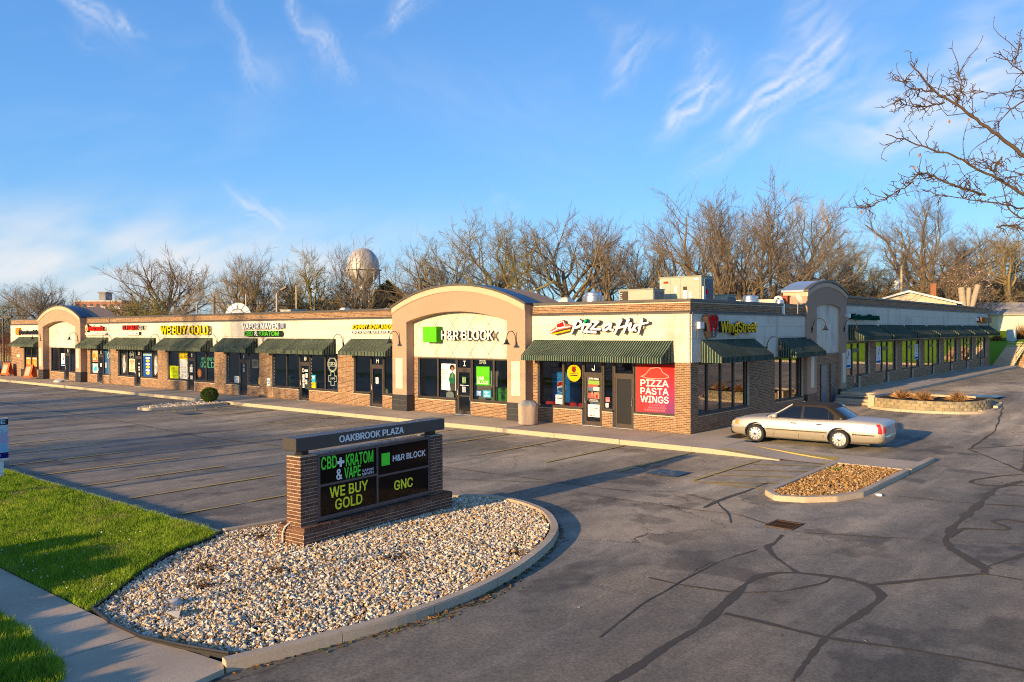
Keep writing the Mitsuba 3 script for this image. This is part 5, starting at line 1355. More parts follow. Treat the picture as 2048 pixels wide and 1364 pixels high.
put('print', MB().box(-15.03, -13.67, -4.0, -3.99, 1.17, 1.93), matte('pic_blue', (.05, .12, .2)), k, FRONT)
put('screen_wall', MB().box(-15.7, -13.2, -4.3, -4.06, 0, 2.9), matte('in_tan', (.28, .22, .17)), M=FRONT, label='tan inner wall behind the blue framed picture', cat='inner wall')


def chair(x, y, col, l, rot=0.0):
    k = thing('chair', l, 'chair')
    Mx = frame((math.cos(rot), math.sin(rot), 0), (-math.sin(rot), math.cos(rot), 0), (0, 0, 1), (x, y, 0))
    put('seat', MB().rbox(-.24, .24, -.24, .24, .42, .48, .02), col, k, Mx)
    put('back', MB().prism(Polygon([(-.24, .52), (.24, .52), (.22, .86), (.12, .93), (-.12, .93), (-.22, .86)]), -.02, .02).xf(frame((1, 0, 0), (0, 0, 1), (0, -1, 0), (0, .24, 0))), col, k, Mx)
    for sx in (-.2, .2):
        for sy in (-.2, .2):
            put('leg', MB().tube([(sx, sy, 0), (sx, sy, .42)], .014, 5), BLACK, k, Mx)


chair(-18.0, .85, matte('olive_seat', (.30, .27, .15)), 'olive chair behind the glass door of unit H', 2.9)
chair(-16.9, .9, matte('dark_seat', (.06, .05, .05)), 'dark chair in the right window of unit H', 2.6)
chair(-9.2, 1.1, matte('grey_seat', (.33, .31, .28)), 'grey chair in the right window of the near portal shop', .4)
chair(-13.9, 1.0, matte('pale_seat', (.45, .42, .36)), 'pale chair in the left window of the near portal shop', .2)
k = thing('potted_plant', 'leafy potted plant in the left window of unit G', 'plant')
put('pot', MB().lathe([(0, 0), (.16, 0), (.2, .35), (.18, .35), (0, .33)], (-26.9, .8, .0), 14), matte('pot', (.2, .2, .2)), k)
_rp = np.random.default_rng(8)
m = MB()
for i in range(60):
    a = _rp.uniform(0, 2 * PI); e = _rp.uniform(.2, 1.3); l = _rp.uniform(.3, .8)
    p0 = np.array([-26.9, .8, .4 + _rp.uniform(0, .6)]); d_ = np.array([math.cos(a) * math.cos(e), .5 * math.sin(a) * math.cos(e), math.sin(e)])
    s_ = np.cross(d_, [0, 0, 1]); s_ /= np.linalg.norm(s_)
    m.quad(p0, p0 + d_ * l * .5 + s_ * .06, p0 + d_ * l, p0 + d_ * l * .5 - s_ * .06)
put('foliage', m, matte('plant_green', (.04, .14, .07)), k)
put('display_case', MB().rbox(-26.1, -24.9, -1.9, -1.3, 0, 1.0, .01), matte('case', (.22, .24, .24)), M=FRONT, label='low display case behind the unit G window left of the door', cat='display case')
put('display_case', MB().rbox(-23.8, -21.6, -2.2, -1.6, 0, 1.0, .01), matte('case', (.22, .24, .24)), M=FRONT, label='low display case behind the unit G window right of the door', cat='display case')
# ---------------------------------------------------------------- monument sign
k = MS = thing('monument_sign', 'brick monument sign with a dark beam, four black panels and the plaza name on top', 'monument sign')
_th = math.radians(4.6)
ML = np.array([-math.sin(_th), math.cos(_th), 0]); MN = np.array([math.cos(_th), math.sin(_th), 0])
MF = np.stack([ML, MN, [0, 0, 1], [1.99, -18.96, -0.1]], 1)         # local: along, outward (to the text side), up
MFT = np.stack([ML, [0, 0, 1], MN, [1.99, -18.96, -0.1]], 1)        # local: along, up, outward
_rm = np.random.default_rng(15)
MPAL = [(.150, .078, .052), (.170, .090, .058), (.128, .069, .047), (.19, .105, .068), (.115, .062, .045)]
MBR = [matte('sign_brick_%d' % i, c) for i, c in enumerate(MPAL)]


def brick_block(parent, s0, s1, d0, d1, z0, n, course, proud=.006, rowlock=False):
    """Bricks round all four faces of a block in the sign's frame."""
    for kz in range(n):
        z = z0 + kz * course
        for face in range(4):
            L = (s1 - s0) if face < 2 else (d1 - d0)
            off = BL / 2 if kz % 2 else 0.0
            i = -1
            while i * BL + off < L:
                a, b = max(0, i * BL + off), min(L, (i + 1) * BL + off)
                i += 1
                if b - a < .04: continue
                a, b = a + .005, b - .005
                p = proud + _rm.uniform(-.0015, .0015)
                zz = (z + .005, z + course - .005)
                if face == 0: q = (s0 + a, s0 + b, d1, d1 + p)
                elif face == 1: q = (s0 + a, s0 + b, d0 - p, d0)
                elif face == 2: q = (s0 - p, s0, d0 + a, d0 + b)
                else: q = (s1, s1 + p, d0 + a, d0 + b)
                if face < 2:      # let the long faces own the corners
                    if a < .01: q = (q[0] - .005 - .004, *q[1:])
                    if b > L - .01: q = (q[0], q[1] + .005 + .004, *q[2:])
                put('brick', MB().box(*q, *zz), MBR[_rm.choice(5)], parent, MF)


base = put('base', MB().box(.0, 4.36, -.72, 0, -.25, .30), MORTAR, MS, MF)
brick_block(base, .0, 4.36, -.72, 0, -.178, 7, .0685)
tr = .302
n = int(4.36 / .0745)
for i in range(n):                                 # rowlock course on top, laid on edge
    a = 4.36 * i / n
    put('brick', MB().rbox(a + .004, a + 4.36 / n - .004, -.356, .012, tr, tr + .07, .004), MBR[_rm.choice(5)], base, MF)
    put('brick', MB().rbox(a + .004, a + 4.36 / n - .004, -.732, -.364, tr, tr + .07, .004), MBR[_rm.choice(5)], base, MF)
put('mortar_cap', MB().box(.014, 4.346, -.71, -.004, tr - .001, tr + .060), MORTAR, base, MF)
for a in (.045, 3.77):
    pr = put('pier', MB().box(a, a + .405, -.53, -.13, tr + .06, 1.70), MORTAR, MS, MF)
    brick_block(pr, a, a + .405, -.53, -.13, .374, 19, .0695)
    put('cap', MB().box(a + .01, a + .395, -.52, -.14, 1.70, 1.712), matte('cap_stone', (.30, .26, .21)), pr, MF)
    put('bracket', MB().box(a + .12, a + .29, -.42, -.24, 1.712, 1.81), BLACK, MS, MF)
bm = put('beam', MB().rbox(-.06, 4.26, -.52, -.13, 1.81, 2.065, .006), mat('beam_metal', (.055, .048, .045), .45), MS, MF)
put('seam', MB().box(-.062, -.0605, -.50, -.15, 1.83, 1.835), BLACK, bm, MF)
v, f = text('OAKBROOK PLAZA', .128, 1.86, .012, True)
# thin roman strokes: light face on the dark beam
put('lettering', MB().add(v + [1.02, 1.875, -.129], f), matte('pale_letters', (.85, .86, .87)), MS, MFT)
fr = MB()
F0, F1, FZ0, FZ1 = .455, 3.765, .445, 1.69
fr.rbox(F0, F1, -.50, -.14, FZ0 - .06, FZ0 + .03, .004).rbox(F0, F1, -.50, -.14, FZ1 - .05, FZ1 + .01, .004).rbox(F0, F0 + .085, -.50, -.14, FZ0 + .03, FZ1 - .05, .004).rbox(F1 - .06, F1, -.50, -.14, FZ0 + .03, FZ1 - .05, .004)
fr.box(2.075, 2.125, -.50, -.145, FZ0 + .03, FZ1 - .05).box(F0 + .08, 2.08, -.50, -.146, 1.055, 1.10).box(2.12, F1 - .05, -.50, -.146, 1.01, 1.055)
put('frame', fr, mat('sign_frame', (.075, .062, .066), .4), MS, MF)
GLOSS = mat('sign_face', (.004, .004, .005), .10, spec=.12)
PS = {}
for n_, (a, b, c, e) in {'p1': (F0 + .085, 2.075, 1.10, FZ1 - .05), 'p2': (2.125, F1 - .06, 1.055, FZ1 - .05), 'p3': (F0 + .085, 2.075, FZ0 + .03, 1.055), 'p4': (2.125, F1 - .06, FZ0 + .03, 1.01)}.items():
    PS[n_] = put('panel', MB().box(a, b, -.48, -.16, c, e), GLOSS, MS, MF)
SGREEN, SYEL, SWHT = matte('face_green', (.12, .88, .06)), matte('face_yellow', (.90, .92, .05)), matte('face_white', (.78, .80, .84))


def stext(p, t_, a, b, z, h, m, bold=True, tall=None):
    v, f = text(t_, h, b - a, .004, bold)
    put('lettering', MB().add(v + [a, z, -.1598], f), m, p, MFT)


stext(PS['p1'], 'CBD', .575, .985, 1.385, .235, SGREEN)
put('lettering', MB().prism(sbox(1.055, 1.375, 1.115, 1.565).union(sbox(.99, 1.44, 1.18, 1.50)), -.1598, -.156), SWHT, PS['p1'], MFT)
stext(PS['p1'], 'KRATOM', 1.225, 1.99, 1.37, .23, SGREEN)
stext(PS['p1'], '&', .965, 1.125, 1.135, .20, SWHT)
stext(PS['p1'], 'VAPE', 1.18, 1.63, 1.125, .215, SGREEN)
stext(PS['p1'], 'VAPOR', 1.67, 1.995, 1.185, .055, SWHT, False)
stext(PS['p1'], 'MAVEN', 1.67, 1.995, 1.115, .055, SWHT, False)
put('print', MB().box(2.235, 2.485, -.1599, -.156, 1.23, 1.495), SGREEN, PS['p2'], MF)
stext(PS['p2'], 'H&R BLOCK', 2.575, 3.62, 1.285, .125, SWHT)
stext(PS['p3'], 'WE BUY', .79, 1.83, .80, .20, SYEL)
stext(PS['p3'], 'GOLD', .93, 1.67, .545, .20, SYEL)
stext(PS['p4'], 'GNC', 2.61, 3.20, .66, .195, SYEL)
put('conduit', MB().tube([(-.05, -.55, -.08), (-.05, -.55, .22), (-.04, -.50, .34), (.02, -.46, .40), (.06, -.44, .42)], .018, 7), LGREY, MS, MF, smooth=40)

# ---------------------------------------------------------------- for-sale board at the left edge
k = thing('sale_board', 'tall white and blue real estate board on white posts in the lawn', 'sale sign')
SB = frame((0, 1, 0), (1, 0, 0), (0, 0, 1), (-10.75, -20.97, -.1))
SBT = frame((0, 1, 0), (0, 0, 1), (1, 0, 0), (-10.75, -20.97, -.1))
put('board', MB().rbox(0, 1.25, -.02, .02, .52, 1.70, .004), WHITE, k, SB)
for y in (.14, 1.04):
    put('post', MB().rbox(y, y + .10, -.10, -.021, -.2, 1.55, .006), WHITE, k, SB)
LB = matte('board_blue', (.30, .55, .75))
for P_, m_ in ((sbox(.0, 1.50, 1.25, 1.66), BLACK), (sbox(0, .57, 1.25, .73), matte('navy', (.02, .02, .16))), (sbox(0, .731, 1.25, 1.499), matte('board_pale', (.55, .66, .72))), (Polygon([(.9, 1.15), (1.25, 1.35), (1.25, .95), (1.12, .97)]), matte('lilac', (.52, .45, .62))), (Polygon([(.7, .95), (1.05, 1.35), (.9, 1.12), (1.25, .9), (1.25, .74), (.6, .74)]), LB)):
    put('print', MB().prism(P_, .0201 + .0004 * (m_ == LB) + .0008 * (m_ not in (BLACK, LB)) * (P_.area < .2), .022 + .0004 * (m_ == LB) + .0008 * (m_ not in (BLACK, LB)) * (P_.area < .2)), m_, k, SBT)
for t_, a, b, z, h, m_ in (('FOR SALE', .05, 1.18, 1.53, .10, matte('sky_letters', (.55, .72, .85))), ('22', .95, 1.13, 1.26, .11, CYAN), ('N', .97, 1.02, 1.12, .05, BLACK), ('R', .98, 1.04, 1.02, .06, BLACK), ('DS', .92, 1.06, .63, .06, matte('sky_letters', (.55, .72, .85)))):
    v, f = text(t_, h, b - a, .002, t_ == 'FOR SALE')
    put('lettering', MB().add(v + [a, z, .0232], f), m_, k, SBT)

# ---------------------------------------------------------------- bin, sandwich boards, bushes, small litter
k = thing('litter_bin', 'round beige concrete litter bin beside the pizza restaurant window', 'litter bin')
AG_ = matte('aggregate', (.50, .37, .28))
put('body', MB().lathe([(.0, .02), (.40, .02), (.41, .05), (.43, .75), (.43, .80), (.0, .80)], (-7.02, -1.12, -.01), 24), AG_, k, smooth=50)
put('lid', MB().lathe([(.0, .80), (.435, .80), (.445, .85), (.40, .90), (.30, .99), (.28, 1.0), (.0, 1.0)], (-7.02, -1.12, -.01), 12), matte('bin_lid', (.36, .36, .33)), k)
for x, y, rot, l in ((-68.4, -.62, .35, 'orange sandwich board at the outer corner of the far end shop'), (-61.9, -1.0, .30, 'orange sandwich board in front of the left pier of the far portal')):
    k = thing('sandwich_board', l, 'sandwich board', 'orange sandwich boards')
    c, s_ = math.cos(rot), math.sin(rot)
    Mx = frame((c, s_, 0), (s_, -c, 0), (0, 0, 1), (x, y, -.02))
    OB = matte('board_orange', (.62, .15, .05))
    for sg in (-1, 1):
        m = MB()
        for u0, u1 in ((-.42, -.36), (.36, .42)):
            m.add([(u0, sg * .40, 0), (u1, sg * .40, 0), (u0, sg * .37, 0), (u1, sg * .37, 0), (u0, sg * .04, 1.25), (u1, sg * .04, 1.25), (u0, sg * .01, 1.25), (u1, sg * .01, 1.25)], [[0, 1, 5, 4], [2, 6, 7, 3], [0, 4, 6, 2], [1, 3, 7, 5], [4, 5, 7, 6]])
        m.add([(-.40, sg * .36, .14), (.40, sg * .36, .14), (-.40, sg * .34, .14), (.40, sg * .34, .14), (-.40, sg * .045, 1.22), (.40, sg * .045, 1.22), (-.40, sg * .025, 1.22), (.40, sg * .025, 1.22)], [[0, 1, 5, 4], [2, 6, 7, 3], [0, 4, 6, 2], [1, 3, 7, 5], [4, 5, 7, 6]])
        put('leaf', m, OB, k, Mx)
    put('print', MB().add([(-.28, .335, .30), (.28, .335, .30), (.28, .10, 1.05), (-.28, .10, 1.05)], [[0, 1, 2, 3]]).xf(frame((1, 0, 0), (0, 1, 0), (0, 0, 1), (0, .03, 0))), matte('pale_orange', (.72, .42, .28)), k, Mx)


def leaf_ball(c, r, n, seed, col, size=.035, squash=1.0):
    rr = np.random.default_rng(seed)
    m = MB()
    d = rr.normal(size=(n, 3)); d /= np.linalg.norm(d, axis=1, keepdims=True)
    rad = (1 - .35 * rr.random(n) ** 2) * (1 + .34 * (meshkit.noise(d * 2.6 + seed) - .5) + .16 * (meshkit.noise(d * 6 + seed) - .5))
    p = np.asarray(c) + d * rad[:, None] * np.array([r, r, r * squash])
    t = rr.normal(size=(n, 3)) + d * 1.0; t /= np.linalg.norm(t, axis=1, keepdims=True)
    s_ = np.cross(t, rr.normal(size=(n, 3))); s_ /= np.linalg.norm(s_, axis=1, keepdims=True)
    L = size * rr.uniform(.6, 1.5, n)[:, None]
    V = np.stack([p - t * L, p + s_ * L * .45, p + t * L, p - s_ * L * .45], 1).reshape(-1, 3)
    F = (np.array([[0, 1, 2], [0, 2, 3]])[None] + 4 * np.arange(n)[:, None, None]).reshape(-1, 3)
    C = np.repeat(np.asarray(col) * rr.uniform(.55, 1.4, (n, 1)), 4, 0)
    return m.add(V, F, C)


k = thing('round_bush', 'clipped round evergreen bush on the gravel of the stall island', 'bush')
put('foliage', leaf_ball((-28.75, -3.35, .34), .49, 5000, 3, (.075, .125, .022), .032, .88), VCOL, k)
put('stem', MB().tube([(-28.75, -3.35, -.1), (-28.75, -3.35, .4)], .05, 6), BARK, k)
for x, y, s_, l in ((-55.2, -1.3, 1, 'white bag lying on the walk beside the right pier of the far portal'), (.78, 14.9, .5, 'white plastic bag at the foot of the concrete steps'), (8.72, -6.6, .22, 'crushed white cup on the asphalt beside the drive island')):
    rr = np.random.default_rng(int(abs(x) * 10))
    h = trimesh.convex.convex_hull(rr.normal(size=(40, 3)) * [.22 * s_, .16 * s_, .10 * s_])
    z = -.02 if y < 0 and x < 0 else float(H(x, y))
    put('litter', MB().mesh(h).xf(frame((1, 0, 0), (0, 1, 0), (0, 0, 1), (x, y, z + .12 * s_))), WHITE, label=l, cat='litter')
m = MB()
for _ in range(90):
    x, y = (dl.uniform(.3, 2.1), 15.2 - abs(dl.normal()) * .25)
    z = max(0.02, float(H(x, y)) + .09); a = dl.uniform(0, 6.28); l = .05
    m.quad((x, y, z), (x + l * math.cos(a), y + l * math.sin(a), z + .03), (x + l * 1.5 * math.cos(a + .6), y + l * 1.5 * math.sin(a + .6), z + .01), (x + l * math.cos(a + 1.2), y + l * math.sin(a + 1.2), z + .02), np.array([.28, .15, .06]) * dl.uniform(.5, 1.4))
put('dead_leaves', m, VCOL, kind='stuff', label='brown dead leaves gathered at the foot of the concrete steps')
m = MB()
for _ in range(160):     # specks of litter and leaves on the lot
    x, y = dl.uniform(-45, 13), dl.uniform(-19, -3)
    if bedP.buffer(.4).contains(Point(x, y)): continue
    z = float(H(x, y)) + .008; l = dl.uniform(.015, .05); a = dl.uniform(0, 6.28)
    c = (.7, .68, .6) if dl.random() < .3 else np.array([.30, .2, .09]) * dl.uniform(.6, 1.3)
    m.quad((x, y, z), (x + l * math.cos(a), y + l * math.sin(a), z + .012), (x + l * 1.4 * math.cos(a + .6), y + l * 1.4 * math.sin(a + .6), z + .004), (x + l * math.cos(a + 1.2), y + l * math.sin(a + 1.2), z + .01), c)
put('fallen_leaves', m, VCOL, kind='stuff', label='scattered dry leaves and scraps on the asphalt')

# ---------------------------------------------------------------- block planter
tag('block_planter', 'low curved retaining planter of rough tan concrete blocks with dry grass clumps', 'planter')
OUT = Polygon([(2.37, 14.78), (3.4, 14.15), (4.6, 13.95), (6.0, 14.25), (6.75, 15.0), (7.05, 16.2), (7.0, 17.4), (6.7, 18.0), (2.37, 17.2)])
OUT = OUT.buffer(-.35).buffer(.35)
wl = LineString([(2.42, 14.78), (3.4, 14.18), (4.6, 13.97), (6.0, 14.27), (6.72, 15.0), (7.0, 16.2), (6.95, 17.4)]).segmentize(.2)
wc = np.array(wl.coords)
for _ in range(6): wc[1:-1] = .25 * wc[:-2] + .5 * wc[1:-1] + .25 * wc[2:]
wl = LineString(wc)
hb, bl = .148, .40
bcol = [matte('block_%d' % i, c) for i, c in enumerate([(.33, .27, .17), (.38, .31, .20), (.29, .245, .165), (.35, .30, .175)])]
_rk = np.random.default_rng(4)
ZB = lambda s_: 0.0 + .10 * s_ / wl.length
put('core', MB().prism(wl.buffer(.10), -.2, .555), JOINT, 'block_planter')
for c_ in range(4):
    s_ = -(bl / 2) * (c_ % 2)
    while s_ < wl.length:
        a, b = max(0, s_ + .006), min(wl.length, s_ + bl - .006)
        s_ += bl
        if b - a < .08: continue
        p, q = np.array(wl.interpolate(a).coords[0]), np.array(wl.interpolate(b).coords[0])
        t = (q - p) / np.linalg.norm(q - p); o = np.array([t[1], -t[0]]); mid = (p + q) / 2
        pr = .155 - .012 * c_ + _rk.uniform(-.006, .006)
        z0 = -.02 + c_ * hb; z1 = z0 + hb - .008
        poly = [p - o * .08, q - o * .08, q + o * (pr - .035), mid + t * (b - a) * .22 + o * pr, mid - t * (b - a) * .22 + o * pr, p + o * (pr - .035)]
        put('block', MB().prism(Polygon(poly), z0, z1), bcol[_rk.choice(4)], 'block_planter')
put('soil', sheet(OUT.buffer(.05), .53), matte('dark_soil', (.09, .065, .045)), 'block_planter')
kb = LineString([(2.30, 14.62), (3.35, 13.90), (4.6, 13.66), (6.15, 13.98), (7.0, 14.85), (7.32, 16.2), (7.25, 18.0), (6.9, 20.2)]).segmentize(.2)
kc = np.array(kb.coords)
for _ in range(6): kc[1:-1] = .25 * kc[:-2] + .5 * kc[1:-1] + .25 * kc[2:]
kb = LineString(kc)
for i in range(6):
    a, b = kb.length * i / 6, kb.length * (i + 1) / 6 - .012
    pts = [kb.interpolate(t).coords[0] for t in np.linspace(a, b, 9)]
    zk = min(float(H(*pts[4])) + .12, .30)
    put('kerbstone', MB().prism(LineString(pts).buffer(.1, cap_style=2), -.3, zk - .012).prism(LineString(pts).buffer(.088, cap_style=2), zk - .0121, zk), CONC, 'block_planter')
put('kerbstone', MB().rbox(2.45, 6.3, 17.55, 17.72, .2, .63, .015), CONC, 'block_planter')
for i, (x, y) in enumerate(((3.5, 15.3), (4.55, 14.9), (5.95, 15.3))):
    k = thing('grass_clump', 'dry brown ornamental grass clump in the block planter, %s from the steps' % ('first', 'second', 'third')[i], 'ornamental grass', 'dry grass clumps in the planter')
    rr = np.random.default_rng(40 + i)
    m = MB()
    for _ in range(420):
        a, e = rr.uniform(0, 6.28), rr.uniform(.25, 1.45); l = rr.uniform(.3, .62)
        p0 = np.array([x + rr.normal() * .06, y + rr.normal() * .06, .53]); d_ = np.array([math.cos(a) * math.cos(e), math.sin(a) * math.cos(e), math.sin(e)])
        s_ = np.array([-math.sin(a), math.cos(a), 0]) * .006
        m.add([p0 - s_, p0 + s_, p0 + d_ * l * .7, p0 + d_ * l + [0, 0, -.08 * l]], [[0, 1, 2], [0, 2, 3]], np.array([.30, .17, .075]) * rr.uniform(.5, 1.5))
    put('blades', m, VCOL, k)

# ---------------------------------------------------------------- roof equipment
def hvac(label, x0, x1, y0, y1, z0, z1, louvre='left'):
    k = thing('roof_unit', label, 'air conditioner')
    put('cabinet', MB().rbox(x0, x1, y0, y1, z0, z1, .025), HVACM, k)
    put('top', MB().rbox(x0 - .03, x1 + .03, y0 - .03, y1 + .03, z1 - .001, z1 + .035, .012), HVACM, k)
    return k


LV = matte('coil_dark', (.08, .07, .055)); HB_ = mat('hvac_blue', (.10, .15, .19), .5)
k = hvac('long low beige rooftop air conditioner with a dark coil at its left end', -5.75, -3.95, 4.0, 5.05, 4.85, 5.80)
put('coil', MB().box(-5.68, -5.25, 3.975, 3.999, 4.9, 5.75), LV, k)
m = MB()
for i in range(9): m.box(-5.66, -5.60 + .03 * (i % 3), 3.965, 3.974, 4.95 + .085 * i, 4.99 + .085 * i)
put('fins', m, LGREY, k)
for i in range(12): put('louvre', MB().box(-3.949, -3.935, 4.08 + .078 * i, 4.12 + .078 * i, 4.92, 5.72), HB_, k)
k = hvac('tall beige rooftop air conditioner with service panels, highest of the roof units', -4.78, -2.62, 6.0, 7.2, 4.85, 6.42)
for x in (-4.18, -3.68, -2.70): put('seam', MB().box(x - .008, x + .008, 5.990, 5.999, 4.9, 6.38), GREY, k)
put('badge', MB().box(-4.55, -4.31, 5.985, 5.999, 6.14, 6.24), matte('badge_red', (.35, .05, .02)), k)
for a, b, c, e in ((-3.97, -3.85, 5.68, 6.0), (-3.53, -3.33, 5.42, 5.80), (-3.23, -3.10, 5.42, 5.72), (-4.72, -4.63, 5.9, 6.05), (-2.96, -2.75, 6.25, 6.34)): put('label_plate', MB().box(a, b, 5.985, 5.998, c, e), WHITE, k)
put('grille', MB().box(-3.53, -3.33, 5.984, 5.999, 5.81, 5.97), LV, k)
for i in range(9): put('louvre', MB().box(-2.6199, -2.58, 6.28 + .10 * i, 6.34 + .10 * i, 4.95, 6.32), HB_, k)
put('isolator', MB().rbox(-2.60, -2.50, 6.03, 6.22, 5.3, 5.95, .01), LGREY, k)
put('switch', MB().rbox(-2.55, -2.48, 6.32, 6.42, 5.62, 5.82, .01), RED, k)
k = hvac('small beige rooftop air conditioner just right of the corner above the side wall', -3.46, -2.80, 9.0, 10.05, 4.85, 5.66)
for i in range(8): put('louvre', MB().box(-2.7999, -2.78, 9.08 + .115 * i, 9.15 + .115 * i, 4.95, 5.58), HB_, k)
k = hvac('low grey rooftop unit behind the parapet over unit F', -31.1, -29.95, 3.0, 4.3, 4.8, 5.36)
put('grille', MB().box(-30.95, -30.6, 2.98, 2.999, 5.0, 5.3).box(-30.5, -30.1, 2.98, 2.999, 5.0, 5.3), LGREY, k)


def fan(label, x, y, r, z1):
    k = thing('roof_fan', label, 'exhaust fan')
    put('curb', MB().box(x - r * .7, x + r * .7, y - r * .7, y + r * .7, 4.7, z1 - .75), LGREY, k)
    put('drum', MB().lathe([(r, z1 - .75), (r, z1 - .25), (r * .97, z1 - .22), (r * .8, z1 - .2), (r * .8, z1 - .10), (r * .72, z1 - .04), (.0, z1)], (x, y, 0), 22), STEEL, k, smooth=35)


fan('shiny round rooftop exhaust fan between the near portal and the beige units', -7.87, 5.0, .52, 5.86)
fan('shiny wide rooftop exhaust fan behind the corner side wall', -1.17, 8.0, .42, 5.58)
fan('shiny low exhaust fan beside the white bent roof pipe', -.17, 9.0, .24, 5.38)
put('roof_pipe', MB().tube([(.16 - .3, 9.2, 4.7), (.16 - .3, 9.2, 5.35), (.10 - .3, 9.2, 5.46), (-.02 - .3, 9.2, 5.5), (-.14 - .3, 9.2, 5.46), (-.18 - .3, 9.2, 5.36)], .06, 9), WHITE, smooth=50, label='white bent vent pipe on the roof near the side portal', cat='vent pipe')
k = thing('roof_chimney', 'red box chimney on the roof near the side portal', 'chimney')
put('stack', MB().rbox(-.02 - .3, .26 - .3, 9.6, 9.9, 4.7, 5.52, .01), matte('redbox', (.35, .10, .06)), k)
put('cap', MB().box(-.06 - .3, .30 - .3, 9.56, 9.94, 5.52, 5.56), matte('redbox', (.35, .10, .06)), k)
k = thing('satellite_dish', 'small grey satellite dish on the roof beside the side portal', 'satellite dish')
put('dish', MB().lathe([(0, .0), (.1, .01), (.2, .045), (.27, .085), (.275, .09), (.2, .055), (0, .01)], (0, 0, 0), 18).xf(frame((.8, -.6, 0), (-.25, -.33, .91), (.55, .73, .41), (.20, 10.2, 5.36))), LGREY, k, smooth=50)
put('mast', MB().tube([(.2, 10.25, 4.7), (.2, 10.25, 5.3)], .025, 6), GREY, k)
for x, y, z, l in ((-11.7, 8, 5.75, 'small pale roof vent behind the near portal roof'), (-28.2, 6, 5.5, 'small white pyramid roof vent over unit G'), (-21.65, 4, 5.3, 'low white roof curb left of the near portal')):
    k = thing('roof_vent', l, 'roof vent')
    put('hood', MB().add([(x - .36, y - .36, z - .25), (x + .36, y - .36, z - .25), (x + .36, y + .36, z - .25), (x - .36, y + .36, z - .25), (x - .18, y - .18, z), (x + .18, y - .18, z), (x + .18, y + .18, z), (x - .18, y + .18, z)], [[0, 1, 5, 4], [1, 2, 6, 5], [2, 3, 7, 6], [3, 0, 4, 7], [4, 5, 6, 7]]), LGREY, k)
    put('base', MB().box(x - .25, x + .25, y - .25, y + .25, 4.7, z - .24), LGREY, k)
k = thing('dish_antenna', 'large white ribbed dish antenna standing behind the parapet of the gold buyer', 'dish antenna')
Md = frame((.86, .5, 0), (0, 0, 1), (.5, -.86, 0), (-37.7, 4, 4.98))
for i in range(12):
    a0, a1 = PI * 2 * i / 12 + .03, PI * 2 * (i + 1) / 12 - .03
    g = np.linspace(a0, a1, 4)
    o = [(1.02 * math.cos(t), 1.02 * math.sin(t)) for t in g]; q = [(.62 * math.cos(t), .62 * math.sin(t)) for t in g][::-1]
    V = np.array([(x, y, .14 - .13 * (x * x + y * y)) for x, y in o + q])
    put('petal', MB().add(V, [[0, 1, 6, 7], [1, 2, 5, 6], [2, 3, 4, 5]]), WHITE, k, Md)
    q2 = [(.56 * math.cos(t), .56 * math.sin(t)) for t in g]; q3 = [(.1 * math.cos(t), .1 * math.sin(t)) for t in g][::-1]
    V = np.array([(x, y, .14 - .13 * (x * x + y * y)) for x, y in q2 + q3])
    put('petal', MB().add(V, [[0, 1, 6, 7], [1, 2, 5, 6], [2, 3, 4, 5]]), LGREY if i % 2 else WHITE, k, Md)
put('rim', MB().tube([(1.03 * math.cos(t), 1.03 * math.sin(t), .0) for t in np.linspace(0, 2 * PI, 40)], .022, 5), GREY, k, Md)
put('rib', MB().tube([(.59 * math.cos(t), .59 * math.sin(t), .08) for t in np.linspace(0, 2 * PI, 30)], .03, 5), matte('dark_rib', (.08, .09, .1)), k, Md)
put('strut', MB().tube([(-1, 0, 0), (0, 0, .5), (1, 0, 0)], .015, 5).tube([(0, 1, 0), (0, 0, .5)], .015, 5).box(-.12, .12, -.3, .2, .1, .35), GREY, k, Md)
put('mast', MB().tube([(-37.7, 4.1, 4.6), (-37.7, 4.1, 5.2)], .06, 7), GREY, k)


# ---------------------------------------------------------------- poles and wires
def pole(label, x, y, z0, z1, r, m, name='pole', cat='pole'):
    k = thing(name, label, cat)
    put('mast', MB().tube([(x, y, z0), (x, y, (z0 + z1) / 2), (x, y, z1)], [r, r * .92, r * .8], 9), m, k, smooth=40)
    return k


WOOD = matte('pole_wood', (.16, .115, .075)); PALEW = matte('pole_pale', (.48, .40, .28))
pole('thin grey pole behind the far portal roof', -67.8, 17.5, 0, 6.9, .12, GREY)
pole('dark wooden pole right of the far portal', -66.0, 18.5, 0, 7.7, .14, WOOD)
pole('pale slim pole behind the roof over the hair salon', -62.8, 20.3, 0, 7.9, .10, PALEW)
k = pole('pale pole with a tilted flood light behind the roof of the hair salon', -60.3, 22.4, 0, 8.0, .12, PALEW, 'light_pole', 'light pole')
put('lamp_head', MB().rbox(-.45, .35, -.2, .2, -.1, .18, .04).xf(frame((.75, .45, .48), (-.5, .86, 0), (-.42, -.24, .87), (-59.6, 22.9, 8.5))), BRONZE, k)
put('arm', MB().tube([(-60.3, 22.4, 7.9), (-59.9, 22.7, 8.3)], .04, 6), BRONZE, k)
pole('pale slim pole over units F and G', -60.5, 25.0, 0, 8.9, .10, PALEW)
pole('short wooden pole behind the left shoulder of the near portal', -50.8, 34.2, 0, 9.6, .15, WOOD)
k = pole('dark lamp post with a flat head at the left end of the lot', -84.9, 4.5, -.2, 5.6, .09, BRONZE, 'light_pole', 'light pole')
put('lamp_head', MB().rbox(-.1, 1.0, -.2, .2, 5.55, 5.72, .03).xf(frame((.77, .64, 0), (-.64, .77, 0), (0, 0, 1), (-84.9, 4.5, 0))), BRONZE, k)
k = pole('pale utility pole with a white transformer beyond the wing', -11.93, 73.49, 2, 11.2, .16, PALEW, 'utility_pole', 'utility pole')
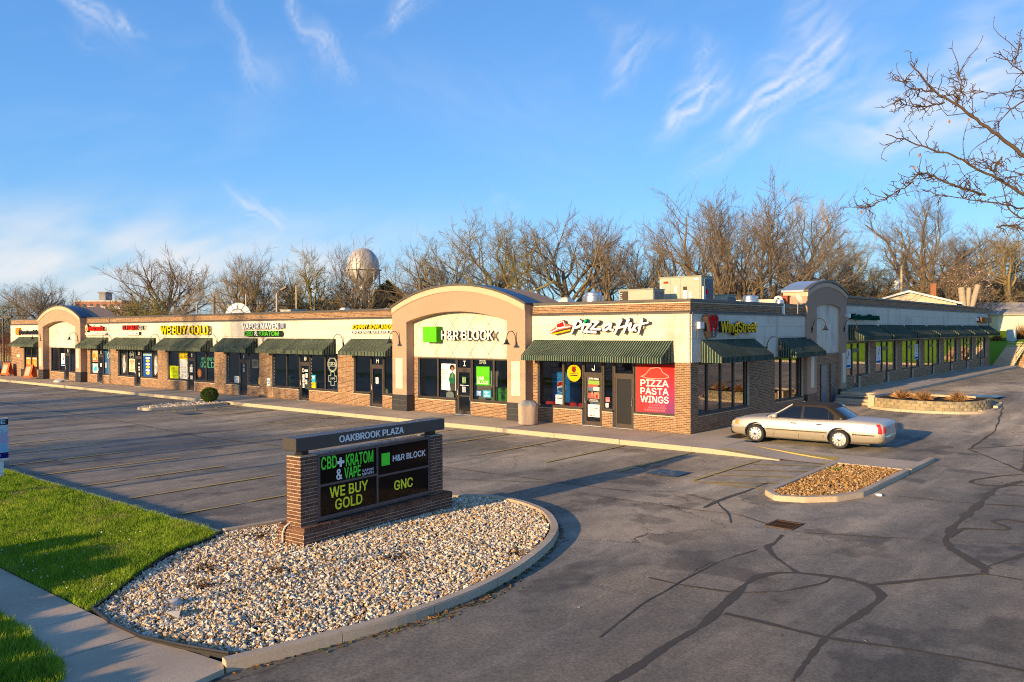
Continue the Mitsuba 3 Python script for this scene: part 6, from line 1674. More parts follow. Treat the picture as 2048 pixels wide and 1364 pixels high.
put('transformer', MB().lathe([(0, 8.5), (.24, 8.5), (.26, 8.6), (.26, 9.45), (.22, 9.5), (0, 9.52)], (-12.35, 73.2, 0), 14), WHITE, k, smooth=40)
put('insulator', MB().box(-12.4, -11.3, 73.4, 73.55, 10.9, 11.02), WOOD, k)


def wire(label, a, b, sag, r=.02):
    a, b = np.array(a, float), np.array(b, float)
    t = np.linspace(0, 1, 24)[:, None]
    put('wire', MB().tube(a + (b - a) * t - [0, 0, 1] * (4 * sag * t * (1 - t)), r, 4), BLACK, label=label, cat='cable')


wire('thin cable from the wooden pole across the roofs at the far left', (-66, 18.5, 7.1), (-15, 62, 9.2), 1.6, .025)
wire('thin cable between the far left lamp post and the wooden pole', (-110, -2, 6.0), (-66, 18.5, 7.0), .6, .025)
wire('thin cable from the transformer pole over the wing roof', (-11.9, 73.4, 10.9), (-60, 60, 10.2), 1.2, .02)

for n, (x, y, h, r) in enumerate(((-32.6, -37, 9.5, .14), (-13.6, -36, 9.0, .13), (-8.6, -38, 9.5, .10), (-52, -38, 9.5, .14), (2.6, -36, 3.4, .06))):
    pole('wooden pole across the street outside the picture, %s from the sale board' % ('third', 'second', 'first', 'fourth', 'fifth')[n], x, y, -.4, h, r, WOOD, 'utility_pole', 'utility pole')
wire('cable strung between the poles across the street', (-52, -38, 9.2), (-8.6, -38, 9.2), .8, .03)
# ---------------------------------------------------------------- the sedan
k = CAR = thing('parked_car', 'champagne luxury sedan with a dark vinyl roof parked by the building corner', 'car')
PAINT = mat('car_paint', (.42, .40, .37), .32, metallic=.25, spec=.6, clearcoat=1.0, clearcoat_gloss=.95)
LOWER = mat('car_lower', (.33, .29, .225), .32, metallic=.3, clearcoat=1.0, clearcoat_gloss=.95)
VINYL = mat('vinyl_roof', (.032, .025, .017), .7, spec=.25)
CHROME = mat('chrome', (.75, .75, .76), .08, metallic=1.0)
CGLASS = mat('car_glass', (.006, .009, .016), .03, spec=.55)
TYRE = mat('tyre', (.020, .020, .021), .8)
# side profile stations: x, half width, bottom, sill shoulder, top
ST_ = np.array([
    # x,    w,    zb,  zt
    [0.00, .80, .40, .84], [0.03, .88, .34, .91], [0.12, .94, .28, .965], [0.30, .965, .25, .99], [0.60, .985, .23, 1.005], [1.00, .992, .22, 1.02], [1.46, .995, .21, 1.015], [2.0, .997, .20, 1.00], [2.6, .997, .20, .985], [3.2, .997, .20, .975], [3.8, .995, .20, .970],
    [4.1, .992, .20, .965], [4.45, .988, .21, .95], [4.8, .978, .22, .92], [5.1, .955, .24, .87], [5.28, .92, .27, .82], [5.40, .86, .31, .75], [5.46, .74, .38, .64]])


def smoothres(A, n):
    from scipy.interpolate import PchipInterpolator
    t = np.linspace(A[0, 0], A[-1, 0], n)
    # denser at both ends
    t = A[0, 0] + (A[-1, 0] - A[0, 0]) * (0.5 - 0.5 * np.cos(np.linspace(0, PI, n)))
    return np.column_stack([t] + [PchipInterpolator(A[:, 0], A[:, j])(t) for j in range(1, A.shape[1])])


S_ = smoothres(ST_, 64)
prof = []
for x, w, zb, zt in S_:
    h = zt - zb
    ring = [(0, zb), (w * .80, zb), (w * .93, zb + .03), (w * .975, zb + .10 * h / .78), (w * .992, zb + .30 * h), (w, zb + .48 * h), (w * .998, zb + .56 * h), (w * .985, zb + .72 * h), (w * .965, zb + .86 * h), (w * .935, zb + .94 * h), (w * .88, zt - .012), (w * .80, zt), (w * .5, zt + .018), (0, zt + .025)]
    prof.append(ring)
prof = np.array(prof)
nr = prof.shape[1]
full = np.concatenate([prof, (prof * [-1, 1])[:, -2:0:-1]], 1)
V = np.concatenate([np.repeat(S_[:, :1, None], full.shape[1], 1), full], 2)
ns, m_ = V.shape[:2]
i, j = np.meshgrid(np.arange(ns - 1), np.arange(m_), indexing='ij')
q = np.stack([i * m_ + j, (i + 1) * m_ + j, (i + 1) * m_ + (j + 1) % m_, i * m_ + (j + 1) % m_], -1).reshape(-1, 4)
Vf = V.reshape(-1, 3)
tri = np.vstack([q[:, [0, 1, 2]], q[:, [0, 2, 3]]])
c0, c1 = len(Vf), len(Vf) + 1
Vf = np.vstack([Vf, [[0, 0, .52], [5.46, 0, .51]]])
tri = np.vstack([tri, [[c0, (n + 1) % m_, n] for n in range(m_)][::1], [[c1, (ns - 1) * m_ + n, (ns - 1) * m_ + (n + 1) % m_] for n in range(m_)]])
bodym = trimesh.Trimesh(Vf, tri, process=True)
bodym.fix_normals()
if bodym.volume < 0: bodym.invert()
man = manifold3d.Manifold(manifold3d.Mesh(np.asarray(bodym.vertices, np.float32), np.asarray(bodym.faces, np.uint32)))
AX = (1.46, 4.45)
for x in AX:
    for sg in (-1, 1):
        cyl = manifold3d.Manifold.cylinder(.34, .395, .395, 40).rotate([90, 0, 0]).translate([x, sg * .93 + (.17), .345])
        man = man - cyl
mm = man.to_mesh()
BV, BFc = np.asarray(mm.vert_properties)[:, :3].astype(float), np.asarray(mm.tri_verts)
# placement
fr_, rr_ = np.array([2.26, .80]), np.array([5.22, .95])
hd = (fr_ - rr_) / np.linalg.norm(fr_ - rr_)
lf = np.array([-hd[1], hd[0]])
org = rr_ - hd * AX[0] - lf * .99
CZ = float(H(4, 1.7)) + 0.004
CM = frame((hd[0], hd[1], 0), (lf[0], lf[1], 0), (0, 0, 1), (org[0], org[1], CZ))
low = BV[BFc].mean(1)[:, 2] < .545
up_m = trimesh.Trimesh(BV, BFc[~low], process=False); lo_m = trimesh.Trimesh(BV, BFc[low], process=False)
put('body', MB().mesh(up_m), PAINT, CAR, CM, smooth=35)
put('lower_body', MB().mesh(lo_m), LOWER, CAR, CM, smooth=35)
put('underside', MB().box(.5, 5.0, -.80, .80, .19, .45), BLACK, CAR, CM)


def body_y(x, z):
    """Half width of the body side at x, z."""
    w, zb, zt = (np.interp(x, S_[:, 0], S_[:, c]) for c in (1, 2, 3))
    t = (z - zb) / (zt - zb)
    return w * np.interp(t, [0, .04, .13, .30, .48, .56, .72, .86, .94, 1], [.80, .93, .975, .992, 1, .998, .985, .965, .935, .82])


def side_strip(x0, x1, z0, z1, m, name, parent=CAR, proud=.020, sides=(1, -1), n=12):
    for sg in sides:
        xs = np.linspace(x0, x1, n)
        V, F = [], []
        for x in xs:
            for z, p in ((z0, .0), (z0 + .2 * (z1 - z0), proud), (z1 - .2 * (z1 - z0), proud), (z1, .0)):
                V.append((x, sg * (body_y(x, z) + p + .0015), z))
        for a in range(n - 1):
            for b in range(3):
                F.append([a * 4 + b, (a + 1) * 4 + b, (a + 1) * 4 + b + 1, a * 4 + b + 1])
        put(name, MB().add(V, F), m, parent, CM)


side_strip(1.88, 4.02, .522, .556, mat('car_trim', (.10, .08, .06), .3, metallic=.3), 'side_moulding')
side_strip(.30, 1.03, .518, .560, mat('car_trim', (.10, .08, .06), .3, metallic=.3), 'side_moulding')
side_strip(1.85, 4.05, .21, .26, matte('car_sill', (.10, .085, .06)), 'sill_trim', proud=.004)
for x in (2.0, 2.86, 3.78):
    side_strip(x - .007, x + .007, .30, .955, BLACK, 'door_seam', proud=.001, n=2)
# wheel arch lips
for x in AX:
    for sg in (1, -1):
        g = np.linspace(-.12, PI + .12, 26)
        put('arch_trim', MB().tube([(x + .40 * math.cos(t), sg * (body_y(x + .4 * math.cos(t), min(.9, .345 + .40 * math.sin(t))) + .002), .345 + .40 * math.sin(t)) for t in g], .012, 5), CHROME, CAR, CM, smooth=40)
# greenhouse
def ghouse(x0b, x1b, x0t, x1t, wb, wt, zb, zt):
    lay = []
    for t in (0, .35, .7, .9, .97, 1.0):
        e = t
        z = zb + (zt - zb) * (t if t < .9 else .9 + (t - .9) * .9)
        r_, f_ = x0b + (x0t - x0b) * (e ** 1.05), x1b + (x1t - x1b) * (e ** 1.0)
        w = wb + (wt - wb) * (e ** 1.15)
        shr = {0: 0, .35: 0, .7: 0, .9: 0.0, .97: .05, 1.0: .12}[t]
        r_, f_, w = r_ + shr, f_ - shr, w - shr * .8
        c = .10
        lay.append([(r_ + .06, -w + c * .6, z), (r_ + .22, -w, z), ((r_ + f_) / 2, -w - .015, z), (f_ - .22, -w, z), (f_ - .06, -w + c, z), (f_ + .02, -w * .5, z), (f_ + .06, 0, z), (f_ + .02, w * .5, z), (f_ - .06, w - c, z), (f_ - .22, w, z), ((r_ + f_) / 2, w + .015, z), (r_ + .22, w, z), (r_ + .06, w - c * .6, z), (r_ - .02, w * .5, z), (r_ - .03, 0, z), (r_ - .02, -w * .5, z)])
    return np.array(lay)


G_ = ghouse(1.12, 4.08, 1.90, 3.12, .90, .675, .955, 1.495)
nl, mg = G_.shape[:2]
i, j = np.meshgrid(np.arange(nl - 1), np.arange(mg), indexing='ij')
q = np.stack([i * mg + j, i * mg + (j + 1) % mg, (i + 1) * mg + (j + 1) % mg, (i + 1) * mg + j], -1).reshape(-1, 4)
Vg = np.vstack([G_.reshape(-1, 3), [[2.52, 0, 1.535]]])
topc = len(Vg) - 1
cap = np.array([[(nl - 1) * mg + n, (nl - 1) * mg + (n + 1) % mg, topc] for n in range(mg)])
put('roof', MB().add(np.vstack([Vg]), np.vstack([q[:, [0, 1, 2]], q[:, [0, 2, 3]], cap])), VINYL, CAR, CM, smooth=50)


def gside(x, z, off=.012):
    t = (z - .955) / .54
    return .90 + (.675 - .90) * t ** 1.15 + .015 + off


def side_pane(pts, name, m, off=.012):
    for sg in (1, -1):
        V = np.array([(x, sg * gside(x, z, off), z) for x, z in pts])
        P = Polygon(pts).segmentize(.15)
        v, f = trimesh.creation.triangulate_polygon(P, engine='earcut')
        put(name, MB().add(np.array([(x, sg * gside(x, z, off), z) for x, z in v]), f), m, CAR, CM)


side_pane([(3.86, .985), (2.80, .995), (2.80, 1.405), (3.08, 1.395), (3.32, 1.31)], 'front_side_window', CGLASS)
side_pane([(2.70, .995), (1.86, 1.01), (1.88, 1.32), (2.05, 1.39), (2.70, 1.405)], 'rear_side_window', CGLASS)
side_pane([(1.82, 1.01), (1.68, 1.01), (1.68, 1.15), (1.84, 1.29)], 'quarter_window', CGLASS)
side_pane([(2.80, .985), (2.70, .985), (2.70, 1.40), (2.80, 1.40)], 'door_pillar', BLACK, .014)
for sg in (1, -1):
    put('window_trim', MB().tube([(1.66, sg * (gside(0, .985) + .004), .985), (2.8, sg * (gside(0, .978) + .006), .978), (3.9, sg * (gside(0, .97) + .002), .97)], .012, 5), CHROME, CAR, CM)
    put('front_pillar', MB().tube([(4.0, sg * .895, .97), (3.62, sg * .84, 1.15), (3.16, sg * .70, 1.455)], [.035, .032, .03], 6), PAINT, CAR, CM, smooth=50)
    put('mirror', MB().rbox(3.62, 3.80, sg * .93 if sg > 0 else -1.12, 1.12 if sg > 0 else -.93, .97, 1.11, .035), PAINT, CAR, CM, smooth=40)
    for x in (2.93, 2.02):
        h = put('door_handle', MB().rbox(x, x + .22, sg * (body_y(x + .1, .82) + .002) if sg > 0 else -(body_y(x + .1, .82) + .03), (body_y(x + .1, .82) + .03) if sg > 0 else -(body_y(x + .1, .82) + .002), .785, .83, .012), CHROME, CAR, CM)
    put('roof_emblem', MB().tube([(1.42, sg * (gside(0, 1.02) - .02), 1.05), (1.42, sg * (gside(0, 1.02) + .012), 1.05)], .035, 12), CHROME, CAR, CM)


def gl_end(x_b, x_t, z0, z1, wb, wt, name, rear):
    V, F = [], []
    nz, ny = 5, 9
    for a in range(nz):
        t = a / (nz - 1)
        z = z0 + (z1 - z0) * t
        e = (z - .955) / .54
        xx = (1.12 + (1.90 - 1.12) * e ** 1.05) if rear else (4.08 + (3.12 - 4.08) * e)
        w = wb + (wt - wb) * t
        for b in range(ny):
            y = w * (2 * b / (ny - 1) - 1)
            u = abs(y) / (.9 + (.675 - .9) * e)
            bow = np.interp(u, [0, .5, .9, 1.0], [.06, .02, -.05, -.12]) if not rear else -np.interp(u, [0, .5, .9, 1.0], [.03, .02, -.045, -.12])
            V.append((xx + bow + (.012 if not rear else -.012), y, z + .004))
    for a in range(nz - 1):
        for b in range(ny - 1):
            F.append([a * ny + b, a * ny + b + 1, (a + 1) * ny + b + 1, (a + 1) * ny + b])
    put(name, MB().add(V, F), CGLASS, CAR, CM, smooth=True)


gl_end(4.08, 3.1, .985, 1.40, .80, .60, 'windscreen', False)
gl_end(1.12, 1.98, 1.03, 1.37, .66, .54, 'rear_window', True)
# lights, plate, bumpers
def bumper(front):
    x_e = 5.46 if front else 0.0
    m = MB()
    ys = np.linspace(-.90, .90, 15)
    V, F = [], []
    for y in ys:
        bow = .10 * (1 - (y / .95) ** 4) + .02
        xo = (x_e - .14 + bow + .05) if front else (x_e + .14 - bow - .05)
        xi = (x_e - .35) if front else (x_e + .35)
        for x, z in ((xi, .26), (xo - (.04 if front else -.04), .27), (xo, .34), (xo, .47), (xo - (.03 if front else -.03), .53), (xi, .54)):
            V.append((x, y, z))
    for a in range(14):
        for b in range(5):
            F.append([a * 6 + b, (a + 1) * 6 + b, (a + 1) * 6 + b + 1, a * 6 + b + 1])
    put('bumper', MB().add(V, F), LOWER, CAR, CM, smooth=40)
    m = MB()
    put('bumper_trim', MB().tube([((x_e - .14 + .10 * (1 - (y / .95) ** 4) + .065) if front else (x_e + .14 - .10 * (1 - (y / .95) ** 4) - .065), y, .505) for y in ys], .014, 5), CHROME, CAR, CM)


bumper(True); bumper(False)
REDL = mat('tail_red', (.42, .012, .014), .12, spec=.7)
AMB = mat('amber', (.62, .24, .02), .12, spec=.7)
HLAMP = mat('headlamp', (.62, .58, .46), .08, metallic=.3)


def shell_patch(zs, x0s, x1s, name, m, parent=CAR, proud=.012):
    """A lens that follows the curved body side between two outlines x0(z), x1(z), with a rim."""
    for sg in (1, -1):
        Z = np.linspace(zs[0], zs[-1], 14)
        X0, X1 = np.interp(Z, zs, x0s), np.interp(Z, zs, x1s)
        V, F = [], []
        nx = 12
        for i, z in enumerate(Z):
            for j in range(nx):
                x = X0[i] + (X1[i] - X0[i]) * j / (nx - 1)
                e = 0 if (i in (0, 13) or j in (0, nx - 1)) else 1
                V.append((x, sg * (body_y(x, z) - .006 + (proud + .006) * e), z))
        for i in range(13):
            for j in range(nx - 1):
                F.append([i * nx + j, i * nx + j + 1, (i + 1) * nx + j + 1, (i + 1) * nx + j])
        put(name, MB().add(V, F), m, parent, CM, smooth=True)


shell_patch([.60, .75, .945], [.06, .07, .14], [.19, .22, .27], 'tail_light', REDL)
for sg in (1, -1):
    put('tail_light', MB().rbox(-.012, .06, sg * .78 - .11, sg * .78 + .11, .63, .86, .02), REDL, CAR, CM)
shell_patch([.64, .80], [5.10, 5.08], [5.27, 5.24], 'turn_light', AMB)
shell_patch([.63, .76], [5.28, 5.25], [5.41, 5.38], 'headlight', HLAMP)
put('plate_recess', MB().rbox(.035, .10, -.24, .24, .62, .80, .01).xf(frame((1, 0, .28), (0, 1, 0), (-.28, 0, 1), (.17, 0, .015))), mat('plate_blue', (.28, .38, .45), .25), CAR, CM)
put('plate', MB().box(.0, .012, -.16, .16, .64, .78).xf(frame((1, 0, .28), (0, 1, 0), (-.28, 0, 1), (.195, 0, .015))), matte('plate', (.58, .64, .68)), CAR, CM)
put('boot_trim', MB().tube([(.05, -.26, .865), (.03, 0, .885), (.05, .26, .865)], .02, 6), CHROME, CAR, CM)
gm = MB()
for y in np.linspace(-.30, .30, 13): gm.box(5.40, 5.475, y - .008, y + .008, .56, .77)
put('grille', gm.box(5.38, 5.47, -.33, .33, .76, .79).box(5.38, 5.47, -.33, .33, .55, .57), CHROME, CAR, CM)
put('wiper_cowl', MB().rbox(3.98, 4.16, -.72, .72, .955, .985, .01), BLACK, CAR, CM)
for nx, x in enumerate(AX):
    for sg in (1, -1):
        Mw = CM[:, :3] @ np.array([[1, 0, 0], [0, 0, sg], [0, 1, 0]]).astype(float)
        o = CM[:, :3] @ np.array([x, sg * .78, .335]) + CM[:, 3]
        Mw = np.hstack([Mw, o[:, None]])
        w = put('wheel', MB().lathe([(.225, .185), (.24, .20), (.28, .213), (.315, .20), (.333, .17), (.335, .10), (.333, .02), (.31, -.005), (.2, -.01)], (0, 0, 0), 36), TYRE, CAR, Mw, smooth=40)
        put('rim', MB().lathe([(.235, .17), (.24, .20), (.228, .207), (.218, .18), (.21, .12), (.0, .12)], (0, 0, 0), 30), mat('rim_dark', (.42, .41, .40), .4, metallic=.5), w, Mw, smooth=40)
        sp = MB()
        for n in range(12):
            a = 2 * PI * n / 12
            for dlt in (-.22, .22):
                p0 = (.055 * math.cos(a), .055 * math.sin(a), .205); p1 = (.222 * math.cos(a + dlt), .222 * math.sin(a + dlt), .19)
                sp.tube([p0, p1], .011, 5)
        put('spokes', sp, mat('wheel_silver', (.80, .79, .77), .35, metallic=.5), w, Mw)
        put('hub', MB().lathe([(.075, .17), (.075, .195), (.05, .212), (.0, .215)], (0, 0, 0), 16), CHROME, w, Mw, smooth=40)
# ---------------------------------------------------------------- bare trees
def _perp(d, rng):
    a = rng.normal(size=3)
    a -= d * (a @ d)
    return a / (np.linalg.norm(a) + 1e-9)


class Bare:
    """A leafless tree grown branch by branch: trunk, limbs, branches, twigs. Unit: metres."""

    def __init__(s, seed, H, r0, fork=.25, spread=.9, limbs=9, kids=(8, 7, 7), up=.25, wob=.16, lean=0.0, first=.9, twig_r=.0105, ratio=.55, multi=1):
        s.rng = np.random.default_rng(seed)
        s.trunk, s.big, s.tw = MB(), MB(), ([], [], [])
        s.up, s.wob, s.kids, s.twig_r, s.ratio = up, wob, kids, twig_r, ratio
        for k in range(multi):
            d = np.array([lean + s.rng.normal() * .25 * (multi > 1), s.rng.normal() * .25 * (multi > 1), 1.0]); d /= np.linalg.norm(d)
            s.grow(np.array([s.rng.normal() * .2 * (multi > 1), s.rng.normal() * .2 * (multi > 1), 0.0]), d, H * (.62 if multi == 1 else .5), r0 / multi ** .5, 0, H, fork, spread, limbs, first)

    def grow(s, p, d, L, r, lev, H, fork, spread, limbs, first):
        rng = s.rng
        n = (9, 7, 5, 4)[lev]
        pts, rad = [p], [r * (1.25 if lev == 0 else 1)]
        for i in range(n):
            d = d + rng.normal(size=3) * s.wob * (.5 if lev == 0 else 1) + np.array([0, 0, s.up * (.25 if lev else .1)]) * (1 if lev < 3 else .6)
            d /= np.linalg.norm(d)
            p = p + d * L / n
            pts.append(p)
            rad.append(r * (1 - (.72 if lev else .78) * (i + 1) / n))
        (s.trunk if lev == 0 else s.big).tube(pts, rad, (8, 6, 4, 3)[lev], cap=False)
        P = np.array(pts)
        cnt = limbs if lev == 0 else s.kids[lev - 1]
        t0 = fork if lev == 0 else .22
        for i in range(cnt):
            t = t0 + (1 - t0) * (i + rng.uniform(.1, .9)) / cnt
            f = t * n; k = min(int(f), n - 1)
            q = P[k] + (P[k + 1] - P[k]) * (f - k)
            dd = P[min(k + 1, n)] - P[k]; dd /= np.linalg.norm(dd) + 1e-9
            pe = _perp(dd, rng)
            ang = rng.uniform(.45, .95) * spread if lev == 0 else rng.uniform(.4, .95)
            c = dd * math.cos(ang) + pe * math.sin(ang)
            rr_ = np.interp(f, np.arange(n + 1), rad)
            if lev == 0:
                l = H * first * (.62 - .30 * t) * rng.uniform(.75, 1.15)
            else:
                l = L * s.ratio * (1.15 - .55 * t) * rng.uniform(.7, 1.2)
            if lev < 2:
                s.grow(q, c, l, max(rr_ * rng.uniform(.45, .68), s.twig_r * 1.6), lev + 1, H, fork, spread, limbs, first)
            else:
                s.twigs(q, c, l, rr_)
        if lev < 2 and lev > 0:
            s.twigs(P[-1], d, L * .4, rad[-1])

    def twigs(s, p, d, L, r):
        rng = s.rng
        n = s.kids[2]
        d1 = d + rng.normal(size=3) * s.wob * .8; d1 /= np.linalg.norm(d1)
        m = p + d1 * L * .5
        d2 = d1 + rng.normal(size=3) * s.wob * 1.2 + [0, 0, .12]; d2 /= np.linalg.norm(d2)
        e = m + d2 * L * .5
        w = s.twig_r
        s.tw[0].extend([p, m]); s.tw[1].extend([m, e]); s.tw[2].extend([w * 1.3, w])
        for i in range(n):
            t = (i + rng.uniform(.1, .9)) / n
            q = p + (m - p) * t * 2 if t < .5 else m + (e - m) * (t * 2 - 1)
            c = d2 + _perp(d2, rng) * rng.uniform(.3, .85) + [0, 0, .22]; c /= np.linalg.norm(c)
            l = L * rng.uniform(.22, .62)
            k1 = q + c * l * .55
            c2 = c + rng.normal(size=3) * .25 + [0, 0, .1]; c2 /= np.linalg.norm(c2)
            s.tw[0].extend([q]); s.tw[1].extend([q + (c * .55 + c2 * .45) * l]); s.tw[2].extend([w * .8])

    def crown(s):
        P, Q, R = (np.array(a) for a in s.tw)
        D = Q - P
        a = np.cross(D, [.3, .2, .93]); a /= np.linalg.norm(a, axis=1, keepdims=True) + 1e-9
        b = np.cross(D, a); b /= np.linalg.norm(b, axis=1, keepdims=True) + 1e-9
        V = [P + R[:, None] * (a * math.cos(g) + b * math.sin(g)) for g in (0, 2.094, 4.189)] + [Q]
        V = np.stack(V, 1).reshape(-1, 3)
        F = (np.array([[0, 1, 3], [1, 2, 3], [2, 0, 3]])[None] + 4 * np.arange(len(P))[:, None, None]).reshape(-1, 3)
        m = MB()
        m.add(*s.big.arrays())
        m.add(V, F)
        return m


def tree_set(**k):
    t = Bare(**k)
    c = t.crown()
    h = float(np.percentile(np.array(t.tw[1])[:, 2], 99.7))
    return mikit.ply(t.trunk.arrays(), None, smooth=40), mikit.ply(c.arrays(), None, smooth=True), h


BARKS = {}
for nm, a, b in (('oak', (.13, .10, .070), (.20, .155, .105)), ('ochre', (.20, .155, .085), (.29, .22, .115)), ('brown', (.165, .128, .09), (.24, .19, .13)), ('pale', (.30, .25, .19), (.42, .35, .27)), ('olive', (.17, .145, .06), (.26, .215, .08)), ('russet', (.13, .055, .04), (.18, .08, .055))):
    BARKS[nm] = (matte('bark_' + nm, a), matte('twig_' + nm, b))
PROTO = {'round': tree_set(seed=1, H=14, r0=.58, fork=.28, spread=1.15, limbs=13, kids=(9, 8, 11), up=.36, first=1.1), 'vase': tree_set(seed=2, H=16, r0=.55, fork=.22, spread=.75, limbs=10, kids=(9, 8, 11), up=.55, first=1.2),
         'tall': tree_set(seed=3, H=16, r0=.50, fork=.42, spread=.85, limbs=9, kids=(8, 8, 11), up=.40, first=.85, wob=.22), 'open': tree_set(seed=4, H=16, r0=.46, fork=.35, spread=.8, limbs=6, kids=(8, 7, 11), up=.3, first=1.0, wob=.26),
         'shrub': tree_set(seed=5, H=9, r0=.26, fork=.12, spread=1.0, limbs=9, kids=(8, 6, 12), up=.28, first=1.1, multi=3, twig_r=.015), 'twin': tree_set(seed=6, H=15, r0=.62, fork=.30, spread=.8, limbs=8, kids=(9, 8, 11), up=.52, first=1.05, multi=2)}


_groups = {}


def grove(proto, bark):
    """The shape group of one tree form in one bark: its parts are a trunk and a crown."""
    k = f'form_{proto}_{bark}'
    if k not in _groups:
        tr, cr, h0 = PROTO[proto]
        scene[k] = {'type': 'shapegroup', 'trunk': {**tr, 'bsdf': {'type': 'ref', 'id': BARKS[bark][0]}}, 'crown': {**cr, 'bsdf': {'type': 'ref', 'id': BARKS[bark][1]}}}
        _groups[k] = h0
    return k, _groups[k]


def tree(label, proto, x, y, z, h, wide=1.0, rot=0.0, bark='oak', group=None):
    g, h0 = grove(proto, bark)
    k = thing('bare_tree', label, 'tree', group)
    s_ = h / h0
    tw = T().translate([x, y, z]) @ T().rotate([0, 0, 1], math.degrees(rot)) @ T().scale([s_ * wide, s_ * wide, s_])
    scene[k] = {'type': 'instance', 'group': {'type': 'ref', 'id': g}, 'to_world': tw}
    return k


def place(px, depth):
    """Ground point straight ahead at this picture column (on a 2048 wide frame) and distance: used to lay out the far woods."""
    d = CAM_A + (px - 1024) / FPX * CAM_R
    p = CAM + d * depth
    return p[0], p[1]


GZ = lambda x, y: -0.42 + float(hill(x, y))
WOODS = [  # column, top row, depth, prototype, width factor, bark, label
    (20, 570, 135, 'vase', 1.2, 'brown', 'brown bare tree at the left edge of the picture behind the lot'), (75, 556, 140, 'round', 1.1, 'brown', 'reddish bare tree behind the far end shop, second from the left edge'), (128, 588, 150, 'round', .9, 'oak', 'small grey bare tree just left of the brick apartment block'),
    (-30, 585, 120, 'round', 1.0, 'olive', 'olive bare tree cut by the left edge of the picture'), (318, 500, 118, 'round', 1.02, 'oak', 'large round crowned bare tree standing alone over the hair salon'), (283, 585, 108, 'shrub', 1.2, 'olive', 'small yellow green budding tree at the foot of the large round tree'),
    (246, 596, 130, 'shrub', 1.2, 'brown', 'low brown bare tree right of the brick apartment block'), (410, 565, 105, 'open', .8, 'pale', 'slim pale bare tree over the gold buyer sign'), (470, 520, 98, 'round', 1.0, 'ochre', 'rusty brown bare tree behind the dish antenna'),
    (530, 497, 100, 'vase', .95, 'oak', 'dark forked bare tree right of the dish antenna'), (586, 530, 108, 'tall', 1.0, 'ochre', 'ochre bare tree between the dark forked tree and the pale one'), (642, 498, 102, 'tall', .85, 'olive', 'narrow olive bare tree left of the water tower'),
    (688, 556, 112, 'shrub', 1.6, 'ochre', 'bushy ochre bare tree left below the water tower'), (733, 478, 104, 'vase', .8, 'brown', 'tall brown bare tree in front of the water tower'), (806, 552, 115, 'round', .9, 'oak', 'low grey bare tree right of the water tower'),
    (852, 490, 95, 'round', .95, 'oak', 'twisted grey bare tree left of the near portal top'), (905, 470, 100, 'open', 1.0, 'oak', 'thin grey bare tree behind the near portal roof'), (945, 450, 96, 'open', 1.0, 'oak', 'slender leaning bare tree behind the near portal roof'),
    (1000, 408, 92, 'open', 1.05, 'olive', 'tall open forked bare tree above the right end of the near portal roof'), (1062, 430, 96, 'open', .9, 'olive', 'crooked bare tree right of the near portal roof'), (1150, 422, 98, 'round', .95, 'brown', 'broad brown bare tree above the round roof fan'),
    (1222, 430, 96, 'tall', .9, 'brown', 'bare tree above the long low roof unit'), (1335, 384, 90, 'vase', 1.12, 'oak', 'very tall dense bare tree above the tall roof unit'), (1275, 470, 104, 'round', .9, 'ochre', 'lower ochre bare tree left of the tall dense tree'),
    (1420, 520, 110, 'shrub', 1.6, 'brown', 'brown bushy bare tree right of the tall dense tree'), (1500, 380, 88, 'twin', 1.0, 'oak', 'tall dark twin stemmed bare tree left of the side portal'), (1572, 380, 92, 'vase', 1.05, 'pale', 'tall pale barked bare tree behind the side portal'),
    (1650, 480, 104, 'round', 1.0, 'ochre', 'yellow brown bare tree right of the pale barked tree'), (1700, 470, 112, 'tall', 1.1, 'olive', 'olive bare tree over the left part of the wing'), (1715, 540, 96, 'shrub', 1.5, 'ochre', 'low golden bare tree over the left part of the wing'),
    (1825, 374, 98, 'vase', 1.18, 'oak', 'big fan shaped bare tree behind the transformer pole'), (1880, 470, 120, 'round', 1.1, 'brown', 'brown bare tree right of the big fan shaped tree'), (1960, 455, 112, 'round', 1.1, 'brown', 'broad brown bare tree behind the blossoming tree'),
    (2030, 445, 100, 'tall', 1.1, 'ochre', 'golden brown bare tree at the right edge of the picture'), (2090, 470, 108, 'round', 1.1, 'brown', 'bare tree cut by the right edge of the picture'), (1770, 520, 125, 'round', 1.0, 'ochre', 'far ochre bare tree left of the big fan shaped tree')]
for n, (c, top, D, pr, wd, bk, lb) in enumerate(WOODS):
    x, y = place(c, D)
    z = GZ(x, y)
    ztop = 4.0 + (664 - 3.2 * (c - 1024) / 1024 - top) / FPX * D
    tree(lb, pr, x, y, z - .2, ztop - z + .2, wd * 1.12, n * 1.7, bk)
for n, (c, D, h) in enumerate(((-140, 130, 12), (-290, 140, 13), (-480, 135, 12), (-720, 150, 13), (2190, 110, 15), (2320, 118, 14), (2500, 125, 15), (2760, 130, 14))):
    x, y = place(c, D)
    tree('bare tree standing beyond the edge of the picture, %s in its row' % ('first', 'second', 'third', 'fourth', 'fifth', 'sixth', 'seventh', 'eighth')[n], ('round', 'vase', 'round', 'tall')[n % 4], x, y, GZ(x, y) - .2, h, 1.1, n * 2.3, ('brown', 'oak', 'olive', 'ochre')[n % 4], 'trees beyond the picture')
# the thicket under the woods: masses of brush
rt = np.random.default_rng(33)
THK = {}
for n_, (sd, hh) in enumerate(((71, 11), (72, 12), (73, 10))):
    t = Bare(seed=sd, H=hh, r0=.18, fork=.05, spread=1.15, limbs=8, kids=(7, 6, 10), up=.30, first=1.25, multi=3, twig_r=.017)
    t.big.add(*t.trunk.arrays())
    THK[n_] = mikit.ply(t.crown().arrays(), None, smooth=True)


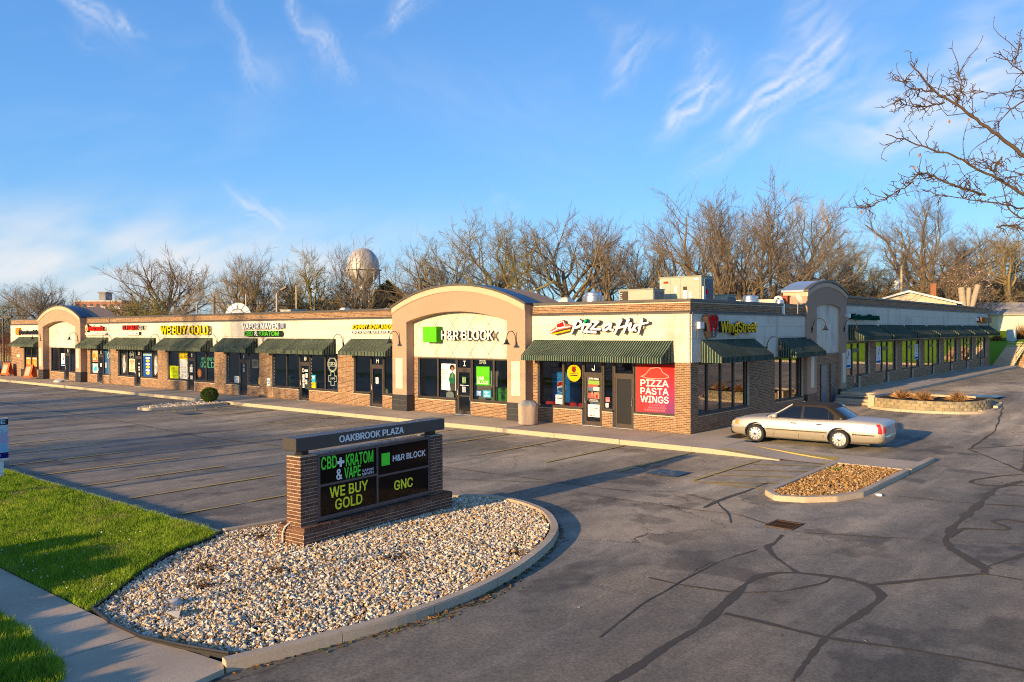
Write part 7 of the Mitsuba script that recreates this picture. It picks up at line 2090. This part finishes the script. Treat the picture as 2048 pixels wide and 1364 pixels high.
def brush(name, label, bark, items):
    tag(name, label, kind='stuff')
    gs = {}
    for i, (c, D, s_) in enumerate(items):
        f = int(rt.integers(3))
        if f not in gs:
            gs[f] = f'form_{name}_{f}'
            scene[gs[f]] = {'type': 'shapegroup', 'mass': {**THK[f], 'bsdf': {'type': 'ref', 'id': BARKS[bark][1]}}}
        x, y = place(c, D)
        scene[f'{name}__{i + 1:03d}'] = {'type': 'instance', 'group': {'type': 'ref', 'id': gs[f]}, 'to_world': T().translate([float(x), float(y), GZ(x, y) - .3]) @ T().rotate([0, 0, 1], float(rt.uniform(0, 360))) @ T().scale([s_ * 1.35, s_ * 1.35, s_])}


spread_ = lambda c0, c1, n, d0, d1, s0, s1: [(c0 + (c1 - c0) * (i + rt.random()) / n, rt.uniform(d0, d1), rt.uniform(s0, s1)) for i in range(n)]
brush('brown_thicket', 'dense brown brush between the tree trunks behind the roof', 'brown', spread_(800, 1560, 20, 96, 140, .36, .56))
brush('ochre_thicket', 'ochre brush along the foot of the woods', 'ochre', spread_(430, 1600, 18, 98, 140, .36, .58) + spread_(1600, 2120, 14, 104, 145, .55, .85))
brush('red_thicket', 'dark red brush behind the left part of the roof', 'russet', spread_(-40, 420, 11, 100, 120, .42, .55))
brush('grey_thicket', 'grey brush along the foot of the right woods', 'oak', spread_(880, 1600, 10, 98, 140, .4, .6) + spread_(1600, 2120, 10, 110, 145, .5, .8))
brush('far_woods', 'far brown woods showing between the nearer trees', 'brown', spread_(-60, 420, 10, 170, 240, .7, .9) + spread_(420, 1560, 14, 160, 240, .5, .72) + spread_(1560, 2180, 16, 160, 240, .75, 1.05))
# evergreen by the water tower, blossoming tree, stump
x, y = place(778, 112); z = GZ(x, y)
k = thing('evergreen_tree', 'dark green evergreen beside the water tower', 'tree')
put('crown', leaf_ball((x, y, z + 7.2), 2.4, 3200, 9, (.020, .040, .014), .30, 1.6), VCOL, k)
put('trunk', MB().tube([(x, y, z), (x, y, z + 8)], .2, 6), BARK, k)
x, y = place(1925, 96); z = GZ(x, y)
tr, cr, h0 = PROTO['shrub']
k = thing('blossom_tree', 'pink blossoming magnolia tree behind the cut stump', 'tree')
s_ = 8.6 / h0
tw = T().translate([x, y, z]) @ T().scale([s_ * 1.15, s_ * 1.15, s_])
scene[k + '__trunk'] = {**tr, 'bsdf': {'type': 'ref', 'id': BARKS['oak'][0]}, 'to_world': tw}
scene[k + '__branches'] = {**cr, 'bsdf': {'type': 'ref', 'id': BARKS['brown'][1]}, 'to_world': tw}
m = MB()
for i in range(1500):
    d = rt.normal(size=3); d /= np.linalg.norm(d)
    p = np.array([x, y, z + 5.2]) + d * np.array([3.4, 3.4, 2.9]) * rt.random() ** .4
    a = rt.normal(size=3) * .075; b = rt.normal(size=3) * .075
    m.add([p, p + a, p + b, p + a + b], [[0, 1, 3, 2]], np.array([.60, .42, .40]) * rt.uniform(.7, 1.25))
put('blossom', m, VCOL, k)
x, y = place(1932, 88); z = GZ(x, y)
k = thing('cut_stump', 'bare pale tree stump cut back to three thick limbs', 'tree stump')
SW = matte('stump_wood', (.40, .33, .25))
put('trunk', MB().tube([(x, y, z), (x, y, z + 1.6), (x, y, z + 2.4)], [.60, .52, .46], 12), SW, k, smooth=40)
for dx, dz, r in ((-.55, 5.5, .34), (.30, 5.45, .24), (1.25, 5.75, .28)):
    e = np.array([x + dx * .77, y + dx * .64, z + dz]); p0 = np.array([x + dx * .12, y + dx * .1, z + 2.0])
    put('limb', MB().tube([p0, p0 + (e - p0) * .5 + [0, 0, -.05 * abs(dx)], e], [r * 1.25, r * 1.05, r], 10), SW, k, smooth=40)
# shrubs on the rising lawn
for c, D, r, l in ((1994, 82, .8, 'small brown shrub by the garage wall'), (2042, 84, 2.0, 'large brown shrub in front of the garage door')):
    x, y = place(c, D); z = GZ(x, y)
    k = thing('garden_shrub', l, 'shrub')
    m = MB()
    rr = np.random.default_rng(int(r * 10))
    for _ in range(500):
        a, e = rr.uniform(0, 6.28), rr.uniform(.15, 1.5); L = r * rr.uniform(.6, 1.15)
        d_ = np.array([math.cos(a) * math.cos(e) * 1.2, math.sin(a) * math.cos(e) * 1.2, math.sin(e)])
        p0 = np.array([x, y, z]) + rr.normal(size=3) * [.2, .2, 0]
        s_ = np.array([-math.sin(a), math.cos(a), 0]) * .02
        m.add([p0 - s_, p0 + s_, p0 + d_ * L], [[0, 1, 2]], np.array([.26, .13, .06]) * rr.uniform(.5, 1.5))
    put('twigs', m, VCOL, k)

# ---------------------------------------------------------------- the near tree whose limbs reach in from the right
k = thing('overhanging_tree', 'bare tree leaning in from the right edge, its thorny twigs close to the camera', 'tree')
LIMBS = [[(13.5, -18.18, 5.77), (13.32, -18.33, 5.99), (13.19, -18.44, 6.11), (13.04, -18.56, 6.25), (12.9, -18.68, 6.38), (12.77, -18.78, 6.48), (12.68, -18.86, 6.6), (12.58, -18.94, 6.77)], [(12.77, -18.78, 6.48), (12.6, -18.92, 6.5), (12.46, -19.05, 6.62)], [(13.5, -18.19, 5.36), (13.32, -18.34, 5.55), (13.12, -18.5, 5.65), (12.97, -18.63, 5.79), (12.83, -18.75, 5.84), (12.7, -18.86, 5.89), (12.61, -18.93, 5.94), (12.39, -19.11, 6.03)],
         [(13.5, -18.19, 5.24), (13.26, -18.4, 5.31), (13.0, -18.61, 5.35), (12.87, -18.72, 5.37), (12.74, -18.83, 5.43), (12.69, -18.87, 5.45)], [(13.19, -18.45, 5.39), (12.97, -18.63, 5.47), (12.87, -18.72, 5.53), (12.66, -18.89, 5.64), (12.6, -18.95, 5.52), (12.43, -19.09, 5.39), (12.3, -19.2, 5.29), (12.2, -19.29, 5.26)], [(13.5, -18.19, 5.13), (13.4, -18.28, 5.19), (13.36, -18.31, 5.3), (13.32, -18.34, 5.53)],
         [(13.49, -18.18, 6.39), (13.37, -18.29, 6.26), (13.28, -18.36, 6.14), (13.23, -18.41, 6.06)], [(13.49, -18.17, 6.63), (13.42, -18.24, 6.75), (13.3, -18.33, 6.83), (13.29, -18.34, 6.9)], [(13.42, -18.24, 6.75), (13.47, -18.18, 7.05)], [(13.49, -18.18, 6.49), (13.35, -18.29, 6.46), (13.24, -18.39, 6.44), (13.06, -18.54, 6.49)], [(12.94, -18.64, 6.31), (12.99, -18.6, 6.5), (12.96, -18.62, 6.68)], [(12.86, -18.71, 6.36), (12.71, -18.84, 6.31), (12.47, -19.04, 6.35)],
         [(13.5, -18.19, 5.6), (13.34, -18.32, 5.57), (13.25, -18.39, 5.52)], [(13.28, -18.38, 5.06), (13.5, -18.19, 5.08)], [(13.32, -18.34, 5.79), (13.25, -18.39, 5.62), (13.18, -18.46, 5.74)]]
RB = [.032, .010, .024, .015, .013, .018, .018, .016, .009, .011, .009, .008, .013, .010, .009]
ro = np.random.default_rng(51)
mb, tw = MB(), MB()
LEAD = np.array([(16.95, -15.5, -.3), (16.75, -15.7, 1.6), (16.45, -15.9, 3.4), (16.2, -16.1, 4.6), (16.15, -16.2, 6.0), (16.4, -16.1, 7.4)])
for n, L in enumerate(LIMBS):
    P = np.array(L, float)
    dep = 0.55 * np.sin(n * 1.9)                     # limbs lie at different distances
    ext = []
    if abs(P[0][0] - 13.5) < .02:                    # carry on to the trunk outside the frame
        zz = min(max(P[0][2] - .75, 3.9), 5.9)
        e = np.array([np.interp(zz, LEAD[:, 2], LEAD[:, c]) for c in range(3)])
        ext = [P[0] + (e - P[0]) * t + np.array([0, 0, .30 * math.sin(PI * t)]) for t in (1.0, .85, .6, .35, .15)]
        w = np.linspace(1, .1, len(P))
    Q = np.array([*ext, *P]) if len(ext) else P
    f = np.linspace(0, 1, 6 * len(Q))
    from scipy.interpolate import CubicSpline
    s_ = np.concatenate([[0], np.cumsum(np.linalg.norm(np.diff(Q, axis=0), axis=1))])
    X = np.array([np.interp(f * s_[-1], s_, Q[:, c]) for c in range(3)]).T
    for _ in range(2): X[1:-1] = .25 * X[:-2] + .5 * X[1:-1] + .25 * X[2:]
    X[1:-1] += ro.normal(size=X[1:-1].shape) * .006
    r0 = RB[n]
    e_i = len(ext) / len(Q)
    R = r0 * np.where(f < e_i, 1.0 + .9 * (1 - f / max(e_i, 1e-6)), 1 - .80 * (f - e_i) / (1 - e_i))
    mb.tube(X, R * 1.08, 7)
    i0 = int(e_i * len(X))
    for i in range(max(i0, 1), len(X) - 1):          # short zigzag side twigs with buds
        for _ in range(2 if ro.random() < .75 else 1):
            if ro.random() < .22: continue
            d = X[i + 1] - X[i]; d /= np.linalg.norm(d) + 1e-9
            c = _perp(d, ro) * ro.uniform(.6, 1.2) + d * .7; c[2] += .15; c /= np.linalg.norm(c)
            l = ro.uniform(.05, .28) * (1 if ro.random() < .8 else 1.8)
            p = X[i]; pts = [p]
            nsg = 5
            for z_ in range(nsg):
                c = c + ro.normal(size=3) * .38; c /= np.linalg.norm(c)
                p = p + c * l / nsg; pts.append(p)
                if ro.random() < .5:
                    b = _perp(c, ro) + c * .4
                    b /= np.linalg.norm(b)
                    e_ = p + b * ro.uniform(.012, .07)
                    tw.tube([p, e_], [.0040, .0024], 4, cap=False)
                    if ro.random() < .3: tw.mesh(trimesh.creation.icosphere(0, .006).apply_translation(e_))
            tw.tube(pts, np.linspace(.0052, .0024, len(pts)), 4, cap=False)
LIMB = matte('near_bark', (.115, .080, .055))
put('limbs', mb, LIMB, k, smooth=50)
put('twigs', tw, LIMB, k)
put('trunk', MB().tube(LEAD, [.25, .19, .17, .14, .10, .04], 10), LIMB, k, smooth=50)
ex = Bare(seed=91, H=4.5, r0=.10, fork=.1, spread=.9, limbs=7, kids=(6, 5, 8), up=.3, first=1.0, twig_r=.006)
ex.big.add(*ex.trunk.arrays())
put('outer_limbs', ex.crown(), LIMB, k, frame((.42, .1, -.9), (0, 1, .1), (.9, .2, .42), (16.2, -16.1, 4.6)))
for p in ((12.2, -19.29, 5.24), (12.62, -18.93, 5.70), (12.66, -18.9, 5.83), (12.75, -18.8, 5.6), (13.05, -18.55, 6.2), (12.9, -18.7, 6.18)):
    put('dead_leaf', MB().quad((p[0], p[1], p[2]), (p[0] + .012, p[1] + .01, p[2] - .02), (p[0] + .005, p[1], p[2] - .05), (p[0] - .012, p[1] - .008, p[2] - .025)), matte('dry_leaf', (.35, .20, .12)), k)

# ---------------------------------------------------------------- trees and shrubs across the street (behind the camera): they shade the lot and the fronts
for n, (x, y, h, pr, wd) in enumerate([(-40.5, -46, 15.5, 'vase', .8), (-34.5, -50, 16.0, 'tall', .8), (-30.5, -44, 14.0, 'open', .9), (-62, -42, 9, 'open', 1.0), (-17, -52, 9.5, 'round', .8), (-48, -60, 12, 'tall', 1), (24, -58, 12, 'vase', 1.0)]):
    tree('bare street tree across the road, %s' % ('opposite the gold buyer', 'opposite unit F', 'opposite unit G', 'opposite the far portal', 'opposite the driving school', 'far back opposite the hair salon', 'right behind the camera')[n], pr, x, y, -.4, h, wd, n * 2.1, 'oak')
for n, (x, y, w, h, zc) in enumerate([(-2.0, -28.3, 1.2, .95, .72), (-.85, -28.4, 1.25, 1.05, .68), (.2, -28.4, 1.3, 1.1, .60), (-.2, -28.9, 1.7, 1.0, .3), (1.3, -28.2, 1.1, 1.05, .28), (2.3, -27.6, 1.0, .98, .14), (3.2, -27.3, 1.0, .92, .10), (4.1, -27.2, .98, .86, .08), (5.0, -27.2, .95, .80, .06)]):
    k = thing('evergreen_shrub', 'evergreen shrub on the street verge just outside the picture, %s from the left' % ('first', 'second', 'third', 'fourth', 'fifth', 'sixth', 'seventh', 'eighth', 'ninth')[n], 'shrub', 'evergreen shrubs on the verge')
    put('foliage', leaf_ball((x, y, zc), w * .60, 4200, 70 + n, (.030, .055, .014), .06, h / w), VCOL, k)
    put('branches', MB().mesh(trimesh.creation.icosphere(2, 1.0).apply_scale([w * .55, w * .55, h * .54]).apply_translation([x, y, zc])), BARK, k)
    put('stem', MB().tube([(x, y, -.2), (x, y, zc)], .06, 6), BARK, k)
# ---------------------------------------------------------------- far buildings
k = thing('water_tower', 'silver water tower with a round tank above the trees', 'water tower')
x, y = place(727, 200)
tk = [(0, 24.6)]
for t in np.linspace(0.05, PI - .05, 22): tk.append((3.95 * math.sin(t), 19.4 + 4.6 * math.cos(t)))
put('tank', MB().lathe([(max(r, 0), z) for r, z in tk], (x, y, 0), 28), mat('tank_silver', (.50, .48, .46), .5, metallic=.25), k, smooth=40)
put('riser', MB().tube([(x, y, 0), (x, y, 15.2)], [.9, .8], 12), LGREY, k)
put('balcony', MB().lathe([(4.0, 18.6), (4.5, 18.6), (4.5, 18.75), (4.0, 18.75)], (x, y, 0), 28), LGREY, k)
for i in range(6):
    a = i * PI / 3
    put('leg', MB().tube([(x + 4.6 * math.cos(a), y + 4.6 * math.sin(a), 0), (x + 3.9 * math.cos(a), y + 3.9 * math.sin(a), 19)], .22, 7), LGREY, k)
put('antenna', MB().tube([(x - 3.6, y, 22), (x - 3.6, y, 26.8)], .06, 5).tube([(x + .8, y, 24.4), (x + .8, y, 27.2)], .06, 5), GREY, k)
# apartment block
k = thing('apartment_block', 'red brick apartment block with rows of white balconies far behind the far portal', 'apartment block')
x0, y0 = place(150, 300); x1, y1 = place(244, 300)
L = math.hypot(x1 - x0, y1 - y0); ax = ((x1 - x0) / L, (y1 - y0) / L, 0); an = (ax[1], -ax[0], 0)
MA = frame(ax, an, (0, 0, 1), (x0, y0, 0)); 
AB = matte('apt_brick', (.40, .19, .13))
put('wall', MB().box(0, L, -10, 0, 0, 14.9), AB, k, MA)
put('roof', MB().box(-.3, L + .3, -10.2, .3, 14.9, 15.4), LGREY, k, MA)
put('penthouse', MB().box(L * .46, L * .60, -7, -2, 15.4, 18.2).box(L * .44, L * .62, -7.5, -1.5, 18.2, 18.6), GREY, k, MA)
for i in range(7):
    for j in range(5):
        s_, z = L * (i + .5) / 7, 1.6 + 2.75 * j
        w = put('window', MB().box(s_ - .6, s_ + .6, 0, .05, z, z + 1.5), matte('apt_glass', (.10, .10, .12)), k, MA)
        put('frame', MB().box(s_ - .9, s_ + .9, .05, .5, z - .25, z + .10), WHITE, w, MA)
        if i % 2 == 0: put('balcony', MB().box(s_ - 1.0, s_ + 1.0, .0, 1.0, z - .45, z - .26).box(s_ - 1.0, s_ + 1.0, .95, 1.0, z - .26, z + .5), WHITE, k, MA)


def house(label, px, D, z0, w, d, hw, hr, rot, wallc, roofc, ridge='w'):
    k = thing('house', label, 'house')
    x, y = place(px, D)
    c, s_ = math.cos(rot), math.sin(rot)
    Mh = frame((c, s_, 0), (s_, -c, 0), (0, 0, 1), (x, y, z0))
    put('wall', MB().box(-w / 2, w / 2, -d, 0, 0, hw), wallc, k, Mh)
    g = MB()
    o = .45
    if ridge == 'w':       # ridge runs along the front
        put('gable', MB().add([(-w / 2, 0, hw), (-w / 2, -d, hw), (-w / 2, -d / 2, hw + hr)], [[0, 1, 2]]), wallc, k, Mh)
        put('gable', MB().add([(w / 2, 0, hw), (w / 2, -d, hw), (w / 2, -d / 2, hw + hr)], [[0, 2, 1]]), wallc, k, Mh)
        for sg in (0, 1):
            ya, yb = (o, -d / 2) if sg == 0 else (-d - o, -d / 2)
            za = hw - o * hr / (d / 2)
            g.add([(-w / 2 - o, ya, za), (w / 2 + o, ya, za), (w / 2 + o, yb, hw + hr), (-w / 2 - o, yb, hw + hr), (-w / 2 - o, ya, za + .16), (w / 2 + o, ya, za + .16), (w / 2 + o, yb, hw + hr + .16), (-w / 2 - o, yb, hw + hr + .16)], [[0, 1, 2, 3], [4, 7, 6, 5], [0, 4, 5, 1], [1, 5, 6, 2], [0, 3, 7, 4]])
    else:                  # gable faces the front
        put('gable', MB().add([(-w / 2, .001, hw), (w / 2, .001, hw), (0, .001, hw + hr)], [[0, 1, 2]]), wallc, k, Mh)
        put('gable', MB().add([(-w / 2, -d, hw), (w / 2, -d, hw), (0, -d, hw + hr)], [[0, 2, 1]]), wallc, k, Mh)
        for sg in (-1, 1):
            xa = sg * (w / 2 + o); za = hw - o * hr / (w / 2)
            g.add([(xa, o, za), (0, o, hw + hr), (0, -d - o, hw + hr), (xa, -d - o, za), (xa, o, za + .16), (0, o, hw + hr + .16), (0, -d - o, hw + hr + .16), (xa, -d - o, za + .16)], [[0, 1, 2, 3], [4, 7, 6, 5], [0, 4, 5, 1], [1, 5, 6, 2], [0, 3, 7, 4]])
        f = MB()
        for sg in (-1, 1):
            xa = sg * (w / 2 + o); za = hw - o * hr / (w / 2)
            f.add([(xa, o + .02, za), (0, o + .02, hw + hr), (0, o + .02, hw + hr + .2), (xa, o + .02, za + .2)], [[0, 1, 2, 3]])
        put('fascia', f, WHITE, k, Mh)
    put('roof', g, roofc, k, Mh)
    return k, Mh


RG, RP = matte('shingle_grey', (.22, .21, .20)), matte('shingle_pale', (.40, .38, .35))
k, Mh = house('pale house with a grey gable roof and brick chimney behind the wing roof', 1818, 88, 4.0, 9, 10, 2.6, 1.25, .30, matte('house_pale', (.55, .50, .40)), RG, 'g')
put('chimney', MB().rbox(2.4, 3.0, -6, -5.4, 3.0, 5.0, .02), matte('chimney_brick', (.32, .14, .08)), k, Mh)
k, Mh = house('cream garage with two white doors on the rising lawn', 2090, 95, 3.5, 12, 7, 2.15, 1.25, .42, matte('garage_cream', (.62, .55, .38)), RP, 'w')
for a in (-4.9, .15):
    dk = put('garage_door', MB().box(a, a + 4.6, 0, .05, .05, 2.3), matte('garage_white', (.72, .68, .58)), k, Mh)
    for i in range(3): put('panel_joint', MB().box(a, a + 4.6, .05, .055, .6 + .56 * i, .62 + .56 * i), LGREY, dk, Mh)
k, Mh = house('grey roofed house behind the garage at the right edge', 2060, 116, 4.2, 15, 9, 2.2, 1.6, .35, matte('house_grey', (.45, .43, .40)), RP, 'w')
put('vent', MB().tube([(-1, -3, 4), (-1, -3, 5.6)], .08, 6), LGREY, k, Mh)
# pale utility cabinet by the wing end, steps and stone border
put('utility_cabinet', MB().rbox(.0, .75, 65.0, 65.7, 1.8, 3.85, .03), matte('cabinet_blue', (.42, .50, .58)), label='pale blue box at the end of the wing', cat='utility box')
k = thing('garden_steps', 'sloping path with steps and a dark handrail at the far end of the wing', 'steps')
for i in range(15):
    put('step', MB().box(.25, 1.9, 56.6 + .55 * i, 57.16 + .55 * i, .2, .70 + .135 * i), CONC, k)
put('handrail', MB().tube([(2.05, 56.8, .7), (2.05, 56.8, 1.75), (2.05, 63.6, 3.3), (2.05, 63.6, 2.2)], .03, 6).tube([(2.05, 56.8, 1.25), (2.05, 63.6, 2.75)], .02, 5), BRONZE, k)
k = thing('stone_border', 'stepped border of reddish stone blocks along the far lawn steps', 'stone border')
rs = np.random.default_rng(5)
for i in range(22):
    yy = 56.9 + (i % 8) * .62; lv = i // 8
    put('stone', MB().rbox(2.2 + .35 * lv + rs.uniform(-.05, .05), 2.85 + .35 * lv, yy, yy + .58, .45 + .3 * lv, .85 + .25 * lv + .16 * (i % 8) + rs.uniform(0, .08), .03), matte('border_%d' % (i % 3), [(.36, .22, .14), (.42, .28, .17), (.30, .18, .12)][i % 3]), k)
# cars and fence at the far left
def far_car(label, x, y, rot, col):
    k = thing('distant_car', label, 'car')
    c, s_ = math.cos(rot), math.sin(rot)
    Mc = frame((c, s_, 0), (-s_, c, 0), (0, 0, 1), (x, y, -.2))
    PB = Polygon([(0, .3), (.05, .75), (.9, .95), (1.35, 1.42), (2.9, 1.45), (3.6, .98), (4.5, .82), (4.6, .35)])
    put('body', MB().prism(PB.buffer(-.05).buffer(.05), -.85, .85).xf(frame((1, 0, 0), (0, 0, 1), (0, -1, 0), (0, 0, 0))), mat('carcol_%s' % label[:5], col, .25, clearcoat=1.0), k, Mc)
    put('window', MB().prism(Polygon([(1.15, .98), (1.45, 1.36), (2.85, 1.38), (3.4, 1.0)]), -.86, .86).xf(frame((1, 0, 0), (0, 0, 1), (0, -1, 0), (0, 0, 0))), CGLASS, k, Mc)
    for xx in (.9, 3.7):
        for sg in (-1, 1):
            put('wheel', MB().lathe([(0, .02), (.2, .02), (.32, .0), (.32, -.18), (0, -.18)], (0, 0, 0), 16).xf(frame((1, 0, 0), (0, 0, 1), (0, sg, 0), (xx, sg * .88, .32))), TYRE, k, Mc)


far_car('white car parked beyond the far end of the front', -84, 8, .5, (.60, .62, .65))
far_car('silver car behind the white one at the far left', -88, 14, .5, (.35, .38, .42))
far_car('dark car cut by the left edge beside the walk', -74.5, -1.5, .1, (.03, .02, .015))
k = thing('board_fence', 'yellowish board fence far behind the parked cars at the left edge', 'fence')
for i in range(26):
    x, y = place(-30 + 3.4 * i, 112)
    put('board', MB().rbox(x - .12, x + .12, y - .02, y + .02, -.3, 2.3, .01), matte('fence_board', (.34, .27, .12)), k)
